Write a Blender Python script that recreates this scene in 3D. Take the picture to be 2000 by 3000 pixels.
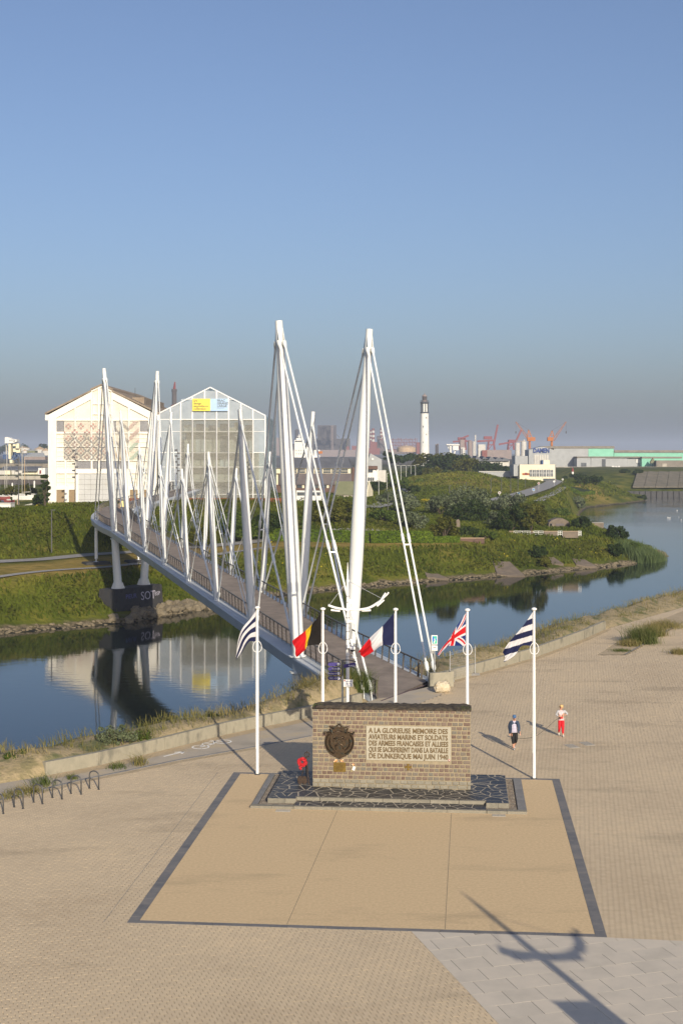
import bpy, bmesh, math, random
import numpy as np
from mathutils import Vector, Matrix

# ---------------------------------------------------------------- camera, sky, sun, exposure
scene = bpy.context.scene
for o in list(bpy.data.objects):
    bpy.data.objects.remove(o)
COL = scene.collection
CAMH, FPX, YH = 15.0, 4000.0, 1325.0          # eye height, focal length and horizon row in photo pixels

cam_d = bpy.data.cameras.new('camera')
cam_d.sensor_fit = 'VERTICAL'
cam_d.sensor_height = 36.0
cam_d.lens = 48.0
cam_d.shift_y = -(1500.0 - YH) / 3000.0
cam_d.clip_start = 0.5
cam_d.clip_end = 40000.0
cam = bpy.data.objects.new('camera', cam_d)
cam.location = (0, 0, CAMH)
cam.rotation_euler = (math.radians(90), 0, 0)
COL.objects.link(cam)
scene.camera = cam

SUN_EL = math.radians(21.0)
SUN_AZ = math.radians(163.2)                  # clockwise from +Y, the sun stands behind the camera to the right
world = bpy.data.worlds.new('World')
scene.world = world
world.use_nodes = True
wn = world.node_tree
bg = wn.nodes['Background']
sky = wn.nodes.new('ShaderNodeTexSky')
sky.sky_type = 'NISHITA'
sky.sun_disc = False
sky.sun_elevation = SUN_EL
sky.sun_rotation = SUN_AZ
sky.air_density = 1.0
sky.dust_density = 2.2
sky.ozone_density = 5.0
sky.altitude = 0.0
bg.inputs['Strength'].default_value = 0.089
tint = wn.nodes.new('ShaderNodeMix'); tint.data_type = 'RGBA'; tint.blend_type = 'MULTIPLY'; tint.inputs[0].default_value = 1.0
tint.inputs[7].default_value = (1.045, 0.968, 0.995, 1)
wn.links.new(sky.outputs['Color'], tint.inputs[6]); hsv = wn.nodes.new('ShaderNodeHueSaturation'); hsv.inputs['Saturation'].default_value = 0.91; hsv.inputs['Value'].default_value = 0.985
wn.links.new(tint.outputs[2], hsv.inputs['Color']); wn.links.new(hsv.outputs['Color'], bg.inputs['Color'])

sun_d = bpy.data.lights.new('sun', 'SUN')
sun_d.energy = 4.0
sun_d.angle = math.radians(0.5)
sun_d.color = (1.0, 0.89, 0.71)
sun = bpy.data.objects.new('sun', sun_d)
sdir = Vector((math.sin(SUN_AZ) * math.cos(SUN_EL), math.cos(SUN_AZ) * math.cos(SUN_EL), math.sin(SUN_EL)))
sun.rotation_euler = (-sdir).to_track_quat('-Z', 'Y').to_euler()
sun.location = sdir * 300
COL.objects.link(sun)

scene.view_settings.view_transform = 'Standard'
scene.view_settings.look = 'None'
scene.view_settings.gamma = 1.0
scene.view_settings.use_curve_mapping = False
scene.view_settings.exposure = 0.45

# ---------------------------------------------------------------- helpers
rng = np.random.default_rng(7)
random.seed(7)
PI = math.pi

def PX(x, Y):
    return (x - 1000.0) * Y / FPX
def PZ(y, Y):
    return CAMH - (y - YH) * Y / FPX
def GP(x, y, z=0.0):
    Y = (CAMH - z) * FPX / (y - YH)
    return (PX(x, Y), Y, z)

def tag(o, label=None, cat=None, group=None, kind=None):
    if label: o['label'] = label
    if cat: o['category'] = cat
    if group: o['group'] = group
    if kind: o['kind'] = kind
    return o

def thing(name, label, cat, loc=(0, 0, 0), rz=0.0, group=None):
    o = bpy.data.objects.new(name, None)
    o.empty_display_size = 0.3
    o.location = loc
    o.rotation_euler = (0, 0, rz)
    COL.objects.link(o)
    return tag(o, label, cat, group)

def link(name, me, parent=None, mats=()):
    o = bpy.data.objects.new(name, me)
    COL.objects.link(o)
    if parent: o.parent = parent
    return o

def copy_tree(o, parent=None):
    c = o.copy()
    COL.objects.link(c)
    c.parent = parent
    for ch in list(o.children):
        copy_tree(ch, c)
    return c

class MB:
    """collects shapes; build() links them as ONE mesh object"""
    def __init__(self, off=(0, 0, 0)):
        self.v = []; self.f = []; self.m = []; self.off = off; self.r = []
    def add(self, vs, fs, m=0, r=0.5):
        b = len(self.v); self.v.extend([tuple(p) for p in vs])
        for f in fs:
            self.f.append(tuple(i + b for i in f)); self.m.append(m); self.r.append(r)
        return self
    def box(self, cx, cy, cz, sx, sy, sz, rz=0.0, m=0, r=0.5, taper=1.0):
        """cz is the bottom"""
        c, s = math.cos(rz), math.sin(rz); vs = []
        for z, k in ((0, 1.0), (sz, taper)):
            for x, y in ((-1, -1), (1, -1), (1, 1), (-1, 1)):
                px, py = x * sx / 2 * k, y * sy / 2 * k
                vs.append((cx + px * c - py * s, cy + px * s + py * c, cz + z))
        return self.add(vs, [(3, 2, 1, 0), (4, 5, 6, 7), (0, 1, 5, 4), (1, 2, 6, 5), (2, 3, 7, 6), (3, 0, 4, 7)], m, r)
    def bb(self, x0, x1, y0, y1, z0, z1, m=0, r=0.5):
        return self.box((x0 + x1) / 2, (y0 + y1) / 2, min(z0, z1), abs(x1 - x0), abs(y1 - y0), abs(z1 - z0), 0, m, r)
    def beam(self, p, q, w, h=None, m=0, up=(0, 0, 1)):
        h = w if h is None else h
        p = Vector(p); q = Vector(q); d = (q - p)
        if d.length < 1e-6: return self
        d.normalize(); up = Vector(up)
        if abs(d.dot(up)) > 0.99: up = Vector((0, 1, 0))
        s = d.cross(up).normalized(); t = s.cross(d).normalized()
        vs = []
        for c in (p, q):
            for a, b in ((-1, -1), (1, -1), (1, 1), (-1, 1)):
                vs.append(c + s * (a * w / 2) + t * (b * h / 2))
        return self.add(vs, [(0, 1, 2, 3), (7, 6, 5, 4), (4, 5, 1, 0), (5, 6, 2, 1), (6, 7, 3, 2), (7, 4, 0, 3)], m)
    def tube(self, pts, rs, n=8, m=0, caps=True):
        pts = [Vector(p) for p in pts]
        if not hasattr(rs, '__len__'): rs = [rs] * len(pts)
        base = len(self.v); prev = None
        for i, p in enumerate(pts):
            d = (pts[min(i + 1, len(pts) - 1)] - pts[max(i - 1, 0)])
            if d.length < 1e-9: d = Vector((0, 0, 1))
            d.normalize()
            if prev is None:
                a = Vector((0, 0, 1)) if abs(d.z) < 0.9 else Vector((0, 1, 0))
                s = d.cross(a).normalized()
            else:
                s = (prev - d * prev.dot(d)).normalized()
            prev = s; t = d.cross(s)
            for k in range(n):
                an = 2 * PI * k / n
                self.v.append(tuple(p + (s * math.cos(an) + t * math.sin(an)) * rs[i]))
        for i in range(len(pts) - 1):
            for k in range(n):
                a = base + i * n + k; b = base + i * n + (k + 1) % n
                self.f.append((a, b, b + n, a + n)); self.m.append(m); self.r.append(0.5)
        if caps:
            self.f.append(tuple(base + k for k in reversed(range(n)))); self.m.append(m); self.r.append(0.5)
            e = base + (len(pts) - 1) * n
            self.f.append(tuple(e + k for k in range(n))); self.m.append(m); self.r.append(0.5)
        return self
    def cyl(self, x, y, z0, z1, r0, r1=None, n=12, m=0):
        return self.tube([(x, y, z0), (x, y, z1)], [r0, r0 if r1 is None else r1], n, m)
    def lathe(self, prof, c=(0, 0, 0), n=16, m=0):
        return self.tube([(c[0], c[1], c[2] + z) for r, z in prof], [max(r, 1e-3) for r, z in prof], n, m)
    def prism(self, poly, vec, m=0, r=0.5):
        """poly: list of 3d points (planar), extruded by vec"""
        n = len(poly); vec = Vector(vec)
        vs = [Vector(p) for p in poly] + [Vector(p) + vec for p in poly]
        fs = [tuple(reversed(range(n))), tuple(range(n, 2 * n))]
        for i in range(n):
            j = (i + 1) % n
            fs.append((i, j, j + n, i + n))
        return self.add(vs, fs, m, r)
    def blob(self, c, rad, seed=0, jit=0.2, sub=1, m=0, flat=None):
        bm = bmesh.new(); bmesh.ops.create_icosphere(bm, subdivisions=sub, radius=1.0)
        rr = random.Random(seed); vs = []
        for v in bm.verts:
            k = 1 + rr.uniform(-jit, jit)
            z = v.co.z * rad[2] * k
            if flat is not None: z = max(z, -flat)
            vs.append((c[0] + v.co.x * rad[0] * k, c[1] + v.co.y * rad[1] * k, c[2] + z))
        bm.verts.index_update()
        fs = [tuple(v.index for v in f.verts) for f in bm.faces]
        bm.free()
        return self.add(vs, fs, m, rr.random())
    def mesh(self, name, mats, smooth=False):
        me = bpy.data.meshes.new(name)
        ox, oy, oz = self.off
        me.from_pydata([(x - ox, y - oy, z - oz) for x, y, z in self.v], [], self.f)
        for mm in (mats if isinstance(mats, (list, tuple)) else [mats]):
            me.materials.append(mm)
        me.polygons.foreach_set('material_index', self.m)
        at = me.attributes.new('rnd', 'FLOAT', 'FACE')
        at.data.foreach_set('value', self.r)
        me.update()
        bm = bmesh.new(); bm.from_mesh(me)
        bmesh.ops.recalc_face_normals(bm, faces=bm.faces)
        bm.to_mesh(me); bm.free()
        me.polygons.foreach_set('use_smooth', [bool(smooth)] * len(me.polygons))
        if smooth:
            if smooth == 'auto':
                try: me.set_sharp_from_angle(angle=math.radians(38))
                except Exception: pass
        return me
    def build(self, name, mats, parent=None, smooth=False):
        return link(name, self.mesh(name, mats, smooth), parent)

def np_mesh(name, V, F, mats, rnd=None, parent=None, smooth=False, midx=None):
    """fast mesh from numpy arrays; F is (n,3) or (n,4)"""
    V = np.asarray(V, np.float32); F = np.asarray(F, np.int32)
    k = F.shape[1]; n = len(F)
    me = bpy.data.meshes.new(name)
    me.vertices.add(len(V)); me.vertices.foreach_set('co', V.ravel())
    me.loops.add(n * k); me.loops.foreach_set('vertex_index', F.ravel())
    me.polygons.add(n)
    me.polygons.foreach_set('loop_start', np.arange(0, n * k, k, dtype=np.int32))
    for mm in (mats if isinstance(mats, (list, tuple)) else [mats]):
        me.materials.append(mm)
    if midx is not None: me.polygons.foreach_set('material_index', np.asarray(midx, np.int32))
    if rnd is not None:
        at = me.attributes.new('rnd', 'FLOAT', 'FACE')
        at.data.foreach_set('value', np.asarray(rnd, np.float32))
    me.polygons.foreach_set('use_smooth', np.full(n, bool(smooth)))
    me.update(calc_edges=True)
    me.validate()
    return link(name, me, parent)

def mat(name, c1, c2=None, c3=None, scale=2.0, rough=0.6, metal=0.0, bump=0.0, bscale=25.0, rnd=None,
        rw=0.5, detail=5.0, spec=0.4, lo=0.35, hi=0.65, stretch=None, wave=None, trans=0.0):
    m = bpy.data.materials.new(name); m.use_nodes = True
    nt = m.node_tree; N = nt.nodes; L = nt.links
    b = N['Principled BSDF']
    b.inputs['Roughness'].default_value = rough
    b.inputs['Metallic'].default_value = metal
    b.inputs['Specular IOR Level'].default_value = spec
    if c2 is None: c2 = tuple(min(1, x * 0.82) for x in c1)
    geo = N.new('ShaderNodeNewGeometry')
    mp = N.new('ShaderNodeMapping')
    if stretch: mp.inputs['Scale'].default_value = stretch
    L.new(geo.outputs['Position'], mp.inputs['Vector'])
    nz = N.new('ShaderNodeTexNoise'); nz.inputs['Scale'].default_value = scale; nz.inputs['Detail'].default_value = detail
    nz.inputs['Roughness'].default_value = 0.6
    L.new(mp.outputs['Vector'], nz.inputs['Vector'])
    mr = N.new('ShaderNodeMapRange'); mr.inputs[1].default_value = lo; mr.inputs[2].default_value = hi
    L.new(nz.outputs['Fac'], mr.inputs[0]); fac = mr.outputs[0]
    if rnd:
        if rnd == 'obj':
            oi = N.new('ShaderNodeObjectInfo'); rs = oi.outputs['Random']
        else:
            oi = N.new('ShaderNodeAttribute'); oi.attribute_name = 'rnd'; rs = oi.outputs['Fac']
        mx = N.new('ShaderNodeMix'); mx.inputs[0].default_value = rw
        L.new(fac, mx.inputs[2]); L.new(rs, mx.inputs[3]); fac = mx.outputs[0]
    cr = N.new('ShaderNodeValToRGB'); e = cr.color_ramp.elements
    e[0].color = (*c1, 1); e[1].color = (*c2, 1)
    if c3 is not None:
        k = e.new(0.5); k.color = (*c2, 1); e[2].color = (*c3, 1)
    L.new(fac, cr.inputs[0]); col = cr.outputs[0]
    L.new(col, b.inputs['Base Color'])
    if trans:
        b.inputs['Transmission Weight'].default_value = trans
    if bump:
        n2 = N.new('ShaderNodeTexNoise'); n2.inputs['Scale'].default_value = bscale; n2.inputs['Detail'].default_value = 6
        L.new(mp.outputs['Vector'], n2.inputs['Vector'])
        bp = N.new('ShaderNodeBump'); bp.inputs['Strength'].default_value = bump; bp.inputs['Distance'].default_value = 1.0 / bscale
        L.new(n2.outputs['Fac'], bp.inputs['Height']); L.new(bp.outputs['Normal'], b.inputs['Normal'])
    return m

def leafmat(name, c1, c2, c3, scale=0.25):
    """leaves: diffuse with some light coming through"""
    m = mat(name, c1, c2, c3, scale=scale, rough=0.7, spec=0.08, rnd='attr', rw=0.6)
    nt = m.node_tree; b = nt.nodes['Principled BSDF']; out = nt.nodes['Material Output']
    tr = nt.nodes.new('ShaderNodeBsdfTranslucent'); ms = nt.nodes.new('ShaderNodeMixShader'); ms.inputs[0].default_value = 0.25
    src = b.inputs['Base Color'].links[0].from_socket
    nt.links.new(src, tr.inputs['Color'])
    nt.links.new(b.outputs[0], ms.inputs[1]); nt.links.new(tr.outputs[0], ms.inputs[2]); nt.links.new(ms.outputs[0], out.inputs['Surface'])
    return m

def text_mesh(name, s, size, mats, parent=None, loc=(0, 0, 0), rot=(0, 0, 0), ext=0.0, bold=0.0, align='LEFT', width=None, space=1.0):
    cu = bpy.data.curves.new('txt', 'FONT'); cu.body = s; cu.size = size; cu.extrude = ext; cu.offset = bold
    cu.align_x = align; cu.space_character = space; cu.resolution_u = 3
    o = bpy.data.objects.new('txt', cu); COL.objects.link(o)
    dg = bpy.context.evaluated_depsgraph_get(); dg.update()
    me = bpy.data.meshes.new_from_object(o.evaluated_get(dg))
    bpy.data.objects.remove(o); bpy.data.curves.remove(cu)
    me.name = name
    n = len(me.vertices); a = np.empty(n * 3, np.float32); me.vertices.foreach_get('co', a); a = a.reshape(-1, 3)
    if width and n:
        w = a[:, 0].max() - a[:, 0].min()
        a[:, 0] *= width / w
    R = Matrix.Rotation(rot[2], 3, 'Z') @ Matrix.Rotation(rot[1], 3, 'Y') @ Matrix.Rotation(rot[0], 3, 'X')
    a = a @ np.array(R).T + np.array(loc)
    me.vertices.foreach_set('co', a.astype(np.float32).ravel())
    me.materials.clear(); me.materials.append(mats); me.update()
    return link(name, me, parent)

def inpoly(X, Y, poly):
    X = np.asarray(X); Y = np.asarray(Y); ins = np.zeros(X.shape, bool)
    n = len(poly)
    for i in range(n):
        x1, y1 = poly[i]; x2, y2 = poly[(i + 1) % n]
        if y1 == y2: continue
        c = ((y1 > Y) != (y2 > Y)) & (X < (x2 - x1) * (Y - y1) / (y2 - y1) + x1)
        ins ^= c
    return ins

def polydist(X, Y, line):
    X = np.asarray(X, float); Y = np.asarray(Y, float); D = np.full(X.shape, 1e18)
    for (x1, y1), (x2, y2) in zip(line[:-1], line[1:]):
        dx, dy = x2 - x1, y2 - y1; L2 = dx * dx + dy * dy
        t = np.clip(((X - x1) * dx + (Y - y1) * dy) / L2, 0, 1)
        D = np.minimum(D, (X - x1 - t * dx) ** 2 + (Y - y1 - t * dy) ** 2)
    return np.sqrt(D)

def vnoise(X, Y, s, seed=0):
    """smooth value noise, 0..1"""
    X = np.asarray(X, float) / s + seed * 17.3; Y = np.asarray(Y, float) / s + seed * 5.7
    ix = np.floor(X); iy = np.floor(Y); fx = X - ix; fy = Y - iy
    def h(a, b):
        v = np.sin(a * 127.1 + b * 311.7 + seed) * 43758.5453
        return v - np.floor(v)
    fx = fx * fx * (3 - 2 * fx); fy = fy * fy * (3 - 2 * fy)
    return (h(ix, iy) * (1 - fx) + h(ix + 1, iy) * fx) * (1 - fy) + (h(ix, iy + 1) * (1 - fx) + h(ix + 1, iy + 1) * fx) * fy

def leaf_cloud(centers, radii, n, size, rg, squash=0.8):
    """n leaf quads around clump centres; returns V,F,rnd"""
    centers = np.asarray(centers, float); k = len(centers)
    idx = rg.integers(0, k, n)
    d = rg.normal(size=(n, 3)); d /= np.linalg.norm(d, axis=1)[:, None]
    r = np.asarray(radii, float)[idx] * rg.uniform(0.55, 1.05, n) ** 0.6
    P = centers[idx] + d * r[:, None] * np.array([1, 1, squash])
    nn = d + rg.normal(size=(n, 3)) * 0.55 + np.array([0, 0, 0.35]); nn /= np.linalg.norm(nn, axis=1)[:, None]
    a = np.cross(nn, rg.normal(size=(n, 3))); a /= np.linalg.norm(a, axis=1)[:, None]
    b = np.cross(nn, a)
    s = size * rg.uniform(0.6, 1.35, n)[:, None]
    V = np.stack([P - a * s, P - b * s * 0.55, P + a * s, P + b * s * 0.55], 1).reshape(-1, 3)
    F = np.arange(n * 4).reshape(-1, 4)
    return V, F, rg.random(n)

def blades(P, h, w, lean, rg, bend=0.5):
    """grass blades (two-triangle bent strips) at points P(n,3)"""
    n = len(P)
    an = rg.uniform(0, 2 * PI, n); hh = h * rg.uniform(0.55, 1.25, n)
    s = np.stack([np.cos(an), np.sin(an), np.zeros(n)], 1) * (w * rg.uniform(0.6, 1.3, n))[:, None]
    la = rg.uniform(0, 2 * PI, n); l = lean * rg.uniform(0.2, 1.2, n) * hh
    ld = np.stack([np.cos(la) * l - 0.25 * lean * hh, np.sin(la) * l, np.zeros(n)], 1)
    up = np.array([0, 0, 1.0])
    m = P + ld * 0.35 + up * (hh * 0.6)[:, None]
    t = P + ld * 1.0 + up * hh[:, None] * (1 - 0.15 * bend)
    V = np.stack([P - s, P + s, m + s * 0.6, m - s * 0.6, t], 1).reshape(-1, 3)
    base = np.arange(n)[:, None] * 5
    F = np.concatenate([base + np.array([0, 1, 2]), base + np.array([0, 2, 3]), base + np.array([3, 2, 4])], 0)
    rd = rg.random(n)
    return V, F, np.concatenate([rd, rd, rd])
# ---------------------------------------------------------------- materials
M = {}
M['joint'] = mat('joint_sand', (0.18, 0.148, 0.105), (0.24, 0.198, 0.14), scale=1.5, rough=0.95)
M['paver'] = mat('paver_concrete', (0.495, 0.384, 0.25), (0.575, 0.455, 0.30), (0.65, 0.508, 0.325), scale=0.16, rough=0.85, rnd='attr', rw=0.3, bump=0.15, bscale=60, lo=0.3, hi=0.7)
M['paver_o'] = mat('paver_concrete_single', (0.495, 0.384, 0.25), (0.575, 0.455, 0.30), (0.65, 0.508, 0.325), scale=0.16, rough=0.85, rnd='obj', rw=0.3, bump=0.15, bscale=60, lo=0.3, hi=0.7)
M['resin'] = mat('resin_gravel', (0.54, 0.395, 0.22), (0.61, 0.45, 0.255), (0.68, 0.50, 0.29), scale=9, rough=0.9, detail=12, lo=0.3, hi=0.7)
M['slate_border'] = mat('slate_border', (0.125, 0.123, 0.125), (0.17, 0.162, 0.155), (0.215, 0.195, 0.175), scale=2.5, rough=0.7, rnd='obj', rw=0.5, bump=0.1)
M['slab'] = mat('pale_slab', (0.49, 0.435, 0.35), (0.56, 0.495, 0.40), (0.62, 0.54, 0.43), scale=1.2, rough=0.75, rnd='obj', rw=0.45)
M['pathc'] = mat('path_concrete', (0.36, 0.315, 0.25), (0.43, 0.37, 0.29), (0.48, 0.39, 0.26), scale=0.45, rough=0.9, bump=0.15, bscale=50)
M['sand'] = mat('sand', (0.40, 0.31, 0.19), (0.47, 0.37, 0.24), scale=1.2, rough=0.95, bump=0.5, bscale=8)
M['kerb'] = mat('kerb_stone', (0.17, 0.165, 0.16), (0.25, 0.24, 0.225), scale=3, rough=0.8, rnd='obj', rw=0.4)
M['concrete'] = mat('wall_concrete', (0.26, 0.24, 0.18), (0.31, 0.28, 0.21), (0.18, 0.168, 0.13), scale=1.6, rough=0.85, bump=0.1, bscale=40, stretch=(1, 1, 0.5))
M['soil'] = mat('dune_soil', (0.20, 0.17, 0.085), (0.36, 0.28, 0.16), (0.12, 0.13, 0.05), scale=0.6, rough=0.95, bump=0.5, bscale=6)
M['white_paint'] = mat('white_paint', (0.80, 0.79, 0.76), (0.74, 0.73, 0.70), scale=1.5, rough=0.35, spec=0.5)
M['bridge_white'] = mat('bridge_paint', (0.76, 0.77, 0.75), (0.64, 0.65, 0.62), scale=0.9, rough=0.3, spec=0.5, stretch=(1, 1, 0.2))
M['bridge_grey'] = mat('bridge_girder_paint', (0.50, 0.52, 0.53), (0.44, 0.46, 0.47), scale=0.5, rough=0.45)
M['steel'] = mat('galvanised_steel', (0.42, 0.43, 0.44), (0.52, 0.53, 0.54), scale=6, rough=0.4, metal=0.6)
M['dark_steel'] = mat('dark_steel', (0.075, 0.078, 0.08), (0.11, 0.11, 0.112), scale=4, rough=0.5, metal=0.3)
M['rail'] = mat('rail_steel', (0.07, 0.06, 0.05), (0.12, 0.10, 0.08), scale=4, rough=0.45, metal=0.4)
M['black'] = mat('black_paint', (0.012, 0.012, 0.014), (0.02, 0.02, 0.022), rough=0.5)

# timber deck: fine transverse boards
def deck_mat():
    m = mat('deck_timber', (0.19, 0.155, 0.125), (0.235, 0.19, 0.155), (0.275, 0.225, 0.18), scale=0.8, rough=0.85)
    nt = m.node_tree; b = nt.nodes['Principled BSDF']
    wv = nt.nodes.new('ShaderNodeTexWave'); wv.bands_direction = 'Y'; wv.inputs['Scale'].default_value = 1.6
    wv.inputs['Distortion'].default_value = 0.15; wv.inputs['Detail'].default_value = 2
    mp = nt.nodes.new('ShaderNodeMapping'); mp.inputs['Rotation'].default_value = (0, 0, -0.292)
    g = nt.nodes.new('ShaderNodeNewGeometry')
    nt.links.new(g.outputs['Position'], mp.inputs['Vector']); nt.links.new(mp.outputs['Vector'], wv.inputs['Vector'])
    bp = nt.nodes.new('ShaderNodeBump'); bp.inputs['Strength'].default_value = 0.5; bp.inputs['Distance'].default_value = 0.02
    nt.links.new(wv.outputs['Fac'], bp.inputs['Height']); nt.links.new(bp.outputs['Normal'], b.inputs['Normal'])
    return m
M['deck'] = deck_mat()

def water_mat():
    m = bpy.data.materials.new('water'); m.use_nodes = True; nt = m.node_tree; b = nt.nodes['Principled BSDF']
    b.inputs['Base Color'].default_value = (0.008, 0.014, 0.014, 1); b.inputs['Roughness'].default_value = 0.04
    b.inputs['IOR'].default_value = 1.33; b.inputs['Specular IOR Level'].default_value = 0.42
    g = nt.nodes.new('ShaderNodeNewGeometry')
    mp = nt.nodes.new('ShaderNodeMapping'); mp.inputs['Scale'].default_value = (0.55, 1.3, 1); mp.inputs['Rotation'].default_value = (0, 0, 0.2)
    n1 = nt.nodes.new('ShaderNodeTexNoise'); n1.inputs['Scale'].default_value = 0.9; n1.inputs['Detail'].default_value = 4
    n2 = nt.nodes.new('ShaderNodeTexNoise'); n2.inputs['Scale'].default_value = 0.018; n2.inputs['Detail'].default_value = 2
    nt.links.new(g.outputs['Position'], mp.inputs['Vector']); nt.links.new(mp.outputs['Vector'], n1.inputs['Vector'])
    nt.links.new(g.outputs['Position'], n2.inputs['Vector'])
    # the wind reaches the open basin more than the sheltered channel
    sp = nt.nodes.new('ShaderNodeSeparateXYZ'); nt.links.new(g.outputs['Position'], sp.inputs[0])
    r1 = nt.nodes.new('ShaderNodeMapRange'); r1.inputs[1].default_value = 330; r1.inputs[2].default_value = 520; r1.inputs[3].default_value = 0.05; r1.inputs[4].default_value = 0.30
    nt.links.new(sp.outputs['Y'], r1.inputs[0])
    r2 = nt.nodes.new('ShaderNodeMapRange'); r2.inputs[1].default_value = 0.4; r2.inputs[2].default_value = 0.6; r2.inputs[3].default_value = 0.5; r2.inputs[4].default_value = 1.5
    nt.links.new(n2.outputs['Fac'], r2.inputs[0])
    mu = nt.nodes.new('ShaderNodeMath'); mu.operation = 'MULTIPLY'
    nt.links.new(r1.outputs[0], mu.inputs[0]); nt.links.new(r2.outputs[0], mu.inputs[1])
    bp = nt.nodes.new('ShaderNodeBump'); bp.inputs['Distance'].default_value = 0.12
    nt.links.new(mu.outputs[0], bp.inputs['Strength'])
    nt.links.new(n1.outputs['Fac'], bp.inputs['Height']); nt.links.new(bp.outputs['Normal'], b.inputs['Normal'])
    return m
M['water'] = water_mat()

# ---------------------------------------------------------------- plan of the place
WZ = -8.7                                            # water level below the square
BU = np.array([-0.28834, 0.95753]); BN = np.array([0.95753, 0.28834])      # along / across the footbridge, also the paving grid
BP0 = np.array([-1.1695, 100.6535])
WALL_L = [(-13.7, 63.3), (-11.6, 65.4), (-8.9, 68.8), (-6.1, 72.6), (-1.55, 77.5), (1.25, 81.4)]
WALL_R = [(6.0, 87.9), (8.68, 91.6), (11.4, 95.7), (14.1, 99.7), (19.4, 109.5), (22.4, 115.8)]
BANK = [(-90, -40), (-45, 32), (-24, 54), (-17, 60.5)] + WALL_L + [(2.2, 83.2), (4.6, 86.2)] + WALL_R + [(30, 127.5), (42, 146), (70, 185), (130, 260), (260, 420)]
MEM_C = (2.18, 59.95); MEM_RZ = math.radians(-5.0)
def mem(lx, ly, z=0.0):
    c, s = math.cos(MEM_RZ), math.sin(MEM_RZ)
    return (MEM_C[0] + lx * c - ly * s, MEM_C[1] + lx * s + ly * c, z)
FORE = [mem(-7.55, -17.15), mem(7.55, -17.15), mem(7.55, 3.4), mem(-7.55, 3.4)]
FORE_IN = [mem(a, b)[:2] for a, b in ((-7.42, -17.02), (7.42, -17.02), (7.42, 3.27), (-7.42, 3.27))]

# ---------------------------------------------------------------- the square
square_poly = BANK + [(260, -60), (-90, -60)]
mb = MB()
mb.add([(x, y, -0.03) for x, y in square_poly], [tuple(range(len(square_poly)))])
plaza = tag(mb.build('plaza', M['joint']), kind='structure')

KERB = [(-24, 50.2), (-17.6, 55.6), (-14.7, 58.9), (-12.0, 62.4), (-10.0, 64.4), (-8.1, 66.4), (-4.35, 69.6), (-1.6, 72.2)]
PATH = [(-45, 32), (-24, 54), (-17, 60.5)] + WALL_L + [(2.2, 83.2), (6.0, 87.9), (6.9, 86.0), (3.9, 80.0), (0.3, 74.5)] + KERB[::-1] + [(-40, 33)]
SLABS = [(2.16, 42.74), (4.12, 35.8), (7.5, 24.0), (40, 24), (40, 38.0), (8.2, 42.19)]
BEDP = [GP(1748, 1919)[:2], GP(1776, 1902)[:2], GP(1858, 1846)[:2], GP(2000, 1790)[:2], (42, 133), (42, 127), GP(2000, 1824)[:2], GP(1833, 1919)[:2]]

PV = 0.2
def add_stains(m):
    nt = m.node_tree; N = nt.nodes; L = nt.links; b = N['Principled BSDF']; src = b.inputs['Base Color'].links[0].from_socket
    g = N.new('ShaderNodeNewGeometry'); mp = N.new('ShaderNodeMapping'); mp.inputs['Scale'].default_value = (0.35, 1.1, 1); mp.inputs['Rotation'].default_value = (0, 0, 0.15); L.new(g.outputs['Position'], mp.inputs['Vector'])
    n = N.new('ShaderNodeTexNoise'); n.inputs['Scale'].default_value = 0.32; n.inputs['Detail'].default_value = 7; n.inputs['Roughness'].default_value = 0.65; L.new(mp.outputs['Vector'], n.inputs['Vector'])
    r = N.new('ShaderNodeMapRange'); r.inputs[1].default_value = 0.56; r.inputs[2].default_value = 0.74; r.inputs[3].default_value = 0.0; r.inputs[4].default_value = 0.42; L.new(n.outputs['Fac'], r.inputs[0])
    x = N.new('ShaderNodeMix'); x.data_type = 'RGBA'; L.new(r.outputs[0], x.inputs[0]); L.new(src, x.inputs[6]); x.inputs[7].default_value = (0.16, 0.125, 0.085, 1); L.new(x.outputs[2], b.inputs['Base Color'])
for q in ('paver', 'paver_o', 'resin', 'pathc'): add_stains(M[q])
def paver_grid():
    i = np.arange(-330, 420); j = np.arange(-330, 420)
    I, J = np.meshgrid(i, j, indexing='ij')
    a = (I + 0.5 * (J % 2)) * PV; b = J * PV
    X = a * BN[0] + b * BU[0] + 0.0; Y = a * BN[1] + b * BU[1] + 62.0
    X = X.ravel(); Y = Y.ravel()
    ok = (np.abs(X) < 0.262 * Y + 1.0) & (Y > 35.72) & (Y < 140)
    X = X[ok]; Y = Y[ok]
    ok = inpoly(X, Y, square_poly) & ~inpoly(X, Y, FORE_IN) & ~inpoly(X, Y, PATH) & ~inpoly(X, Y, [(2.3, 42.9), (4.25, 35.9), (5.8, 30.5), (40, 30.5), (40, 37.9), (8.2, 42.1)]) & ~inpoly(X, Y, BEDP)
    return X[ok], Y[ok]
gx, gy = paver_grid()
near = np.argsort(gy + 0.15 * np.abs(gx))
first, rest = near[:300], near[300:]
hw, hl = PV / 2 - 0.006, PV / 2 - 0.0015          # wide head joints, tight bed joints
one = MB().box(0, 0, -0.03, 2 * hw, 2 * hl, 0.03)
pm = one.mesh('paver', M['paver_o'])
prz = math.atan2(BN[1], BN[0])
for k in first:
    o = link('paver', pm, plaza); o.location = (gx[k], gy[k], random.uniform(-0.0015, 0.0015)); o.rotation_euler = (0, 0, prz)
cx, cy = gx[rest], gy[rest]; n = len(cx)
A = np.array([BN[0], BN[1]]); B = np.array([BU[0], BU[1]])
cs = []
zt = rng.uniform(-0.002, 0.002, n)
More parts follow.
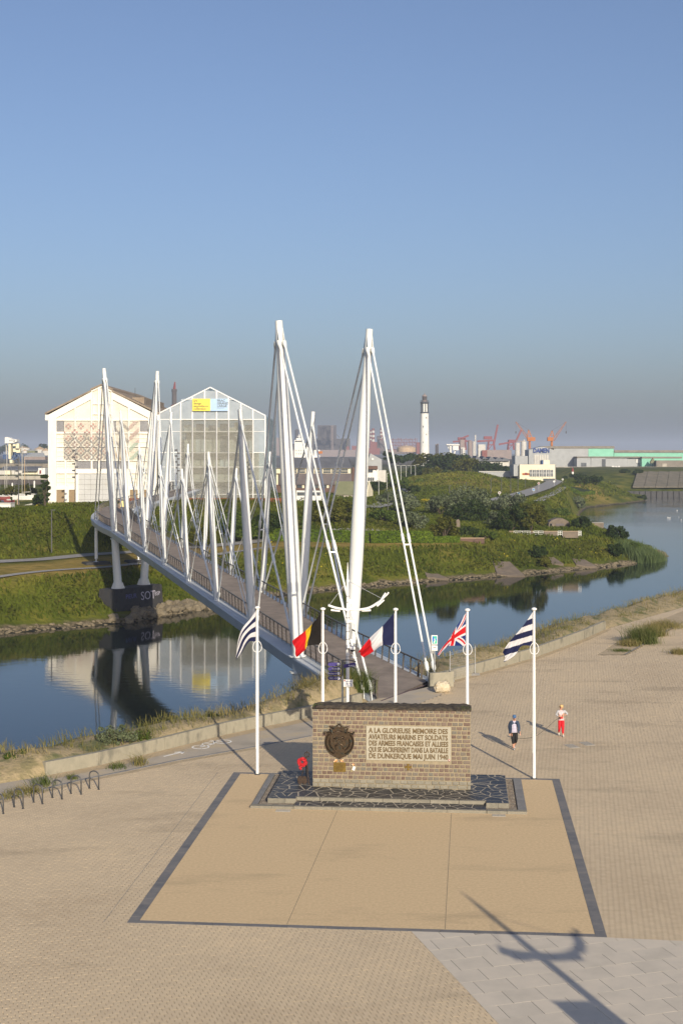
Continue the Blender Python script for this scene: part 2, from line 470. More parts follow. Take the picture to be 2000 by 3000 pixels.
for sx, sy, top in ((-1, -1, 1), (1, -1, 1), (1, 1, 1), (-1, 1, 1), (-1, -1, 0), (1, -1, 0), (1, 1, 0), (-1, 1, 0)):
    p = np.stack([cx, cy], 1) + sx * hw * A + sy * hl * B
    cs.append(np.concatenate([p, (zt if top else np.full(n, -0.03))[:, None]], 1))
V = np.stack(cs, 1).reshape(-1, 3)
bi = np.arange(n)[:, None] * 8
F = np.concatenate([bi + np.array(q) for q in ((0, 1, 2, 3), (4, 5, 1, 0), (5, 6, 2, 1), (7, 4, 0, 3))], 0)
rd = rng.random(n)
o = np_mesh('paving', V, F, M['paver'], np.tile(rd, 4), plaza); o['kind'] = 'stuff'

# forecourt of the memorial: resin-bound gravel between bands of slate
def local_poly(pts, z):
    return [mem(x, y, z) for x, y in pts]
fc = MB()
BW = 0.36
fc.prism(local_poly([(-7.55 + BW, -17.15 + BW * 0.6), (7.55 - BW, -17.15 + BW * 0.6), (7.55 - BW, 3.4 - BW * 0.6), (-7.55 + BW, 3.4 - BW * 0.6)], -0.05), (0, 0, 0.052))
court = tag(fc.build('forecourt', M['resin']), kind='structure')
for jx in (-2.45, 2.55):
    jm = MB(); jm.prism(local_poly([(jx - 0.008 + (0.35 if jx < 0 else 0.1), -2.98), (jx + 0.008 + (0.35 if jx < 0 else 0.1), -2.98), (jx + 0.008, -16.85), (jx - 0.008, -16.85)], 0.0035), (0, 0, 0.002)); jm.build('expansion_joint', M['joint'], court)
bstone = MB().box(0, 0, -0.04, 0.585, 0.35, 0.048).mesh('border_stone', M['slate_border'])
bstone2 = MB().box(0, 0, -0.04, 0.585, 0.245, 0.048).mesh('border_stone_narrow', M['slate_border'])
def border_run(a, b, me):
    (x0, y0), (x1, y1) = a, b; L = math.hypot(x1 - x0, y1 - y0); k = max(1, round(L / 0.593)); ang = math.atan2(y1 - y0, x1 - x0)
    for q in range(k):
        t = (q + 0.5) / k; p = mem(x0 + (x1 - x0) * t, y0 + (y1 - y0) * t)
        o = link('border_stone', me, court); o.location = (p[0], p[1], random.uniform(-0.002, 0.002)); o.rotation_euler = (0, 0, ang + MEM_RZ)
        o.scale = (L / k / 0.593, 1, 1)
hx = 7.55 - BW / 2
border_run((-hx, -17.15), (-hx, 3.4), bstone)
border_run((hx, -17.15), (hx, 3.4), bstone)
border_run((-7.55 + BW, -17.15 + 0.126), (7.55 - BW, -17.15 + 0.126), bstone2)
border_run((-7.55 + BW, 3.4 - 0.126), (7.55 - BW, 3.4 - 0.126), bstone2)
# slit drain along the left of the forecourt
sd = MB(); sd.prism(local_poly([(-8.31, -17.15), (-8.295, -17.15), (-8.295, 3.4), (-8.31, 3.4)], -0.02), (0, 0, 0.0235))
sd.build('slit_drain', M['kerb'], plaza)

# pale slabs in the lower right
SW, SL = 1.0, 0.87
slab_me = MB().box(0, 0, -0.05, SW - 0.014, SL - 0.006, 0.057).mesh('slab', M['slab'])
slab_bed = MB(); slab_bed.add([(x, y, -0.024) for x, y in SLABS], [tuple(range(len(SLABS)))])
slabs = tag(slab_bed.build('slab_paving', M['joint']), kind='structure')
def clip_poly(poly, clip):
    out = poly
    for i in range(len(clip)):
        a = clip[i]; b = clip[(i + 1) % len(clip)]; inp = out; out = []
        def side(p): return (b[0] - a[0]) * (p[1] - a[1]) - (b[1] - a[1]) * (p[0] - a[0])
        for k in range(len(inp)):
            p, q = inp[k], inp[(k + 1) % len(inp)]; sp, sq = side(p), side(q)
            if sp >= 0: out.append(p)
            if (sp >= 0) != (sq >= 0):
                t = sp / (sp - sq); out.append((p[0] + (q[0] - p[0]) * t, p[1] + (q[1] - p[1]) * t))
        if len(out) < 3: return []
    return out
SL_CCW = [(2.18, 42.74), (4.12, 35.8), (5.6, 30.5), (16, 30.5), (16, 41.15), (8.2, 42.19)]
for ii in range(-20, 30):
    for jj in range(-22, 22):
        a = (ii + 0.5 * (jj % 2)) * SW; b = jj * SL
        X = 6.0 + a * BN[0] + b * BU[0]; Y = 38.0 + a * BN[1] + b * BU[1]
        if X > 0.27 * Y + 0.8 or Y < 33: continue
        q = [(X + sx * (SW / 2 - 0.007) * BN[0] + sy * (SL / 2 - 0.003) * BU[0], Y + sx * (SW / 2 - 0.007) * BN[1] + sy * (SL / 2 - 0.003) * BU[1]) for sx, sy in ((-1, -1), (1, -1), (1, 1), (-1, 1))]
        c = clip_poly(q, SL_CCW)
        if len(c) < 3: continue
        ar = abs(sum(c[k][0] * c[(k + 1) % len(c)][1] - c[(k + 1) % len(c)][0] * c[k][1] for k in range(len(c)))) / 2
        if ar < 0.02: continue
        dz = random.uniform(-0.001, 0.001)
        if len(c) == 4 and ar > 0.83:
            o = link('slab', slab_me, slabs); o.location = (X, Y, dz); o.rotation_euler = (0, 0, prz)
        else:
            t = MB((X, Y, 0)); t.prism([(x, y, -0.05) for x, y in c], (0, 0, 0.057 + dz)); o = t.build('slab', M['slab'], slabs); o.location = (X, Y, 0)

# cycle path between the kerb and the low wall
pb = MB(); pb.add([(x, y, -0.002) for x, y in PATH], [tuple(range(len(PATH)))])
path = tag(pb.build('path', M['pathc']), kind='structure')
for (x0, y0), (x1, y1) in zip(KERB[:-1], KERB[1:]):
    L = math.hypot(x1 - x0, y1 - y0); k = max(1, round(L / 0.8)); ang = math.atan2(y1 - y0, x1 - x0)
    for q in range(k):
        t = (q + 0.5) / k
        kb = MB().box(0, 0, -0.05, L / k - 0.012, 0.16, 0.07); o = kb.build('kerb_stone', M['kerb'], path)
        o.location = (x0 + (x1 - x0) * t, y0 + (y1 - y0) * t, 0); o.rotation_euler = (0, 0, ang)
def strip(line, w, z, m, name, parent, off=0.0):
    V = []; Fq = []
    for i, p in enumerate(line):
        a = line[max(i - 1, 0)]; b = line[min(i + 1, len(line) - 1)]; d = np.array(b, float) - np.array(a, float); d /= np.linalg.norm(d); nn = np.array([-d[1], d[0]])
        V.append((p[0] + nn[0] * off, p[1] + nn[1] * off, z)); V.append((p[0] + nn[0] * (off + w), p[1] + nn[1] * (off + w), z))
        if i: Fq.append((2 * i - 2, 2 * i - 1, 2 * i + 1, 2 * i))
    t = MB(); t.add(V, Fq); return t.build(name, m, parent)
strip(WALL_L, -0.75, 0.003, M['sand'], 'sand_drift', path)
strip(WALL_R, -0.5, 0.004, M['sand'], 'sand_drift', plaza)
strip(KERB[1:-1], -0.4, 0.006, M['sand'], 'sand_drift', plaza, off=-0.1)
# painted cycle symbol on the path
sy = MB()
bx, by = -6.6, 70.2
def on_path(u, v):   # u along the path, v across
    return (bx + 0.62 * u - 0.78 * v, by + 0.78 * u + 0.62 * v, 0.002)
for cu in (-0.9, 0.75):
    pts = [on_path(cu + 0.42 * math.cos(a), 0.42 * math.sin(a)) for a in np.linspace(0, 2 * PI, 15)]
    for p, q in zip(pts[:-1], pts[1:]): sy.beam(p, q, 0.09, 0.003)
for p, q in (((-0.9, 0), (-0.2, 0.5)), ((-0.2, 0.5), (0.6, 0.45)), ((0.6, 0.45), (0.75, 0)), ((-0.2, 0.5), (0.05, 0)), ((0.05, 0), (-0.9, 0)), ((0.05, 0), (0.6, 0.45)), ((0.6, 0.45), (0.55, 0.75))):
    sy.beam(on_path(*p), on_path(*q), 0.09, 0.003)
sy.beam(on_path(-3.6, -0.1), on_path(-2.2, -0.1), 0.12, 0.003); sy.beam(on_path(-2.2, -0.1), on_path(-2.6, 0.15), 0.12, 0.003); sy.beam(on_path(-2.2, -0.1), on_path(-2.6, -0.35), 0.12, 0.003)
sy.build('cycle_marking', M['white_paint'], path)

bedb = MB(); bedb.add([(x, y, 0.02) for x, y in BEDP], [tuple(range(len(BEDP)))])
tag(bedb.build('planting_bed', M['sand']), kind='structure')
strip([BEDP[7], BEDP[6], BEDP[5]], 0.15, 0.05, M['kerb'], 'bed_edging', plaza)

# low concrete walls, each a thing of separate panels
def low_wall(name, label, line, h, seglen, cap_block=False):
    base = line[0]; t = thing(name, label, 'wall', (base[0], base[1], 0))
    P = [np.array(p, float) for p in line]
    segs = []
    for a, b in zip(P[:-1], P[1:]):
        L = np.linalg.norm(b - a); k = max(1, round(L / seglen))
        for q in range(k): segs.append((a + (b - a) * q / k, a + (b - a) * (q + 1) / k))
    for a, b in segs:
        d = b - a; L = np.linalg.norm(d); c = (a + b) / 2; d /= L; nn = np.array([-d[1], d[0]]); c = c + nn * 0.14
        w = MB((base[0], base[1], 0)); w.box(c[0], c[1], -0.1, L - 0.025, 0.26, h + 0.1 + random.uniform(-0.006, 0.006), math.atan2(d[1], d[0])); w.build('panel', M['concrete'], t)
    return t
low_wall('low_wall', 'long pale concrete retaining wall along the cycle path, left of the footbridge', WALL_L, 0.63, 3.2)
low_wall('low_wall', 'pale concrete retaining wall right of the footbridge, running away along the paving', WALL_R, 0.72, 3.4)

# ---------------------------------------------------------------- near bank of the channel, behind the low walls
def resample(line, step):
    out = []
    for (x0, y0), (x1, y1) in zip(line[:-1], line[1:]):
        k = max(1, int(math.hypot(x1 - x0, y1 - y0) / step))
        for q in range(k): out.append((x0 + (x1 - x0) * q / k, y0 + (y1 - y0) * q / k))
    out.append(line[-1]); return np.array(out)
bl = resample(BANK, 1.5)
tn = np.gradient(bl, axis=0); tn /= np.linalg.norm(tn, axis=1)[:, None]
for _ in range(6):
    tn[1:-1] = (tn[:-2] + tn[1:-1] * 2 + tn[2:]) / 4
nrm = np.stack([-tn[:, 1], tn[:, 0]], 1); nrm /= np.linalg.norm(nrm, axis=1)[:, None]
OFF = np.array([0.0, 0.2, 0.8, 1.6, 2.6, 4, 6, 8.5, 12, 16, 21, 26, 34])
OZ = np.array([-0.06, 0.46, 0.6, 0.7, 0.6, 0.15, -0.9, -2.4, -4.6, -6.8, -8.6, -9.6, -11.5])
def bank_h(P, k):
    X, Y = P[:, 0], P[:, 1]
    z = OZ[k] + (vnoise(X, Y, 3.5, 3) - 0.5) * (0.9 if 2 <= k <= 7 else 0.5 if k > 7 else 0.0)
    # sandy mound by the bridge end
    z = z + (0.75 if 2 <= k <= 6 else 0.0) * np.exp(-((X + 0.6) ** 2 + (Y - 82.0) ** 2) / 10.0)
    inb = (X > 1.2) & (X < 6.0) & (Y > 80) & (Y < 93)
    z = np.where(inb, np.minimum(z, -0.55 - 0.25 * k), z)
    open_end = (Y < 63.0) | (Y > 116.5)
    if k == 1: z = np.where(open_end, 0.0, z)
    if k in (2, 3): z = np.where(open_end, 0.05 + z * 0.3, z)
    return z
rows = []
for k, of in enumerate(OFF):
    P = bl + nrm * of; rows.append(np.concatenate([P, bank_h(P, k)[:, None]], 1))
NBK = np.stack(rows, 0)
nr, nc = NBK.shape[:2]
I, J = np.meshgrid(np.arange(nr - 1), np.arange(nc - 1), indexing='ij')
F = np.stack([I * nc + J, I * nc + J + 1, (I + 1) * nc + J + 1, (I + 1) * nc + J], -1).reshape(-1, 4)
tag(np_mesh('near_bank', NBK.reshape(-1, 3), F, M['soil'], np.zeros(len(F)), smooth=True), kind='structure')

# ---------------------------------------------------------------- far land
SHORE = [(-330, -150), (-150, 56), (-45, 177), (-30, 189.0), (-17.5, 211.5), (-5.8, 231), (12, 246), (32, 260), (57, 283), (69, 298), (74.5, 311), (77, 325),
         (76, 345), (77.5, 369), (82, 420), (86, 480), (90, 521), (105, 582), (125, 620), (145, 654), (152, 680), (150, 722), (262, 735), (600, 770), (9000, 1500)]
LAND = SHORE + [(9000, 20000), (-9000, 20000), (-9000, -150)]
FAR_PATH = [GP(1575, 1475, -0.1)[:2], GP(1612, 1455, 0.0)[:2], GP(1640, 1438, 0.1)[:2], GP(1648, 1430, 0.1)[:2]]
FAR_ROAD = [GP(1455, 1467, 0.4)[:2], GP(1530, 1448, 0.3)[:2], GP(1580, 1432, 0.3)[:2], GP(1610, 1419, 0.3)[:2], GP(1622, 1411, 0.3)[:2], (113, 760)]
def land_h(X, Y):
    X = np.asarray(X, float); Y = np.asarray(Y, float)
    ins = inpoly(X, Y, LAND)
    d = polydist(X, Y, SHORE); d = np.where(ins, d, -d)
    s = (X + 45) * 0.648 + (Y - 179) * 0.761
    zl = np.interp(d, [-30, -3, 0, 2.5, 12, 15, 27, 33, 36, 50, 58, 90, 200], [-12, -9.6, -8.75, -8.0, -3.3, -2.5, -2.2, -2.0, -1.7, 4.2, 4.1, 2.0, 1.8])
    zr = np.interp(d, [-30, -3, 0, 2.5, 17, 22, 38, 70, 110, 200], [-12, -9.6, -8.75, -8.0, -3.2, -2.8, -2.4, -0.6, 1.6, 2.0])
    w = np.clip((s - 95) / 45, 0, 1); w = w * w * (3 - 2 * w)
    z = zl * (1 - w) + zr * w
    # basin shore behind the point stays low
    far = np.clip((Y - 420) / 80, 0, 1)
    zf = np.interp(d, [-30, -3, 0, 4, 18, 40, 200], [-12, -9.6, -8.75, -7.6, -0.8, 0.2, 1.6])
    z = z * (1 - far) + zf * far
    quay = (Y > 640) & (X > 148)
    z = np.where(quay, np.interp(d, [-3, -0.2, 0.4, 14, 60, 90, 300], [-12, -12, -6.2, -5.6, 2.5, 3.0, 3.0]), z)
    def bump(cx, cy, sx, sy, a):
        return a * np.exp(-((X - cx) / sx) ** 2 - ((Y - cy) / sy) ** 2)
    z = z + np.where(d > 6, 1, 0) * (bump(56, 585, 20, 50, 5.6) + bump(38, 620, 16, 40, 2.0) + bump(118, 640, 22, 26, 1.5) + bump(60, 760, 40, 40, 5))
    rough = (vnoise(X, Y, 9, 1) - 0.5) * 0.7 + (vnoise(X, Y, 30, 2) - 0.5) * 0.8
    lawn = (1 - w) * np.exp(-((d - 24) / 10.0) ** 4)
    rdw = np.exp(-(np.where((Y > 380) & (Y < 800) & (X > 20) & (X < 170), np.minimum(polydist(X, Y, FAR_ROAD), 2.2 * polydist(X, Y, FAR_PATH)), 99) / 11.0) ** 4)
    z = z * (1 - rdw) + 0.2 * rdw; lawn = np.maximum(lawn, rdw)
    z = z + np.where(d > 4, 1, 0.15) * rough * (1 - 0.85 * lawn) * np.clip((2600 - Y) / 600, 0, 1)
    return z
def spread(lo, hi, step, a, b, g=1.13):
    mid = list(np.arange(lo, hi + 0.1, step)); L = []; x = lo; st = step
    while x > a: st *= g; x -= st; L.append(x)
    R = []; x = hi; st = step
    while x < b: st *= g; x += st; R.append(x)
    return np.array(L[::-1] + mid + R)
xs = spread(-110, 130, 1.6, -9000, 9000); ys = spread(168, 360, 1.6, 20, 15000, 1.06)
ys = ys[ys > 60]
GX, GY = np.meshgrid(xs, ys, indexing='ij')
keep_land = inpoly(GX, GY, LAND) | (polydist(GX, GY, SHORE) < 40)
GZ = land_h(GX, GY)
GZ = np.where((GY < 165) & ~inpoly(GX, GY, LAND), -13, GZ)
nx, ny = GX.shape
I, J = np.meshgrid(np.arange(nx - 1), np.arange(ny - 1), indexing='ij')
F = np.stack([I * ny + J, (I + 1) * ny + J, (I + 1) * ny + J + 1, I * ny + J + 1], -1).reshape(-1, 4)
kq = keep_land.ravel()[F].any(1)
F = F[kq]

def land_mat():
    m = bpy.data.materials.new('grassland'); m.use_nodes = True; nt = m.node_tree; N = nt.nodes; L = nt.links; b = N['Principled BSDF']
    b.inputs['Roughness'].default_value = 0.95; b.inputs['Specular IOR Level'].default_value = 0.1
    g = N.new('ShaderNodeNewGeometry')
    def noise(s, det=6):
        n = N.new('ShaderNodeTexNoise'); n.inputs['Scale'].default_value = s; n.inputs['Detail'].default_value = det; L.new(g.outputs['Position'], n.inputs['Vector']); return n.outputs['Fac']
    def ramp(f, cols):
        r = N.new('ShaderNodeValToRGB'); e = r.color_ramp.elements
        e[0].position, e[0].color = cols[0][0], (*cols[0][1], 1); e[1].position, e[1].color = cols[-1][0], (*cols[-1][1], 1)
        for p, c in cols[1:-1]:
            k = e.new(p); k.color = (*c, 1)
        L.new(f, r.inputs[0]); return r.outputs[0]
    green = ramp(noise(0.12, 9), [(0.3, (0.035, 0.050, 0.006)), (0.48, (0.080, 0.095, 0.012)), (0.6, (0.13, 0.13, 0.020)), (0.75, (0.20, 0.155, 0.04))])
    dry = ramp(noise(0.5, 8), [(0.3, (0.20, 0.15, 0.035)), (0.6, (0.36, 0.25, 0.075))])
    stone = ramp(noise(1.2, 8), [(0.3, (0.06, 0.05, 0.03)), (0.6, (0.16, 0.13, 0.08)), (0.8, (0.22, 0.18, 0.11))])
    mud = ramp(noise(0.8, 8), [(0.35, (0.012, 0.013, 0.010)), (0.65, (0.045, 0.042, 0.030))])
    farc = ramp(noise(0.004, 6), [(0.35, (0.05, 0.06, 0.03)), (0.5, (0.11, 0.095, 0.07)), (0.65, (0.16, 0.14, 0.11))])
    at = N.new('ShaderNodeAttribute'); at.attribute_name = 'zone'
    sp = N.new('ShaderNodeSeparateColor'); L.new(at.outputs['Color'], sp.inputs[0])
    def mix(f, a, c):
        x = N.new('ShaderNodeMix'); x.data_type = 'RGBA'; L.new(f, x.inputs[0]); L.new(a, x.inputs[6]); L.new(c, x.inputs[7]); return x.outputs[2]
    c = mix(sp.outputs[0], green, dry)
    z = N.new('ShaderNodeSeparateXYZ'); L.new(g.outputs['Position'], z.inputs[0])
    nz = noise(0.35, 4)
    ad = N.new('ShaderNodeMath'); ad.operation = 'MULTIPLY_ADD'; ad.inputs[1].default_value = 1.6; L.new(nz, ad.inputs[0]); L.new(z.outputs['Z'], ad.inputs[2])
    def step(lo, hi):
        r = N.new('ShaderNodeMapRange'); r.inputs[1].default_value = lo; r.inputs[2].default_value = hi; r.inputs[3].default_value = 1; r.inputs[4].default_value = 0; L.new(ad.outputs[0], r.inputs[0]); return r.outputs[0]
    c = mix(step(-7.45, -7.1), c, stone)
    c = mix(step(-7.85, -7.55), c, mud)
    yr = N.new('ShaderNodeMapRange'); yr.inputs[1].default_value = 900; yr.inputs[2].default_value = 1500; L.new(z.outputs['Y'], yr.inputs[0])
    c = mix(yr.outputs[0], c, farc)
    L.new(c, b.inputs['Base Color'])
    bn = N.new('ShaderNodeBump'); bn.inputs['Strength'].default_value = 0.8; bn.inputs['Distance'].default_value = 0.5; L.new(noise(1.3, 8), bn.inputs['Height']); L.new(bn.outputs['Normal'], b.inputs['Normal'])
    return m
M['land'] = land_mat()
ground = tag(np_mesh('ground', np.stack([GX, GY, GZ], -1).reshape(-1, 3), F, M['land'], smooth=True), kind='structure')
# zone: red = dry mown lawn (a real difference in the sward)
dsh = polydist(GX, GY, SHORE); ss = (GX + 45) * 0.648 + (GY - 179) * 0.761
lawn = np.exp(-((dsh - 20.5) / 7.0) ** 6) * np.clip((125 - ss) / 15, 0, 1) * inpoly(GX, GY, LAND)
lawn = np.maximum(lawn, np.clip(1.2 - np.hypot((GX - 52) / 34, (GY - 590) / 80), 0, 1))
lawn = np.maximum(lawn, np.clip(1.3 - np.hypot((GX - 112) / 12, (GY - 625) / 22), 0, 1))
ca = ground.data.attributes.new('zone', 'FLOAT_COLOR', 'POINT')
cc = np.zeros((nx * ny, 4), np.float32); cc[:, 0] = lawn.ravel() * (0.5 + 0.5 * vnoise(GX, GY, 4, 5).ravel()); cc[:, 3] = 1
ca.data.foreach_set('color', cc.ravel())

wm = MB(); wm.add([(-400, -100, WZ), (9000, -100, WZ), (9000, 2500, WZ), (-400, 2500, WZ)], [(0, 1, 2, 3)])
tag(wm.build('water', M['water']), kind='structure')

M['asphalt'] = mat('asphalt', (0.26, 0.25, 0.235), (0.32, 0.305, 0.285), scale=0.8, rough=0.9)
def drape(name, line, w, m, lift=0.07, step=2.0, flat=None):
    P = resample(line, step); t = np.gradient(P, axis=0); t /= np.linalg.norm(t, axis=1)[:, None]; nn = np.stack([-t[:, 1], t[:, 0]], 1)
    cols = 5; V = []
    zc = land_h(P[:, 0], P[:, 1])
    for k in range(cols):
        q = P + nn * (w * (k / (cols - 1) - 0.5)); z = np.maximum(land_h(q[:, 0], q[:, 1]), zc) + lift
        V.append(np.concatenate([q, z[:, None]], 1))
    V = np.stack(V, 0); a, b = V.shape[:2]
    I, J = np.meshgrid(np.arange(a - 1), np.arange(b - 1), indexing='ij')
    F = np.stack([I * b + J, I * b + J + 1, (I + 1) * b + J + 1, (I + 1) * b + J], -1).reshape(-1, 4)
    return tag(np_mesh(name, V.reshape(-1, 3), F, m, smooth=True), kind='structure')
def at_z(x, y, z): return GP(x, y, z)[:2]
ROAD1 = [(-75, 190), at_z(0, 1646, -2.0), at_z(130, 1635, -2.0), at_z(265, 1623, -2.0), at_z(604, 1598, -2.0), at_z(717, 1589, -2.0), at_z(800, 1580, -2.0), (2, 285), (18, 300)]
drape('road', ROAD1, 4.2, M['asphalt'])
PATH2 = [(-70, 170), at_z(0, 1689, -2.6), at_z(200, 1668, -2.5), at_z(408, 1650, -2.5), at_z(642, 1624, -2.5), at_z(804, 1604, -2.5)]
drape('path', PATH2, 1.6, M['asphalt'])
# ---------------------------------------------------------------- the footbridge
SP = 14.497; SKEW = 0.84; HW = 2.7
bridge = thing('footbridge', 'long white cable-stayed footbridge with eight pairs of tapering masts crossing the channel', 'bridge', (BP0[0], BP0[1], 0))
BO = (BP0[0], BP0[1], 0.0)
def deck_z(t):
    i = t / SP
    return 0.6365 + 0.5188 * i - 0.0054 * i * i
# centre line: straight over the water, then bending right to the building
CL = []
for t in np.arange(-18.5, 104.0, 1.0):
    CL.append(BP0 + BU * t)
c0 = BP0 + BU * 104.0
end_pts = [c0, c0 + BU * 8, (-36.3, 221.0), (-38.6, 232.5), (-39.9, 245.0), (-40.1, 258.0), (-39.6, 275), (-39.0, 300), (-38.8, 345)]
def catmull(P, k=6):
    P = [np.array(p, float) for p in P]; out = []
    for i in range(len(P) - 1):
        p0 = P[max(i - 1, 0)]; p1 = P[i]; p2 = P[i + 1]; p3 = P[min(i + 2, len(P) - 1)]
        for q in range(k):
            t = q / k
            out.append(0.5 * ((2 * p1) + (-p0 + p2) * t + (2 * p0 - 5 * p1 + 4 * p2 - p3) * t * t + (-p0 + 3 * p1 - 3 * p2 + p3) * t ** 3))
    out.append(P[-1]); return out
CL = np.array(CL + catmull(end_pts))
ct = np.gradient(CL, axis=0); ct /= np.linalg.norm(ct, axis=1)[:, None]
cn = np.stack([ct[:, 1], -ct[:, 0]], 1)
arc = np.concatenate([[0], np.cumsum(np.linalg.norm(np.diff(CL, axis=0), axis=1))]) - 18.5
cz = np.where(arc < 104, deck_z(np.minimum(arc, 120)), deck_z(104) + np.interp(arc, [104, 150, 250], [0, 0.9, 1.7]))
wl = np.interp(arc, [-18.5, 0, 100, 112, 125, 140], [1.75, 2.25, 2.25, 2.6, 3.2, 2.6])        # widening at the bend
wr = np.interp(arc, [-18.5, -13.6, 0, 100, 140], [3.0, 3.0, 2.25, 2.25, 2.4])
def sect(side, off, dz):
    w = wl if side < 0 else wr
    P = CL + cn * (side * (w + off))[:, None]
    return np.concatenate([P, (cz + dz)[:, None]], 1)
def ribbon(rows, name, m, parent, smooth=False):
    V = np.stack(rows, 0); a, b = V.shape[:2]
    I, J = np.meshgrid(np.arange(a - 1), np.arange(b - 1), indexing='ij')
    F = np.stack([I * b + J, I * b + J + 1, (I + 1) * b + J + 1, (I + 1) * b + J], -1).reshape(-1, 4)
    o = np_mesh(name, V.reshape(-1, 3) - np.array(BO), F, m, parent=parent, smooth=smooth)
    return o
i0r = int(np.argmax(arc >= -13.8))
# slanted start of the deck at the square
DL = sect(-1, 0, 0.0); DR = sect(1, 0, 0.0)
for k in range(i0r):                                  # the deck begins on the skew
    f = (k) / max(1, i0r)
    DR[k] = DR[i0r]
deck = ribbon([DL, DR, DR + [0, 0, -0.12], DL + [0, 0, -0.12], DL], 'deck', M['deck'], bridge)
for side, nm in ((-1, 'left'), (1, 'right')):
    s0 = sect(side, 0.0, -0.04); s1 = sect(side, 0.02, -0.14); s2 = sect(side, 0.95, -0.20); s3 = sect(side, 1.0, -0.28); s4 = sect(side, 0.8, -1.12); s5 = sect(side, 0.72, -1.2); s6 = sect(side, -0.9, -0.5)
    rows = [s0, s1, s2, s3, s4, s5, s6]
    a = 0 if side < 0 else i0r
    ribbon([r[a:] for r in rows], 'girder', M['bridge_grey'], bridge)
# cross beams under the deck
cbm = MB(BO)
for k in range(10, len(CL), 4):
    p = CL[k]; q0 = p - cn[k] * wl[k]; q1 = p + cn[k] * wr[k]
    cbm.beam((q0[0], q0[1], cz[k] - 0.38), (q1[0], q1[1], cz[k] - 0.38), 0.2, 0.45)
cbm.build('cross_beams', M['bridge_grey'], bridge)['kind'] = 'stuff'

HT = [23.74, 17.35, 13.40, 11.18, 10.98, 12.98, 16.95, 22.95]
OUT = [1.42, 1.03, 0.77, 0.64, 0.5, 0.74, 1.07, 1.48]
def dmid(h): return float(np.interp(h, [11, 13, 17, 23.5], [0.50, 0.56, 0.72, 1.08]))
masts = {}
for i in range(8):
    for side in (-1, 1):
        c = BP0 + BU * (SP * i) + side * HW * (BN + SKEW * BU)
        t = float((c - BP0) @ BU); z = float(deck_z(t)) - 0.2
        b = np.array([c[0], c[1], z + 0.0]); zt = 0.6365 + 0.5188 * i - 0.0054 * i * i + HT[i]
        top = np.array([c[0] + side * OUT[i] * BN[0], c[1] + side * OUT[i] * BN[1], zt])
        masts[(i, side)] = (b, top)
ancN = {-1: BP0 + BU * -18.0 + BN * -2.6, 1: BP0 + BU * -12.2 + BN * 3.7}
ancF = {-1: CL[np.argmin(abs(arc - 117.5))] - cn[np.argmin(abs(arc - 117.5))] * 3.5, 1: CL[np.argmin(abs(arc - 122))] + cn[np.argmin(abs(arc - 122))] * 3.2}
def base_pt(i, side):
    if i < 0: p = ancN[side]; return np.array([p[0], p[1], 0.25])
    if i > 7: p = ancF[side]; return np.array([p[0], p[1], 4.15])
    return masts[(i, side)][0]
pair_of = [True, False, True, False, True, True, False, True]
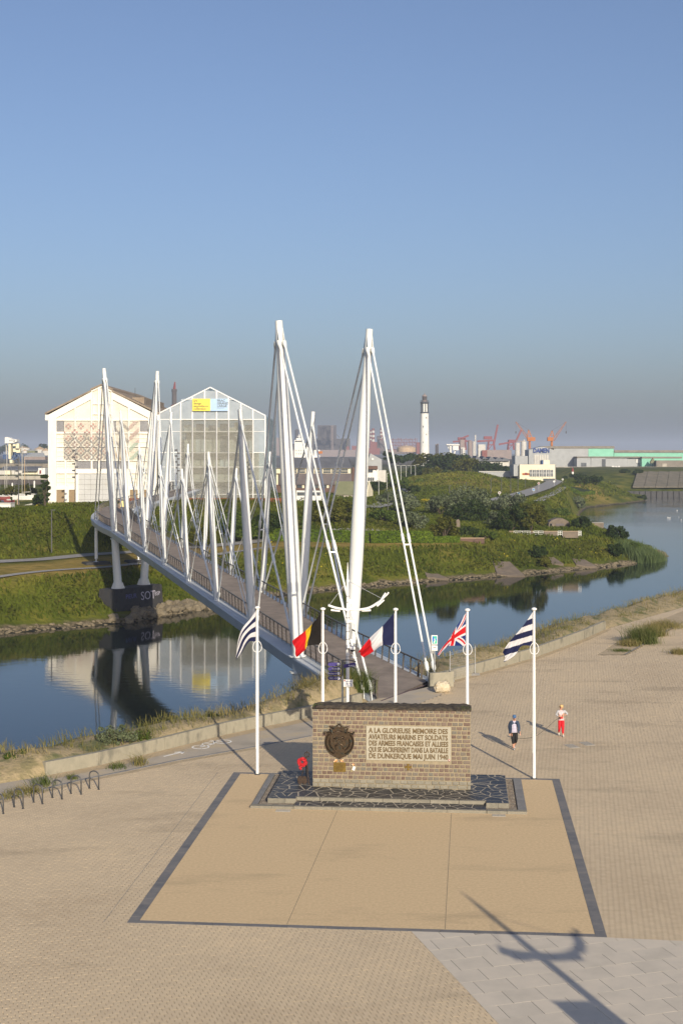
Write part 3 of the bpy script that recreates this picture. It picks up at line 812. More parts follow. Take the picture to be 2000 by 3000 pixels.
for i in range(8):
    for side in (-1, 1):
        b, top = masts[(i, side)]; ax = top - b; L = np.linalg.norm(ax); d = dmid(HT[i])
        mbm = MB(BO)
        lv = [(0, 0.80), (0.12, 0.9), (0.35, 1.0), (0.55, 0.95), (0.75, 0.78), (0.93, 0.54), (1.0, 0.49)]
        pts = [b + ax * q for q, k in lv]; rs = [d / 2 * k for q, k in lv]
        if i in (0, 7):
            foot = b - ax / L * (1.2)
            pts = [foot] + pts; rs = [d / 2 * 0.8] + rs
        mbm.tube(pts, rs, 20)
        mo = mbm.build('mast', M['bridge_white'], bridge, 'auto')
        # base collar
        for c0_, c1_, cr_ in ([(-0.05, 0.05, 0.5)] + ([(0.06, 0.14, 0.62), (-1.1, -1.0, 0.62)] if i in (0, 7) else [])):
            col = MB(BO); col.tube([b + ax / L * c0_, b + ax / L * c1_], d * cr_, 20); col.build('collar', M['bridge_white'], mo, 'auto')
        hp = b + ax * (1 - 1.55 / L * (L / 23 * 0.5 + 0.5))
        dirs = [(-1, base_pt(i - 1, side)), (1, base_pt(i + 1, side))]
        for sg, tgt in dirs:
            offs = (-1, 1) if pair_of[i] else (0,)
            tg = np.array(tgt) + np.array([BU[0], BU[1], 0]) * (-sg * 0.75 if -1 < i + sg < 8 else 0) + np.array([0, 0, 0.35])
            sep = 0.11 + 0.09 * (HT[i] > 20); r = (0.042 if HT[i] < 20 else 0.075) if pair_of[i] else 0.085
            for q in offs:
                sv = np.array([BN[0], BN[1], 0]) * sep * q
                a = hp + sv + np.array([BU[0], BU[1], 0]) * sg * d * 0.42; e = tg + sv * 1.2
                # plate lug on the mast head
                lt = b + ax * (1 - 0.55 / L) + sv
                lug = MB(BO); lug.prism([lt + np.array([BU[0], BU[1], 0]) * sg * d * 0.2 - np.array([BN[0], BN[1], 0]) * 0.02, a - np.array([BN[0], BN[1], 0]) * 0.02 + np.array([BU[0], BU[1], -0.12]) * 0.9 * np.array([sg, sg, 1]) * 0.25, hp + sv - np.array([BN[0], BN[1], 0]) * 0.02 - ax / L * 0.5], (BN[0] * 0.04, BN[1] * 0.04, 0)); lug.build('lug', M['bridge_white'], mo)
                dv = (e - a) / np.linalg.norm(e - a)
                st = MB(BO)
                mid = a + (e - a) * 0.62; n1 = e - dv * 0.7
                st.tube([a - dv * 0.12, a + dv * 0.15, a + dv * 0.45, a + dv * 0.6, mid - dv * 0.35, mid - dv * 0.3, mid + dv * 0.3, mid + dv * 0.35, n1, n1 + dv * 0.12, n1 + dv * 0.5, e], [r * 1.9, r * 2.0, r * 1.1, r, r, r * 1.5, r * 1.5, r, r, r * 1.9, r * 1.9, r * 1.2], 8)
                st.build('stay_rod', M['bridge_white'], bridge, 'auto')
                # foot bracket
                lug = MB(BO); lug.beam(e, e + np.array([0, 0, -0.45]) + dv * 0.2, 0.05, 0.22); lug.build('foot_bracket', M['bridge_white'], bridge)
            if len(offs) == 2:
                mid = a + (e - a) * 0.64
                lug = MB(BO); lug.beam(mid - sv * 2.1, mid + sv * 0.1, 0.14, 0.10); lug.build('rod_clamp', M['bridge_white'], bridge)

# handrails: posts are single pieces that share one mesh
post = MB().prism([(-0.026, -0.06, -0.18), (-0.026, 0.05, -0.18), (-0.026, 0.11, 1.02), (-0.026, 0.035, 1.02)], (0.052, 0, 0)).mesh('railing_post', M['rail'])
for side in (-1, 1):
    a0 = -17.8 if side < 0 else -13.2
    line = sect(side, -0.02, 0.0); sel = arc >= a0; LN = line[sel]; AR = arc[sel]; TT = ct[sel]; NN = cn[sel]
    top = LN + np.concatenate([NN * side * 0.085, np.full((len(LN), 1), 1.06)], 1)
    hr = MB(BO); hr.tube(top, 0.058, 6); hr.build('handrail', M['rail'], bridge, True)
    wr_ = MB(BO)
    for hgt in (0.16, 0.4, 0.64, 0.88):
        wr_.tube(LN[::2] + np.concatenate([NN[::2] * side * 0.06 * hgt, np.full((len(LN[::2]), 1), hgt)], 1), 0.007, 3)
    wr_.build('railing_wires', M['steel'], bridge)['kind'] = 'stuff'
    s = a0 + 0.05; kk = 0
    while s < 178:
        k = int(np.argmin(abs(AR - s)))
        x = np.interp(s, AR, LN[:, 0]); y = np.interp(s, AR, LN[:, 1]); z = np.interp(s, AR, LN[:, 2])
        o = link('railing_post', post, bridge); o.location = (x - BO[0], y - BO[1], z)
        ang = math.atan2(TT[k, 1], TT[k, 0])
        o.rotation_euler = (0, 0, ang + (PI if side > 0 else 0))
        s += 1.28
    # end frame at the square
    p = LN[0]; ef = MB(BO)
    ef.beam((p[0], p[1], p[2] - 0.1), (p[0], p[1], p[2] + 1.1), 0.09); ef.build('end_post', M['rail'], bridge); ef = MB(BO)
    q = p[:2] + TT[0] * 0.5; ef.beam((q[0], q[1], p[2] - 0.1), (q[0], q[1], p[2] + 1.1), 0.07)
    ef.build('end_post', M['rail'], bridge)
# edge strip between deck and paving
es = MB(BO); es.prism([(DL[0][0] - 0.1, DL[0][1] - 0.18, 0.002), (DR[i0r][0] + 0.1, DR[i0r][1] - 0.2, 0.002), (DR[i0r][0] + 0.1, DR[i0r][1] + 0.02, 0.002), (DL[0][0] - 0.1, DL[0][1] + 0.05, 0.002)], (0, 0, 0.02))
es.build('threshold_strip', mat('threshold_slate', (0.10, 0.075, 0.085), (0.17, 0.12, 0.13), scale=5, rough=0.8), bridge)

# piers: the end masts stand on columns with ribbed bases
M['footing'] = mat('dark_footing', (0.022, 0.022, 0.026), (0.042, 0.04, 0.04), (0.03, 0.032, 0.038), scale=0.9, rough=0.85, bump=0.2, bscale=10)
for i in (0, 7):
    for side in (-1, 1):
        b, top = masts[(i, side)]; ax = (top - b) / np.linalg.norm(top - b)
        zf = -4.42 if i == 7 else -10.5
        k = (b[2] - 1.1 - zf) / ax[2]; foot = b - ax * (1.1 + k)
        cm = MB(BO); cm.tube([foot, b - ax * 1.1], [0.60, 0.52], 20); po = cm.build('pier_column', M['bridge_white'], bridge, 'auto')
        if i == 7:
            fb = MB(BO); fb.tube([(foot[0], foot[1], zf), (foot[0], foot[1], zf + 0.06)], 0.98, 24); fb.tube([(foot[0], foot[1], zf + 0.06), (foot[0] + ax[0] * .8, foot[1] + ax[1] * .8, zf + 0.85)], [0.72, 0.62], 24)
            for q in range(16):
                an = q * PI / 8
                fb.prism([(foot[0] + math.cos(an) * 0.6, foot[1] + math.sin(an) * 0.6, zf + 0.06), (foot[0] + math.cos(an) * 0.95, foot[1] + math.sin(an) * 0.95, zf + 0.06), (foot[0] + math.cos(an) * 0.66, foot[1] + math.sin(an) * 0.66, zf + 0.88)], (-math.sin(an) * 0.03, math.cos(an) * 0.03, 0))
            fb.build('base_ribs', M['bridge_white'], po)['kind'] = 'stuff'
bl_, tl_ = masts[(7, -1)]; br_, tr_ = masts[(7, 1)]
fdir = (br_ - bl_)[:2]; fl = np.linalg.norm(fdir); fdir /= fl; fn = np.array([-fdir[1], fdir[0]])
fc_ = (bl_ + br_)[:2] / 2
ft = MB(BO)
def fp(a, b, z): p = fc_ + fdir * a + fn * b; return (p[0], p[1], z)
hl_ = fl / 2 + 1.5
ft.add([fp(-hl_ - .25, -1.75, -9.4), fp(hl_ + .25, -1.75, -9.4), fp(hl_ + .25, 1.7, -9.4), fp(-hl_ - .25, 1.7, -9.4), fp(-hl_, -1.45, -4.45), fp(hl_, -1.45, -4.45), fp(hl_, 1.5, -4.45), fp(-hl_, 1.5, -4.45)],
       [(3, 2, 1, 0), (4, 5, 6, 7), (0, 1, 5, 4), (1, 2, 6, 5), (2, 3, 7, 6), (3, 0, 4, 7)])
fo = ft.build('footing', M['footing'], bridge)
M['spray'] = mat('spray_paint', (0.42, 0.39, 0.46), (0.36, 0.34, 0.4), rough=0.6)
M['spray2'] = mat('faded_spray_paint', (0.10, 0.11, 0.30), (0.08, 0.09, 0.22), rough=0.6)
fang = math.atan2(fdir[1], fdir[0])
for s, a, z, sz, mm in (('SOT', 0.3, -6.35, 1.7, 'spray'), ('BSP', 3.3, -5.95, 0.8, 'spray'), ('PIEUR', -2.9, -5.9, 0.9, 'spray2')):
    zc = z; bb_ = -1.475 - 0.3 * (-4.45 - zc - sz * 0.3) / 3.98 - 0.05
    p = fp(a, bb_, zc)
    text_mesh('graffiti', s, sz, M[mm], fo, (p[0] - BO[0], p[1] - BO[1], p[2]), (PI / 2 - 0.075, 0, fang), ext=0.004)
# struts of the bend and their foundation blocks
for side, nm in ((-1, 'a'), (1, 'b')):
    p = ancF[side]
    sm = MB(BO); gz = float(land_h(p[0], p[1])); sm.tube([(p[0], p[1], 3.2), (p[0], p[1], gz + 0.85), (p[0], p[1], gz + 0.75), (p[0], p[1], gz + 0.4), (p[0], p[1], gz + 0.35), (p[0], p[1], gz + 0.3)], [0.26, 0.26, 0.14, 0.1, 0.45, 0.45], 14)
    sm.build('strut', M['bridge_white'], bridge, 'auto')
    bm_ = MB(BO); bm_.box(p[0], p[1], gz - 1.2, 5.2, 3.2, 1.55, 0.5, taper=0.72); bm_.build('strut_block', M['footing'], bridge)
p = CL[np.argmin(abs(arc - 127))] - cn[np.argmin(abs(arc - 127))] * 3.2
sm = MB(BO); gz = float(land_h(p[0], p[1])); sm.tube([(p[0], p[1], 3.6), (p[0], p[1], gz)], 0.24, 14); sm.build('strut', M['bridge_white'], bridge, 'auto')
# ---------------------------------------------------------------- the memorial
M['stone'] = mat('porphyry_block', (0.115, 0.072, 0.056), (0.185, 0.135, 0.102), (0.15, 0.145, 0.118), scale=3.5, rough=0.85, rnd='obj', rw=0.75, bump=0.35, bscale=18, lo=0.25, hi=0.75)
M['stone_s'] = mat('porphyry_block_rest', (0.115, 0.072, 0.056), (0.185, 0.135, 0.102), (0.15, 0.145, 0.118), scale=3.5, rough=0.85, rnd='attr', rw=0.75, bump=0.35, bscale=18, lo=0.25, hi=0.75)
M['granite'] = mat('grey_granite', (0.17, 0.157, 0.125), (0.22, 0.20, 0.155), (0.265, 0.24, 0.185), scale=6, rough=0.85, rnd='obj', rw=0.5, bump=0.3, bscale=25)
M['mortar'] = mat('mortar', (0.32, 0.26, 0.17), (0.26, 0.215, 0.14), scale=5, rough=0.95, bump=0.2)
M['moss'] = mat('moss_cap', (0.030, 0.024, 0.018), (0.065, 0.05, 0.035), (0.10, 0.08, 0.05), scale=5, rough=0.95, bump=0.7, bscale=14)
M['bronze'] = mat('bronze', (0.060, 0.042, 0.028), (0.10, 0.068, 0.04), (0.045, 0.05, 0.042), scale=6, rough=0.42, metal=0.75)
M['brass'] = mat('brass_plaque', (0.20, 0.13, 0.03), (0.30, 0.20, 0.05), scale=8, rough=0.4, metal=0.7)
M['panel'] = mat('inscription_stone', (0.40, 0.37, 0.29), (0.35, 0.32, 0.25), scale=4, rough=0.85, bump=0.25, bscale=40)
M['letters'] = mat('relief_letters', (0.12, 0.08, 0.035), (0.17, 0.115, 0.055), scale=10, rough=0.7)
M['slate'] = mat('black_slate', (0.020, 0.021, 0.024), (0.040, 0.041, 0.044), (0.062, 0.062, 0.064), scale=2.5, rough=0.5, rnd='obj', rw=0.55, spec=0.5)
M['sett'] = mat('brown_setts', (0.16, 0.125, 0.095), (0.23, 0.19, 0.145), (0.29, 0.25, 0.20), scale=3, rough=0.9, rnd='attr', rw=0.6)

memorial = thing('war_memorial', 'brown stone memorial wall with bronze shield and pale inscription panel on slate terrace', 'memorial', (MEM_C[0], MEM_C[1], 0), MEM_RZ)
TZ = 0.25; WW = 3.47; WT = 3.72
core = MB(); core.bb(-WW + 0.012, WW - 0.012, 0.002, 1.12, 0.1, WT - 0.01); core.build('wall_core', M['mortar'], memorial)
capm = MB()
nx_, ny_ = 40, 8
cv = []; cf = []
rr = random.Random(3)
for i in range(nx_ + 1):
    for j in range(ny_ + 1):
        e = (i in (0, nx_)) or (j in (0, ny_))
        cv.append((-WW - 0.03 + (2 * WW + 0.06) * i / nx_, -0.03 + 1.2 * j / ny_ + (rr.uniform(-.02, .02) if j in (0, ny_) else 0), WT + (0.0 if e else rr.uniform(0.05, 0.12))))
for i in range(nx_):
    for j in range(ny_):
        a = i * (ny_ + 1) + j; cf.append((a, a + 1, a + ny_ + 2, a + ny_ + 1))
capm.add(cv, cf); capm.bb(-WW - 0.02, WW + 0.02, -0.02, 1.15, WT - 0.05, WT + 0.01)
capm.build('cap', M['moss'], memorial, True)

# blocks: four shared shapes, stretched to their length
def block_mesh(name, m, seed, h):
    r = random.Random(seed); v = []
    for y, ins in ((0.05, 0.0), (-0.008, 0.012), (-0.022, 0.045)):
        for x, z in ((-1, -1), (1, -1), (1, 1), (-1, 1)):
            v.append((x * (0.5 - ins * 1.6) + r.uniform(-.02, .02) * (ins > 0), y + r.uniform(-.006, .006) * (ins > 0), z * (0.5 * h - ins * 0.75) + r.uniform(-.006, .006) * (ins > 0)))
    f = []
    for k in (0, 4):
        for q in range(4): f.append((k + q, k + (q + 1) % 4, k + 4 + (q + 1) % 4, k + 4 + q))
    f.append((8, 9, 10, 11))
    t = MB(); t.add(v, f); return t.mesh(name, m)
bmesh_s = [block_mesh('stone_block', M['stone'], k, 0.153) for k in range(5)]
gmesh_s = [block_mesh('plinth_block', M['granite'], 40 + k, 0.158) for k in range(4)]
PANEL = (-1.10, 2.62, 1.47, 2.99)
blocks = []
rows_z = [TZ + 0.36 + 0.1845 * (k + 0.5) for k in range(17)]
rb = random.Random(11)
for k, z in enumerate(rows_z):
    x = -WW + 0.01; 
    while x < WW - 0.06:
        w = rb.choice((0.19, 0.215, 0.235, 0.25, 0.27))
        if x + w > WW - 0.12: w = WW - 0.01 - x
        x1 = x + w
        if PANEL[2] - 0.06 < z < PANEL[3] + 0.06 and x1 > PANEL[0] and x < PANEL[1]:
            if x < PANEL[0] - 0.07: w = PANEL[0] - x; blocks.append((x + w / 2, z, w - 0.034)); x = PANEL[1]; continue
            x = PANEL[1]; continue
        blocks.append((x + w / 2, z, w - 0.034)); x = x1
hid = lambda b: (abs(b[0] + 2.27) < 0.55 and 1.7 < b[1] < 2.85)
order = sorted(blocks, key=lambda b: (hid(b), b[1] > 3.5, rb.random()))
for bx_, bz_, bw in order[:300]:
    o = link('stone_block', rb.choice(bmesh_s), memorial); o.location = (bx_, 0.0, bz_); o.scale = (bw, rb.uniform(0.7, 1.25), 1)
rest = MB()
def rest_block(cx, cy, cz, w, h, ax, out):
    # ax: 'x' faces front/back, 'y' faces the sides
    i1 = 0.014; d0, d1 = 0.045, 0.02
    v = []
    for dd, ins in ((-d0, 0), (0.008, 0.01), (d1, 0.04)):
        for a, b in ((-1, -1), (1, -1), (1, 1), (-1, 1)):
            u = a * (w / 2 - ins * 0.6); z = cz + b * (h / 2 - ins * 0.6)
            v.append((cx + u, cy + dd * out, z) if ax == 'x' else (cx + dd * out, cy + u, z))
    f = [(k + q, k + (q + 1) % 4, k + 4 + (q + 1) % 4, k + 4 + q) for k in (0, 4) for q in range(4)] + [(8, 9, 10, 11)]
    rest.add(v, f, 0, rb.random())
for bx_, bz_, bw in order[300:]: rest_block(bx_, 0.0, bz_, bw, 0.160, 'x', -1)
for z in rows_z + [TZ + 0.09, TZ + 0.27]:
    for sx in (-1, 1):
        y = 0.0
        while y < 1.1:
            w = min(rb.uniform(0.2, 0.3), 1.13 - y)
            if w > 0.06: rest_block(sx * (WW - 0.03), y + w / 2, z, w - 0.022, 0.158, 'y', sx)
            y += w
    x = -WW
    while x < WW - 0.08:
        w = rb.uniform(0.2, 0.28); w = min(w, WW - x); rest_block(x + w / 2, 1.12, z, w - 0.022, 0.158, 'x', 1); x += w
rest.build('side_stonework', M['stone_s'], memorial)['kind'] = 'stuff'
for k in range(2):
    z = TZ + 0.09 + 0.178 * k; x = -WW - 0.005
    while x < WW - 0.05:
        w = rb.uniform(0.24, 0.42); w = min(w, WW + 0.005 - x)
        if WW - x - w < 0.12: w = WW + 0.005 - x
        o = link('plinth_block', rb.choice(gmesh_s), memorial); o.location = (x + w / 2, -0.012, z); o.scale = (w - 0.02, 1.0, 1.03); x += w
# inscription panel
pn = MB(); pn.bb(PANEL[0] + .01, PANEL[1] - .01, -0.035, 0.06, PANEL[2] + .01, PANEL[3] - .01); pno = pn.build('inscription_panel', M['panel'], memorial)
lines = ['A LA GLORIEUSE MEMOIRE DES', 'AVIATEURS MARINS ET SOLDATS', 'DES ARMEES FRANCAISES ET ALLIEES', 'QUI SE SACRIFIERENT DANS LA BATAILLE', 'DE DUNKERQUE MAI JUIN 1940']
for k, s in enumerate(lines):
    text_mesh('inscription_line', s, 0.305, M['letters'], pno, (PANEL[0] + 0.12, -0.05, PANEL[3] - 0.305 - 0.279 * k), (PI / 2, 0, 0), ext=0.016, bold=0.006, width=3.46)
rm = MB(); rm.tube([(2.53, -0.036, 1.53), (2.53, -0.05, 1.53)], 0.045, 14); rm.build('red_roundel', mat('roundel_red', (0.5, 0.06, 0.06), rough=0.5), pno, True)
rm = MB(); rm.tube([(2.53, -0.048, 1.53), (2.53, -0.055, 1.53)], 0.026, 12); rm.build('white_roundel', M['white_paint'], pno, True)
# bronze shield with laurel and crossed swords
SX, SZ = -2.27, 2.28
def spt(a, b, y): return (SX + a, y, SZ + b)
def ring(poly, y): return [spt(a, b, y) for a, b in poly]
hs = [(0.50, 0.40), (0.60, 0.25), (0.645, 0.0), (0.63, -0.2), (0.55, -0.40), (0.41, -0.56), (0.2, -0.68)]
outer = [(-a, b) for a, b in hs] + [(0.0, -0.78)] + hs[::-1]
sh = MB(); sh.prism([spt(a, b, 0.0) for a, b in outer], (0, -0.075, 0)); sho = sh.build('bronze_shield', M['bronze'], memorial)
inner = [(-0.40, 0.33), (-0.405, 0.0), (-0.36, -0.2), (-0.24, -0.38), (0.0, -0.56), (0.24, -0.38), (0.36, -0.2), (0.405, 0.0), (0.40, 0.33)]
s2 = MB(); s2.prism([spt(a, b, -0.07) for a, b in inner], (0, -0.055, 0)); s2.build('escutcheon', M['bronze'], sho)
lv = MB(); rl = random.Random(5)
for sd_ in (-1, 1):
    for q in range(15):
        t = -0.55 + q * 0.125
        for e in (-1, 1):
            cx_, cz_ = sd_ * 0.52 * math.cos(t), -0.05 - 0.46 * math.sin(t)
            tx, tz = sd_ * -math.sin(t), -math.cos(t)
            ox, oz = sd_ * math.cos(t) * e * 0.05, -math.sin(t) * e * 0.05
            p = (cx_ + ox, cz_ + oz); q2 = (p[0] - tx * 0.13 + ox * 1.1, p[1] - tz * 0.13 + oz * 1.1)
            m_ = ((p[0] + q2[0]) / 2, (p[1] + q2[1]) / 2); sx_, sz_ = (q2[1] - p[1]) * 0.22, -(q2[0] - p[0]) * 0.22
            lv.add([spt(p[0], p[1], -0.078), spt(m_[0] + sx_, m_[1] + sz_, -0.085), spt(q2[0], q2[1], -0.08), spt(m_[0] - sx_, m_[1] - sz_, -0.085), spt(m_[0], m_[1], -0.125)], [(0, 1, 4), (1, 2, 4), (2, 3, 4), (3, 0, 4)])
lv.build('laurel', M['bronze'], sho)['kind'] = 'stuff'
for sd_ in (-1, 1):
    sw = MB(); yy = -0.15 - 0.03 * (sd_ > 0)
    A_ = (-sd_ * 0.60, 0.40); B_ = (sd_ * 0.46, 0.70)
    dx, dz = B_[0] - A_[0], B_[1] - A_[1]; L_ = math.hypot(dx, dz); dx /= L_; dz /= L_; px_, pz_ = -dz, dx
    def sp_(a, w): return spt(A_[0] + dx * a + px_ * w, A_[1] + dz * a + pz_ * w, yy)
    sw.prism([sp_(0.30, -0.05), sp_(0.75, -0.075), sp_(L_, 0.0), sp_(0.75, 0.07), sp_(0.30, 0.05)], (0, -0.035, 0))
    sw.tube([sp_(0.02, 0), sp_(0.28, 0)], 0.032, 8); sw.tube([sp_(0.27, -0.13), sp_(0.27, 0.13)], 0.035, 8); sw.tube([sp_(-0.02, -0.06), sp_(-0.02, 0.06)], 0.045, 8)
    sw.build('sword', M['bronze'], sho, 'auto')
rg_ = MB(); pts = [spt(0.11 * math.cos(a), 0.63 + 0.13 * math.sin(a), -0.09) for a in np.linspace(-0.3, PI + 0.3, 12)]; rg_.tube(pts, 0.03, 8); rg_.build('hanging_ring', M['bronze'], sho, True)
li = MB()
body = [(-0.24, 0.10), (-0.12, 0.17), (0.0, 0.14), (0.10, 0.16), (0.18, 0.20)]
li.tube([spt(a, b, -0.13) for a, b in body], [0.03, 0.05, 0.045, 0.05, 0.045], 8)
for a, b in (((-0.2, 0.1), (-0.28, 0.0)), ((-0.1, 0.12), (-0.12, 0.0)), ((0.08, 0.12), (0.12, 0.0)), ((0.16, 0.16), (0.27, 0.07)), ((-0.23, 0.12), (-0.28, 0.24)), ((0.18, 0.22), (0.25, 0.23))):
    li.tube([spt(*a, -0.13), spt(*b, -0.13)], [0.028, 0.016], 6)
li.build('lion', M['bronze'], sho, True)
fi = MB(); fi.tube([spt(0.17 * math.cos(t), -0.27 + 0.17 * math.sin(t), -0.13) for t in np.linspace(-0.3, PI + 0.5, 14)], [0.02 + 0.022 * math.sin(PI * k / 13) for k in range(14)], 8)
fi.tube([spt(-0.2, -0.2, -0.13), spt(-0.2, -0.1, -0.13)], [0.03, 0.012], 6); fi.build('dolphin', M['bronze'], sho, True)
# plaque, emblem
pq = MB(); pq.bb(-2.53, -2.0, -0.04, 0.0, 0.93, 1.34); pqo = pq.build('brass_plaque', M['brass'], memorial)
em_ = MB()
for q in range(6): em_.bb(-2.48 + 0.03 * (q % 2), -2.05 - 0.04 * (q % 3), -0.045, -0.038, 1.27 - 0.052 * q, 1.285 - 0.052 * q)
em_.build('plaque_lettering', M['bronze'], pqo)['kind'] = 'stuff'
ce = MB()
for q in range(4):
    an = q * PI / 2
    ce.prism([(0.745 + 0.02 * math.cos(an + 1.57), -0.025, 1.2 + 0.02 * math.sin(an + 1.57)), (0.745 + 0.14 * math.cos(an) + 0.06 * math.cos(an + 1.57), -0.025, 1.2 + 0.14 * math.sin(an) + 0.06 * math.sin(an + 1.57)), (0.745 + 0.14 * math.cos(an) - 0.06 * math.cos(an + 1.57), -0.025, 1.2 + 0.14 * math.sin(an) - 0.06 * math.sin(an + 1.57)), (0.745 - 0.02 * math.cos(an + 1.57), -0.025, 1.2 - 0.02 * math.sin(an + 1.57))], (0, -0.015 - 0.001 * q, 0))
ce.build('cross_emblem', M['brass'], memorial)

# terrace: black slate crazy paving with pale joints
def halfclip(poly, nx, ny, c):
    out = []
    for k in range(len(poly)):
        p, q = poly[k], poly[(k + 1) % len(poly)]
        sp = nx * p[0] + ny * p[1] - c; sq = nx * q[0] + ny * q[1] - c
        if sp <= 0: out.append(p)
        if (sp <= 0) != (sq <= 0):
            t = sp / (sp - sq); out.append((p[0] + (q[0] - p[0]) * t, p[1] + (q[1] - p[1]) * t))
    return out
def crazy(x0, x1, y0, y1, area, z, seed, hole=None):
    rg = np.random.default_rng(seed); n = int((x1 - x0) * (y1 - y0) / area)
    P = np.stack([rg.uniform(x0, x1, n), rg.uniform(y0, y1, n)], 1)
    for it in range(2):                            # loosen the pattern a little
        for i in range(n):
            d = P - P[i]; r = np.hypot(d[:, 0], d[:, 1]); r[i] = 9; j = r.argmin()
            if r[j] < 0.3: P[i] -= d[j] / r[j] * (0.3 - r[j]) * 0.7
    P[:, 0] = np.clip(P[:, 0], x0 + .05, x1 - .05); P[:, 1] = np.clip(P[:, 1], y0 + .05, y1 - .05)
    for i in range(n):
        poly = [(x0, y0), (x1, y0), (x1, y1), (x0, y1)]
        w = rg.uniform(0.014, 0.034)
        for j in range(n):
            if i == j: continue
            d = P[j] - P[i]; r = math.hypot(*d)
            if r > 2.2: continue
            nx, ny = d / r; poly = halfclip(poly, nx, ny, nx * P[i][0] + ny * P[i][1] + r / 2 - w)
            if len(poly) < 3: break
        if len(poly) < 3: continue
        if hole:
            cx_ = np.mean([p[0] for p in poly]); cy_ = np.mean([p[1] for p in poly])
            if hole[0] < cx_ < hole[1] and hole[2] < cy_ < hole[3]: continue
        t = MB(); t.prism([(a, b, z - 0.03) for a, b in poly], (0, 0, 0.03 + rg.uniform(-.002, .003))); t.build('slate_piece', M['slate'], terrace)
tb = MB(); tb.bb(-5.15, 5.05, -1.75, 2.9, -0.02, TZ - 0.004); M['pale_mortar'] = mat('pale_mortar', (0.48, 0.42, 0.32), (0.40, 0.35, 0.265), scale=5, rough=0.95)
terrace = tb.build('terrace_bed', M['pale_mortar'], memorial)
for q in ((-5.15, -3.952, -2.15, -1.752, -0.02, TZ - 0.004), (4.102, 5.05, -2.15, -1.752, -0.02, TZ - 0.004), (-3.95, 4.1, -2.76, -1.752, -0.02, 0.117)):
    t = MB(); t.bb(*q); t.build('step_bed', M['pale_mortar'], memorial)
crazy(-5.14, 5.04, -1.74, 2.89, 0.205, TZ, 21, (-3.35, 3.35, 0.05, 1.1))
crazy(-5.14, -3.96, -2.14, -1.76, 0.13, TZ, 22); crazy(4.11, 5.04, -2.14, -1.76, 0.13, TZ, 23)
crazy(-3.94, 4.09, -2.75, -1.95, 0.15, 0.122, 24)
# step risers
for q in ((-5.15, -4.4), (-4.39, -3.955), (4.105, 4.6), (4.61, 5.05)):
    t = MB(); t.bb(q[0], q[1], -2.20, -2.153, 0.03, TZ + 0.003); t.build('step_stone', M['granite'], memorial)
x = -3.94
while x < 4.08:
    w = rb.uniform(0.7, 1.5); w = min(w, 4.09 - x); t = MB(); t.bb(x, x + w - 0.02, -1.93, -1.757, 0.10, TZ + 0.006); t.build('step_stone', M['granite'], memorial); x += w
# setts round the terrace
st = MB()
def sett_field(x0, x1, y0, y1):
    y = y0
    while y < y1 - 0.03:
        x = x0 + rb.uniform(-0.04, 0.0); h = 0.105
        while x < x1 - 0.03:
            w = rb.uniform(0.10, 0.17); a, b = max(x, x0), min(x + w - 0.014, x1)
            if b - a > 0.03: st.bb(a, b, y, min(y + h - 0.014, y1), 0.0, 0.05 + rb.uniform(-.006, .008), 0, rb.random())
            x += w
        y += h
sett_field(-5.50, -5.16, -2.6, 2.9); sett_field(5.06, 5.36, -2.6, 2.9); sett_field(-5.16, -3.96, -2.6, -2.17); sett_field(4.12, 5.06, -2.6, -2.17)
st.build('setts', M['sett'], memorial)['kind'] = 'stuff'
sb = MB(); sb.bb(-5.52, 5.4, -2.62, 2.92, -0.03, 0.02); sb.build('sett_bed', M['joint'], memorial)
# kerb stones
def kerb(x0, x1, y0, y1, n, z, alongx):
    for k in range(n):
        a, b = k / n, (k + 1) / n; t = MB()
        if alongx: t.bb(x0 + (x1 - x0) * a + .006, x0 + (x1 - x0) * b - .006, y0, y1, -0.02, z)
        else: t.bb(x0, x1, y0 + (y1 - y0) * a + .006, y0 + (y1 - y0) * b - .006, -0.02, z)
        t.build('kerb_stone', M['kerb'] if not alongx else M['granite'], memorial)
kerb(-5.78, -5.54, -2.62, 3.0, 6, 0.075, False); kerb(5.42, 5.78, -2.62, 3.0, 6, 0.075, False)
kerb(-5.78, -3.96, -2.95, -2.64, 2, 0.11, True); kerb(-3.95, 4.1, -2.95, -2.78, 5, 0.125, True); kerb(4.12, 5.78, -2.95, -2.64, 2, 0.12, True)

def grate(name, label, x, y, w, d, rz, m):
    t = thing(name, label, 'grate', (x, y, 0.004), rz); f = MB(); f.box(0, 0, -0.02, w, d, 0.022); f.build('plate', m, t)
    for q in range(9):
        s = MB(); s.box(-w / 2 + w * (q + 0.5) / 9, 0, 0.002, w / 9 * 0.5, d * 0.86, 0.008); s.build('bar', m, t)
M['grate'] = mat('pale_grate', (0.44, 0.40, 0.33), (0.52, 0.47, 0.38), scale=8, rough=0.7)
p = mem(-4.35, -3.2); grate('drain_grate', 'pale drain grate in the gravel below the left corner of the memorial kerb', p[0], p[1], 0.62, 0.4, MEM_RZ, M['grate'])
p = mem(4.6, -3.18); grate('drain_grate', 'pale drain grate in the gravel below the right corner of the memorial kerb', p[0], p[1], 0.55, 0.36, MEM_RZ, M['grate'])
p = GP(1673, 2186); grate('manhole_cover', 'left one of two pale rectangular covers in the paving near the woman', p[0], p[1], 0.52, 0.9, prz, M['grate'])
p = GP(1718, 2179); grate('manhole_cover', 'right one of two pale rectangular covers in the paving near the woman', p[0], p[1], 0.52, 0.9, prz, M['grate'])

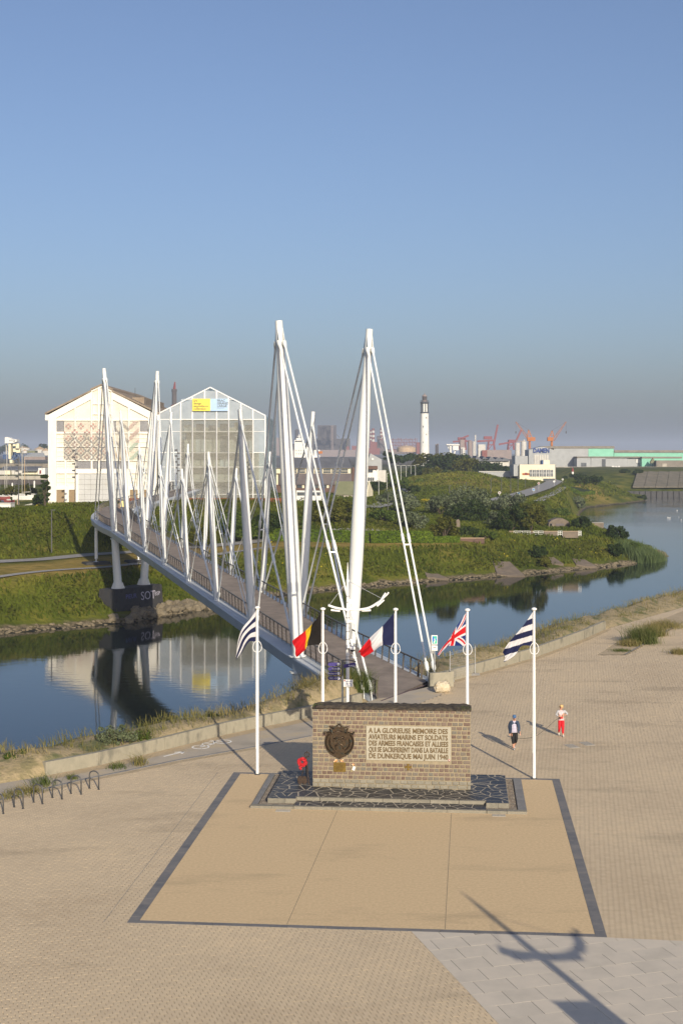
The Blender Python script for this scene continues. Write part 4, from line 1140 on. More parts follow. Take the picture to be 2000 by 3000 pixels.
# things left at the memorial
M['red'] = mat('poppy_red', (0.34, 0.008, 0.012), (0.48, 0.012, 0.018), (0.16, 0.004, 0.006), scale=25, rough=0.6, rnd='attr', rw=0.5)
M['iron'] = mat('rusty_iron', (0.035, 0.028, 0.024), (0.09, 0.055, 0.035), scale=12, rough=0.6, metal=0.5)
ws = thing('wreath_stand', 'dark iron easel stand at the left end of the memorial wall', 'stand', mem(-3.85, 0.35, TZ), MEM_RZ)
for a, b in (((-0.2, 0.02, 0), (0.04, 0.0, 1.25)), ((0.2, -0.02, 0), (0.06, 0.0, 1.25)), ((0.02, 0.5, 0), (0.05, 0.0, 1.22))):
    t = MB(); t.beam(a, b, 0.045, 0.03); t.build('leg', M['iron'], ws)
t = MB(); t.beam((-0.16, -0.02, 0.12), (0.17, -0.02, 0.12), 0.03); t.build('crossbar', M['iron'], ws)
t = MB(); t.tube([(0.1 + 0.11 * math.cos(a), -0.02, 1.33 + 0.11 * math.sin(a)) for a in np.linspace(0, 2 * PI, 15)], 0.022, 6); t.build('ring', M['iron'], ws, True)
t = MB(); t.beam((0.1, -0.02, 1.2), (0.1, -0.02, 1.48), 0.03); t.build('ring_stem', M['iron'], ws)
for q, (xx, rz_) in enumerate(((-0.22, 0.3), (-0.03, -0.5))):
    t = MB(); t.prism([(xx + 0.12 * math.cos(a) * (1 if a < PI else 0.9), -0.06 + 0.03 * q, 0.2 + 0.19 * math.sin(a)) for a in np.linspace(0, 2 * PI, 13)[:-1]], (0.02, -0.03, 0)); t.build('fluke', M['iron'], ws)
wrh = thing('poppy_wreath', 'round red poppy wreath hanging on the iron stand', 'wreath', mem(-3.95, 0.28, TZ + 1.0), MEM_RZ)
t = MB()
rw_ = random.Random(9)
for q in range(210):
    a = rw_.uniform(0, 2 * PI); r = 0.145 + rw_.uniform(-0.06, 0.06)
    t.blob((r * math.cos(a), -0.08 + rw_.uniform(-0.04, 0.03), 0.02 + r * math.sin(a)), (0.036, 0.03, 0.036), q, 0.35, 1)
t.build('poppies', M['red'], wrh)['kind'] = 'stuff'
t = MB()
for q in range(20): t.blob((-0.08 + rw_.uniform(-.05, .05), -0.07, -0.24 + rw_.uniform(-.06, .05)), (0.035, 0.03, 0.035), q, 0.35, 1)
t.build('lower_spray', M['red'], wrh)['kind'] = 'stuff'
t = MB(); t.tube([(0.155 * math.cos(a), -0.04, 0.02 + 0.155 * math.sin(a)) for a in np.linspace(0, 2 * PI, 17)], 0.05, 6); t.build('ring_base', mat('wreath_green', (0.02, 0.035, 0.012), rough=0.8), wrh)
M['petal'] = mat('small_flowers', (0.65, 0.10, 0.05), (0.75, 0.42, 0.15), (0.70, 0.62, 0.5), scale=30, rough=0.7, rnd='attr', rw=0.8)
def flowers(label, lx, lz, n, w, group=None):
    o = thing('flower_tribute', label, 'flowers', mem(lx, -0.045, lz), MEM_RZ); t = MB()
    for q in range(n): t.blob((rw_.uniform(-w, w), -0.02 + rw_.uniform(-.015, .01), rw_.uniform(0, 0.1)), (0.028, 0.012, 0.028), q, 0.4, 1)
    t.build('blossoms', M['petal'], o)['kind'] = 'stuff'
    s = MB(); s.beam((0, 0.0, -0.02), (0.02, 0, 0.05), 0.012); s.build('stalk', M['mortar'], o)
flowers('cluster of small orange and red flowers on the left of the brass plaque top', -2.43, 1.37, 12, 0.09)
flowers('cluster of small red and white flowers on the right of the brass plaque top', -2.17, 1.37, 8, 0.06)
flowers('small orange flower above the white card beside the brass plaque', -1.68, 1.22, 5, 0.04)
nt_ = thing('note_card', 'white folded card with sprig hung on the wall right of the brass plaque', 'card', mem(-1.70, -0.03, 1.0), MEM_RZ)
t = MB(); t.prism([(-0.02, -0.03, 0.03), (0.09, -0.03, 0.0), (0.14, -0.03, 0.17), (0.03, -0.03, 0.2)], (0, -0.006, 0)); t.build('card', M['white_paint'], nt_)
t = MB(); t.prism([(-0.1, -0.01, -0.06), (-0.03, -0.01, -0.08), (0.04, -0.01, 0.1), (-0.03, -0.01, 0.13)], (0, -0.014, 0)); t.build('sprig_holder', M['soil'], nt_)

# ---------------------------------------------------------------- flagpoles and flags
POLES = [(-3.91, 63.56, 7.79), (-0.86, 63.4, 7.75), (2.50, 63.2, 7.75), (5.80, 63.0, 7.75), (8.83, 62.7, 7.82)]
PLAB = ['white flagpole left of the memorial with a striped flag', 'white flagpole carrying the black yellow and red flag', 'white flagpole carrying the blue white and red tricolour', 'white flagpole carrying the union flag', 'white flagpole right of the memorial with a striped flag']
for (x, y, h), lb in zip(POLES, PLAB):
    t = thing('flagpole', lb, 'flagpole', (x, y, 0), 0, 'flagpoles around the memorial')
    p = MB(); p.tube([(0, 0, 0), (0, 0, h * 0.5), (0, 0, h - 0.08)], [0.075, 0.068, 0.05], 14); p.build('pole', M['white_paint'], t, 'auto')
    f = MB(); f.lathe([(0.05, h - 0.1), (0.11, h - 0.06), (0.13, h - 0.02), (0.11, h + 0.02), (0.04, h + 0.05)], n=14); f.build('finial', M['white_paint'], t, True)
    b = MB(); b.lathe([(0.13, 0.0), (0.13, 0.03), (0.09, 0.05)], n=14); b.build('base_plate', M['dark_steel'], t, 'auto')
    c = MB(); c.tube([(0.20 * math.cos(a) * (1 - 0.15 * math.sin(a)), -0.085, h - 1.82 + 0.27 * math.sin(a)) for a in np.linspace(0, 2 * PI, 19)], 0.016, 6); c.build('halyard_coil', M['white_paint'], t, True)
    r = MB(); r.tube([(-0.075, -0.05, 1.2), (-0.07, -0.05, h - 0.2)], 0.006, 4); r.build('halyard', M['white_paint'], t)
def cloth(name, c):
    m = mat(name, c, tuple(x * 0.9 for x in c), scale=3, rough=0.8, spec=0.15)
    nt = m.node_tree; b = nt.nodes['Principled BSDF']; out = nt.nodes['Material Output']
    tr = nt.nodes.new('ShaderNodeBsdfTranslucent'); ms = nt.nodes.new('ShaderNodeMixShader'); ms.inputs[0].default_value = 0.3
    tr.inputs['Color'].default_value = (*c, 1)
    nt.links.new(b.outputs[0], ms.inputs[1]); nt.links.new(tr.outputs[0], ms.inputs[2]); nt.links.new(ms.outputs[0], out.inputs['Surface']); return m
CL_ = {'navy': cloth('cloth_navy', (0.018, 0.022, 0.07)), 'white': cloth('cloth_white', (0.72, 0.70, 0.70)), 'red': cloth('cloth_red', (0.62, 0.015, 0.02)), 'black': cloth('cloth_black', (0.018, 0.015, 0.013)), 'yellow': cloth('cloth_yellow', (0.72, 0.47, 0.02)), 'blue': cloth('cloth_royal_blue', (0.02, 0.035, 0.17))}
CN = list(CL_)
def uk(u, v):
    x, y = u * 2 - 1, v * 2 - 1                   # -1..1 with the flag twice as wide as high
    X, Y = x * 1.5, y
    if abs(X) < 0.2 or abs(Y) < 0.2: return 'red'
    if abs(X) < 0.34 or abs(Y) < 0.34: return 'white'
    d = abs(X * 1.0) / 1.5 - abs(Y)
    dd = d * 0.83; s = 1 if X * Y > 0 else -1
    o = dd * (1 if (Y > 0) == (X < 0) else 1)
    if abs(dd) < 0.2:
        k = dd if X < 0 else -dd
        if -0.02 < k < 0.11: return 'red'
        return 'white'
    return 'blue'
def flag(label, pole, ctrl, colour, seed, nu=42, nv=30, fold=0.16, byz=False):
    """ctrl: top edge and bottom edge as lists of (dx, dz) from the hoist top, metres"""
    x, y, h = pole; t = thing('flag', label, 'flag', (x - 0.06, y, h - 0.16), 0, 'flags on the memorial poles')
    top = catmull(ctrl[0], 8); bot = catmull(ctrl[1], 8)
    def samp(L, u):
        f = u * (len(L) - 1); i = min(int(f), len(L) - 2); return L[i] * (1 - (f - i)) + L[i + 1] * (f - i)
    V = []; rg = random.Random(seed); ph = rg.uniform(0, 6)
    for i in range(nu + 1):
        u = i / nu; a = samp(top, u); b = samp(bot, u)
        for j in range(nv + 1):
            v = j / nv; p = a * (1 - v) + b * v
            dy = fold * u ** 0.7 * (math.sin(ph + 5.5 * u + 4.2 * v) + 0.45 * math.sin(2.1 * ph + 11 * v - 7 * u)) - 0.28 * u
            V.append((p[0] + 0.03 * u * math.sin(9 * v + ph), dy, p[1] - 0.03 * u * math.cos(8 * v)))
    F = []; mi = []
    for i in range(nu):
        for j in range(nv):
            k = i * (nv + 1) + j; F.append((k, k + nv + 1, k + nv + 2, k + 1)); mi.append(CN.index(colour((i + .5) / nu, (j + .5) / nv if not byz else max(0.0, (-V[k][2] + 0.28 * V[k][0]) / 1.56))))
    o = np_mesh('cloth', V, F, [CL_[c] for c in CN], None, t, True, mi)
    return t
stripes = lambda u, v: 'white' if int(v * 6) % 2 == 0 else 'navy'
k_ = 63.4 / 4000
def cpx(pts, x0, y0): return [((a - x0) * k_, -(b - y0) * k_) for a, b in pts]
flag('tricolour flag, blue by the pole then white then red', POLES[2], (cpx([(1155, 1789), (1121, 1828), (1083, 1863), (1050, 1899)], 1155, 1789), cpx([(1155, 1886), (1120, 1884), (1094, 1902), (1064, 1919)], 1155, 1789)), lambda u, v: ('navy', 'white', 'red')[min(2, int(u * 3))], 2)
flag('flag in black, yellow and red upright bands', POLES[1], (cpx([(944, 1795), (922, 1823), (895, 1850), (860, 1876)], 944, 1795), cpx([(944, 1891), (905, 1893), (895, 1905), (872, 1926)], 944, 1795)), lambda u, v: ('black', 'yellow', 'red')[0 if u < 0.40 else 1 if u < 0.62 else 2], 5, fold=0.13)
flag('blue and white striped flag on the pole left of the memorial', POLES[0], (cpx([(753, 1794), (735, 1818), (712, 1845), (700, 1880), (694, 1925)], 753, 1794), cpx([(753, 1886), (735, 1884), (722, 1900), (712, 1918), (697, 1934)], 753, 1794)), stripes, 8, fold=0.1)
flag('union flag in red, white and blue', POLES[3], (cpx([(1369, 1789), (1345, 1820), (1318, 1860), (1284, 1906)], 1369, 1789), cpx([(1367, 1885), (1340, 1884), (1315, 1886), (1288, 1910)], 1369, 1789)), uk, 3, 110, 72, 0.06)
flag('blue and white striped flag on the pole right of the memorial', POLES[4], (cpx([(1562, 1797), (1530, 1838), (1495, 1878), (1475, 1905)], 1562, 1797), cpx([(1561, 1895), (1530, 1895), (1510, 1918), (1478, 1939)], 1562, 1797)), stripes, 12, 70, 60, 0.12, True)

# ---------------------------------------------------------------- lighting masts
M['lens'] = mat('lamp_lens', (0.55, 0.56, 0.55), rough=0.2)
M['grey_box'] = mat('grey_cabinet', (0.33, 0.33, 0.32), rough=0.5)
def light_mast(label, loc, full):
    t = thing('light_mast', label, 'lamp post', loc)
    tk = 1.0 if full else 1.6
    p = MB(); p.tube([(0, 0, 0), (0, 0, 4), (0, 0, 7.2), (0, 0, 8.7), (0, 0, 8.75), (0, 0, 9.36)], [r_ * tk for r_ in (0.10, 0.09, 0.075, 0.055, 0.05, 0.01)], 14); p.build('pole', M['white_paint'], t, 'auto')
    b = MB(); b.lathe([(0.2, 0), (0.2, 0.04), (0.12, 0.12)], n=14); b.build('base_flange', M['white_paint'], t, 'auto')
    J = 6.95
    for s in (-1, 1):
        arm = MB(); yo = 0.16 * s
        pts = catmull([(-1.0, J + 0.21), (-0.55, J + 0.06), (0, J), (0.55, J - 0.02), (1.1, J + 0.08), (1.6, J + 0.38), (1.92 + 0.08 * s, J + 0.72), (2.02 + 0.08 * s, J + 0.86)], 5)
        arm.tube([(q[0], yo, q[1]) for q in pts], 0.045 * tk, 8); arm.build('arm', M['white_paint'], t, True)
    for xx, zz, ti in ((-0.62, J - 0.02, 0.12), (0.95, J - 0.02, -0.05), (1.68, J + 0.36, -0.72)):
        l = MB(); l.beam((xx - 0.24 * math.cos(ti), 0, zz + 0.24 * math.sin(ti) - 0.03), (xx + 0.24 * math.cos(ti), 0, zz - 0.24 * math.sin(ti) - 0.03), 0.24, 0.07); lo_ = l.build('luminaire', M['white_paint'], t)
        g = MB(); g.beam((xx - 0.18 * math.cos(ti), 0, zz + 0.18 * math.sin(ti) - 0.075), (xx + 0.18 * math.cos(ti), 0, zz - 0.18 * math.sin(ti) - 0.075), 0.18, 0.02); g.build('lens', M['lens'], lo_)
    w = MB(); w.tube([(0, 0, 8.42), (-0.95, 0, J + 0.2)], 0.012, 5); w.build('stay_wire', M['steel'], t)
    w = MB(); w.tube([(0, 0, 8.42), (1.75, 0, J + 0.55)], 0.012, 5); w.build('stay_wire', M['steel'], t)
    c = MB(); c.tube([(0, 0, 8.36), (0, 0, 8.48)], 0.085, 10); c.build('collar', M['white_paint'], t, 'auto')
    c = MB(); c.tube([(0, -0.2, J), (0, 0.2, J)], 0.10, 12); c.build('arm_hub', M['white_paint'], t, 'auto')
    if not full:
        bn = MB(); bn.bb(-1.15, -0.15, -0.02, 0.02, 3.4, 5.6); bn.build('banner', CL_['white'], t)
        for zz in (3.4, 5.6):
            a = MB(); a.beam((0, 0, zz), (-1.2, 0, zz), 0.04); a.build('banner_arm', M['white_paint'], t)
        return t
    c = MB(); c.box(0.15, -0.08, 7.25, 0.2, 0.08, 0.24); c.build('radio_box', M['white_paint'], t)
    c = MB(); c.box(0.16, -0.1, 5.45, 0.12, 0.1, 0.82); c.build('antenna_panel', M['grey_box'], t)
    c = MB(); c.bb(0.05, 0.32, -0.05, 0.05, 6.3, 6.4); c.box(0.3, 0, 6.28, 0.12, 0.14, 0.12); c.build('bracket_camera', M['white_paint'], t)
    c = MB(); c.bb(-0.02, 0.14, -0.3, 0.05, 5.0, 5.16); c.build('camera_arm', M['white_paint'], t)
    c = MB(); c.lathe([(0.03, 0.16), (0.14, 0.12), (0.16, 0.0), (0.15, -0.03)], (0.24, -0.3, 4.96), 14); co = c.build('dome_camera', M['white_paint'], t, True)
    c = MB(); c.lathe([(0.12, 0.0), (0.10, -0.08), (0.03, -0.12)], (0.24, -0.3, 4.93), 12); c.build('dome', M['black'], co, True)
    c = MB(); c.tube([(0.06, -0.1, 4.62), (0.24, -0.16, 4.64), (0.30, -0.18, 4.6)], 0.022, 6); c.lathe([(0.05, 0.1), (0.15, 0.05), (0.17, 0.0)], (0.31, -0.18, 4.48), 14); c.build('round_antenna', M['white_paint'], t, True)
    for zz in (7.6, 7.3, 6.5, 6.2, 5.8, 5.4, 4.9, 4.5):
        c = MB(); c.tube([(0, 0, zz), (0, 0, zz + 0.05)], 0.10, 12); c.build('band', M['steel'], t, 'auto')
    c = MB(); c.beam((-0.16, -0.06, 5.3), (-0.16, -0.06, 6.1), 0.03); c.build('cable_duct', M['dark_steel'], t)
    s = MB(); s.bb(-0.22, 0.26, -0.2, -0.18, 3.02, 3.38); so = s.build('street_sign', M['white_paint'], t)
    sl = mat('sign_lettering', (0.05, 0.07, 0.22), rough=0.6)
    for q, (tx, sz) in enumerate((('Esplanade', 0.085), ('Georges', 0.095), ('CAVROIS', 0.095))):
        text_mesh('sign_text', tx, sz, sl, so, (0.02 + (0.03 if q == 0 else 0), -0.203, 3.27 - 0.10 * q), (PI / 2, 0, 0), ext=0.001, bold=0.002, align='CENTER')
    e = MB(); e.prism([(-0.19, -0.202, 3.36), (-0.12, -0.202, 3.36), (-0.12, -0.202, 3.30), (-0.155, -0.202, 3.275), (-0.19, -0.202, 3.30)], (0, -0.002, 0)); e.build('emblem', mat('sign_emblem', (0.28, 0.03, 0.03), rough=0.6), so)
    return t
light_mast('tall white light mast with curved double arms and cameras behind the memorial', (0.315, 70.0, 0), True)
light_mast('white light mast with banner standing in the foreground beyond the right of the view', (11.12, 23.3, 0), False)

# finger post
M['purple'] = mat('finger_sign_blue', (0.035, 0.025, 0.15), (0.05, 0.035, 0.19), scale=4, rough=0.5)
fpz = thing('finger_post', 'dark post with blue finger signs beside the white light mast', 'signpost', (0.05, 69.0, 0))
t = MB(); t.bb(-0.055, 0.055, -0.055, 0.055, 0, 4.45); t.build('post', M['dark_steel'], fpz)
t = MB(); t.tube([(-0.75, 0.1, 4.33), (-0.4, 0.02, 4.46), (0, 0, 4.5), (0.35, 0, 4.5), (0.68, 0, 4.42)], 0.03, 6); t.build('top_bar', M['dark_steel'], fpz, True)
signs = [(-0.75, -0.1, 4.2, ''), (-0.75, -0.1, 3.97, 'BAINS'), (-0.75, -0.1, 3.74, 'Musée Dunkerque 1940'), (-0.75, -0.1, 3.5, 'FRAC - AP2')]
for x0, x1, z, s in signs:
    t = MB(); t.prism([(x0, -0.03, z + 0.09), (x0 + 0.08, -0.03, z + 0.0), (x1, -0.03, z + 0.0), (x1, -0.03, z + 0.18), (x0 + 0.08, -0.03, z + 0.18)], (0, -0.03, 0)); so = t.build('finger_sign', M['purple'], fpz)
    t = MB(); t.tube([(x1 - 0.1, -0.061, z + 0.09), (x1 - 0.1, -0.066, z + 0.09)], 0.075, 14); t.build('pictogram', M['white_paint'], so, True)
    if s: text_mesh('sign_text', s, 0.11, M['white_paint'], so, (x1 - 0.2 - (0.42 if len(s) > 10 else 0.36 if len(s) > 6 else 0.22), -0.064, z + 0.055), (PI / 2, 0, 0), ext=0.001, width=(0.42 if len(s) > 10 else 0.36 if len(s) > 6 else 0.22))
t = MB(); t.prism([(0.06, -0.02, 4.1), (0.62, -0.1, 4.2), (0.68, -0.11, 4.3), (0.62, -0.1, 4.4), (0.06, -0.02, 4.28)], (0.005, -0.03, 0)); so = t.build('finger_sign', M['purple'], fpz)
text_mesh('sign_text', 'PLAGE', 0.11, M['white_paint'], so, (0.3, -0.095, 4.2), (PI / 2, 0, -0.14), ext=0.001)

# sign, boulder and fence panel at the right of the bridge end
sp = thing('path_sign', 'grey steel post with a blue and green square sign by the bridge end', 'sign', (5.96, 89.2, 0.0))
t = MB(); t.cyl(0.1, 0, 0, 2.75, 0.05, n=8); t.build('post', M['steel'], sp)
t = MB(); t.bb(-0.08, 0.3, -0.06, -0.03, 2.45, 3.05); po = t.build('plate', M['white_paint'], sp)
t = MB(); t.bb(-0.04, 0.26, -0.066, -0.06, 2.50, 3.0); t.build('picture', mat('sign_picture', (0.02, 0.12, 0.55), (0.05, 0.45, 0.28), scale=3, rough=0.4, lo=0.45, hi=0.55), po)
t = MB(); t.tube([(0.06, -0.068, 2.55), (0.12, -0.068, 2.7), (0.1, -0.068, 2.85)], [0.05, 0.035, 0.03], 6); t.build('figure', M['white_paint'], po)
t = MB(); t.bb(-0.08, 0.3, -0.06, -0.03, 2.05, 2.38); po = t.build('small_plate', M['white_paint'], sp)
t = MB(); t.bb(0.0, 0.22, -0.064, -0.06, 2.24, 2.28); t.build('lettering', M['dark_steel'], po)
t = MB(); t.bb(-0.14, -0.085, -0.1, 0.2, 1.9, 3.02); t.bb(-0.12, 0.1, 0.02, 0.12, 1.85, 3.05); t.build('back_bracket', M['grey_box'], sp)
bo = MB((6.26, 85.3, 0)); bo.blob((6.26, 85.3, 0.32), (0.52, 0.42, 0.42), 4, 0.16, 2, 0, 0.33); 
bo_ = bo.build('boulder', mat('limestone_boulder', (0.52, 0.42, 0.27), (0.62, 0.54, 0.40), (0.40, 0.32, 0.2), scale=4, rough=0.9, bump=0.6, bscale=9)); bo_.location = (6.26, 85.3, 0); tag(bo_, 'pale limestone boulder on the paving at the bridge end', 'boulder')
ew = thing('end_block', 'square concrete block ending the right low wall at the bridge', 'wall', (6.1, 87.0, 0))
t = MB(); t.box(0.15, 0.2, -0.05, 1.45, 0.3, 1.0, 0.35); t.build('block', M['concrete'], ew)
t = MB(); t.box(0.92, 0.55, -0.05, 0.22, 0.3, 1.02, 0.35); t.build('pillar', M['concrete'], ew)
fe = thing('fence_panel', 'thin mesh site fence panel on two concrete feet in front of the right wall', 'fence', (7.08, 89.3, 0))
ex, ey = 1.9, 2.5
for q, (x, y) in enumerate(((0, 0), (ex, ey))):
    t = MB(); t.cyl(x, y, 0.05, 2.0, 0.022, n=6); t.build('post', M['steel'], fe)
    t = MB(); t.box(x, y, 0, 0.62, 0.24, 0.15, 0.1, taper=0.85); t.build('foot', M['kerb'], fe)
t = MB()
for q in range(1, 26): t.beam((ex * q / 26, ey * q / 26, 0.25), (ex * q / 26, ey * q / 26, 1.9), 0.005)
for q in range(12): t.beam((0, 0, 0.25 + q * 0.15), (ex, ey, 0.25 + q * 0.15), 0.005)
t.build('mesh', M['steel'], fe)['kind'] = 'stuff'

# cycle stands
hoops = [((288, 2313), (265, 2310)), ((235, 2327), (212, 2325)), ((180, 2341), (157, 2338)), ((124, 2355), (101, 2351)), ((67, 2369), (44, 2365)), ((9, 2384), (-14, 2380))]
ords = ['first', 'second', 'third', 'fourth', 'fifth', 'sixth']
for k, (a, b) in enumerate(hoops):
    A_ = GP(*a); B_ = GP(*b); A_ = np.array(A_[:2]); B_ = np.array(B_[:2]); c = (A_ + B_) / 2; d = (B_ - A_); d = d / np.linalg.norm(d) * 0.5
    t = thing('cycle_stand', f'dark steel hoop cycle stand, {ords[k]} in the row counted from the memorial', 'cycle stand', (c[0], c[1], 0), 0, 'row of cycle stands')
    h = MB(); pts = [(-d[0] / 2, -d[1] / 2, 0), (-d[0] / 2, -d[1] / 2, 0.62)] + [(-d[0] / 2 * math.cos(q), -d[1] / 2 * math.cos(q), 0.62 + 0.18 * math.sin(q)) for q in np.linspace(0.25, PI - 0.25, 9)] + [(d[0] / 2, d[1] / 2, 0.62), (d[0] / 2, d[1] / 2, 0)]
    h.tube(pts, 0.03, 8); h.build('hoop', M['dark_steel'], t, True)
    for s in (-1, 1):
        f = MB(); f.tube([(s * d[0] / 2, s * d[1] / 2, 0), (s * d[0] / 2, s * d[1] / 2, 0.015)], 0.06, 10); f.build('foot_plate', M['dark_steel'], t)
# ---------------------------------------------------------------- people and the dog
def skinned(joints, bones, radii, root, sub=2):
    """one continuous body: joints name->pos, bones (a,b), radii name->r; returns a plain mesh"""
    names = list(joints); idx = {n: i for i, n in enumerate(names)}
    me = bpy.data.meshes.new('sk'); me.from_pydata([joints[n] for n in names], [(idx[a], idx[b]) for a, b in bones], [])
    o = bpy.data.objects.new('sk', me); COL.objects.link(o)
    md = o.modifiers.new('s', 'SKIN'); md.branch_smoothing = 0.6; md.use_smooth_shade = True
    if not me.skin_vertices:
        bm = bmesh.new(); bm.from_mesh(me); bm.verts.layers.skin.verify(); bm.to_mesh(me); bm.free()
    sv = me.skin_vertices[0].data
    for n in names:
        r = radii[n]; sv[idx[n]].radius = r if isinstance(r, tuple) else (r, r); sv[idx[n]].use_root = (n == root)
    s2 = o.modifiers.new('d', 'SUBSURF'); s2.levels = s2.render_levels = 1
    rm_ = o.modifiers.new('r', 'REMESH'); rm_.mode = 'VOXEL'; rm_.voxel_size = 0.0095; rm_.use_smooth_shade = True
    dg = bpy.context.evaluated_depsgraph_get(); dg.update()
    out = bpy.data.meshes.new_from_object(o.evaluated_get(dg))
    bpy.data.objects.remove(o); bpy.data.meshes.remove(me)
    out.materials.clear()
    return out
def near_bone(c, joints, bones):
    best = None; bd = 9e9
    for a, b in bones:
        A_ = Vector(joints[a]); B_ = Vector(joints[b]); d = B_ - A_; t = max(0, min(1, (c - A_).dot(d) / max(d.length_squared, 1e-9)))
        q = (c - A_ - d * t).length
        if q < bd: bd = q; best = (a, b, t)
    return best
SKIN = mat('skin', (0.50, 0.27, 0.18), (0.44, 0.23, 0.15), rough=0.55)
HAIR = mat('blond_hair', (0.52, 0.33, 0.12), (0.62, 0.43, 0.2), scale=30, rough=0.6)
def human(name, label, loc, rz, J, mats, pick, height=1.72, fem=False):
    k = height / 1.74
    t = thing(name, label, 'person', loc, rz)
    bones = [('pelvis', 'belly'), ('belly', 'chest'), ('chest', 'neck'), ('neck', 'jaw'), ('jaw', 'skull'), ('skull', 'crown')]
    rad = dict(pelvis=(0.175, 0.135), belly=(0.175, 0.14), chest=(0.19, 0.14), neck=0.058, jaw=(0.068, 0.08), skull=(0.082, 0.098), crown=(0.05, 0.06))
    for s in 'LR':
        bones += [('chest', 'sh' + s), ('sh' + s, 'el' + s), ('el' + s, 'wr' + s), ('wr' + s, 'pa' + s), ('pelvis', 'hi' + s), ('hi' + s, 'kn' + s), ('kn' + s, 'an' + s), ('an' + s, 'ba' + s), ('ba' + s, 'to' + s)]
        rad.update({'sh' + s: 0.085, 'el' + s: 0.066, 'wr' + s: 0.038, 'pa' + s: (0.04, 0.026), 'hi' + s: 0.118, 'kn' + s: 0.088, 'an' + s: 0.05, 'ba' + s: (0.042, 0.032), 'to' + s: (0.034, 0.02)})
        w = Vector(J['wr' + s]); p = Vector(J['pa' + s]); d = (p - w).normalized(); side = d.cross(Vector((0, 1, 0)))
        side = side.normalized() if side.length > 0.1 else Vector((1, 0, 0))
        for f, (o_, l_) in enumerate(((-0.028, 0.065), (-0.010, 0.078), (0.009, 0.074), (0.027, 0.058))):
            a = p + side * o_ + d * 0.035; b = a + d * l_ * 0.6 + Vector((0, -0.012, 0)); c = b + d * l_ * 0.4 + Vector((0, -0.022, 0))
            for nn, q in (('f%d%s0' % (f, s), b), ('f%d%s1' % (f, s), c)): J[nn] = tuple(q)
            rad['f%d%s0' % (f, s)] = 0.0095; rad['f%d%s1' % (f, s)] = 0.008
            bones += [('pa' + s, 'f%d%s0' % (f, s)), ('f%d%s0' % (f, s), 'f%d%s1' % (f, s))]
        th = w + d * 0.03 + Vector((0, -0.05, 0)); J['th' + s] = tuple(th + d * 0.03); rad['th' + s] = 0.011; bones.append(('wr' + s, 'th' + s))
    J2 = {n: tuple(Vector(v) * k) for n, v in J.items()}; R2 = {n: (tuple(x * k for x in r) if isinstance(r, tuple) else r * k) for n, r in rad.items()}
    me = skinned(J2, bones, R2, 'pelvis')
    for m in mats: me.materials.append(m)
    for p in me.polygons:
        p.use_smooth = True; p.material_index = pick(near_bone(p.center, J2, bones), p.center / k)
    link('body', me, t)
    # face
    jw = Vector(J2['skull']); fd = (Vector(J2['nose']) - jw) if 'nose' in J2 else Vector((0, -1, 0))
    return t, J2, k
def base_pose():
    J = dict(pelvis=(0, 0, 0.95), belly=(0, -0.01, 1.12), chest=(0, -0.01, 1.33), neck=(0, 0.0, 1.49), jaw=(0, -0.02, 1.56), skull=(0, -0.015, 1.635), crown=(0, -0.005, 1.70))
    for s, q in (('L', 1), ('R', -1)):
        J['sh' + s] = (0.185 * q, 0.0, 1.42); J['el' + s] = (0.25 * q, 0.03, 1.15); J['wr' + s] = (0.25 * q, -0.05, 0.92); J['pa' + s] = (0.25 * q, -0.07, 0.86)
        J['hi' + s] = (0.09 * q, 0, 0.88); J['kn' + s] = (0.09 * q, -0.02, 0.48); J['an' + s] = (0.09 * q, 0.02, 0.09); J['ba' + s] = (0.09 * q, -0.08, 0.04); J['to' + s] = (0.095 * q, -0.16, 0.03)
    return J
def face(t, J2, k, d, cap=None):
    """nose, eyes, mouth, ears in the direction d (unit, horizontal)"""
    d = Vector(d).normalized(); sd_ = Vector((0, 0, 1)).cross(d).normalized(); c = Vector(J2['skull']); j = Vector(J2['jaw'])
    f = MB(); f.tube([c + d * 0.085 * k + Vector((0, 0, 0.01)), c + d * 0.115 * k + Vector((0, 0, -0.03 * k))], [0.008, 0.016], 6); f.build('nose', SKIN, t, True)
    for s in (-1, 1):
        e = MB(); e.blob(c + d * 0.088 * k + sd_ * 0.032 * s * k + Vector((0, 0, 0.0)), (0.012, 0.012, 0.009), 1, 0, 1); e.build('eye', M['black'], t)
        e = MB(); e.blob(c + sd_ * 0.088 * s * k + Vector((0, 0, -0.015)), (0.016, 0.022, 0.032), 1, 0, 1); e.build('ear', SKIN, t, True)
    m_ = MB(); m_.beam(j + d * 0.085 * k - sd_ * 0.024, j + d * 0.085 * k + sd_ * 0.024, 0.012, 0.012); m_.build('mouth', mat('lips', (0.35, 0.12, 0.1)), t)

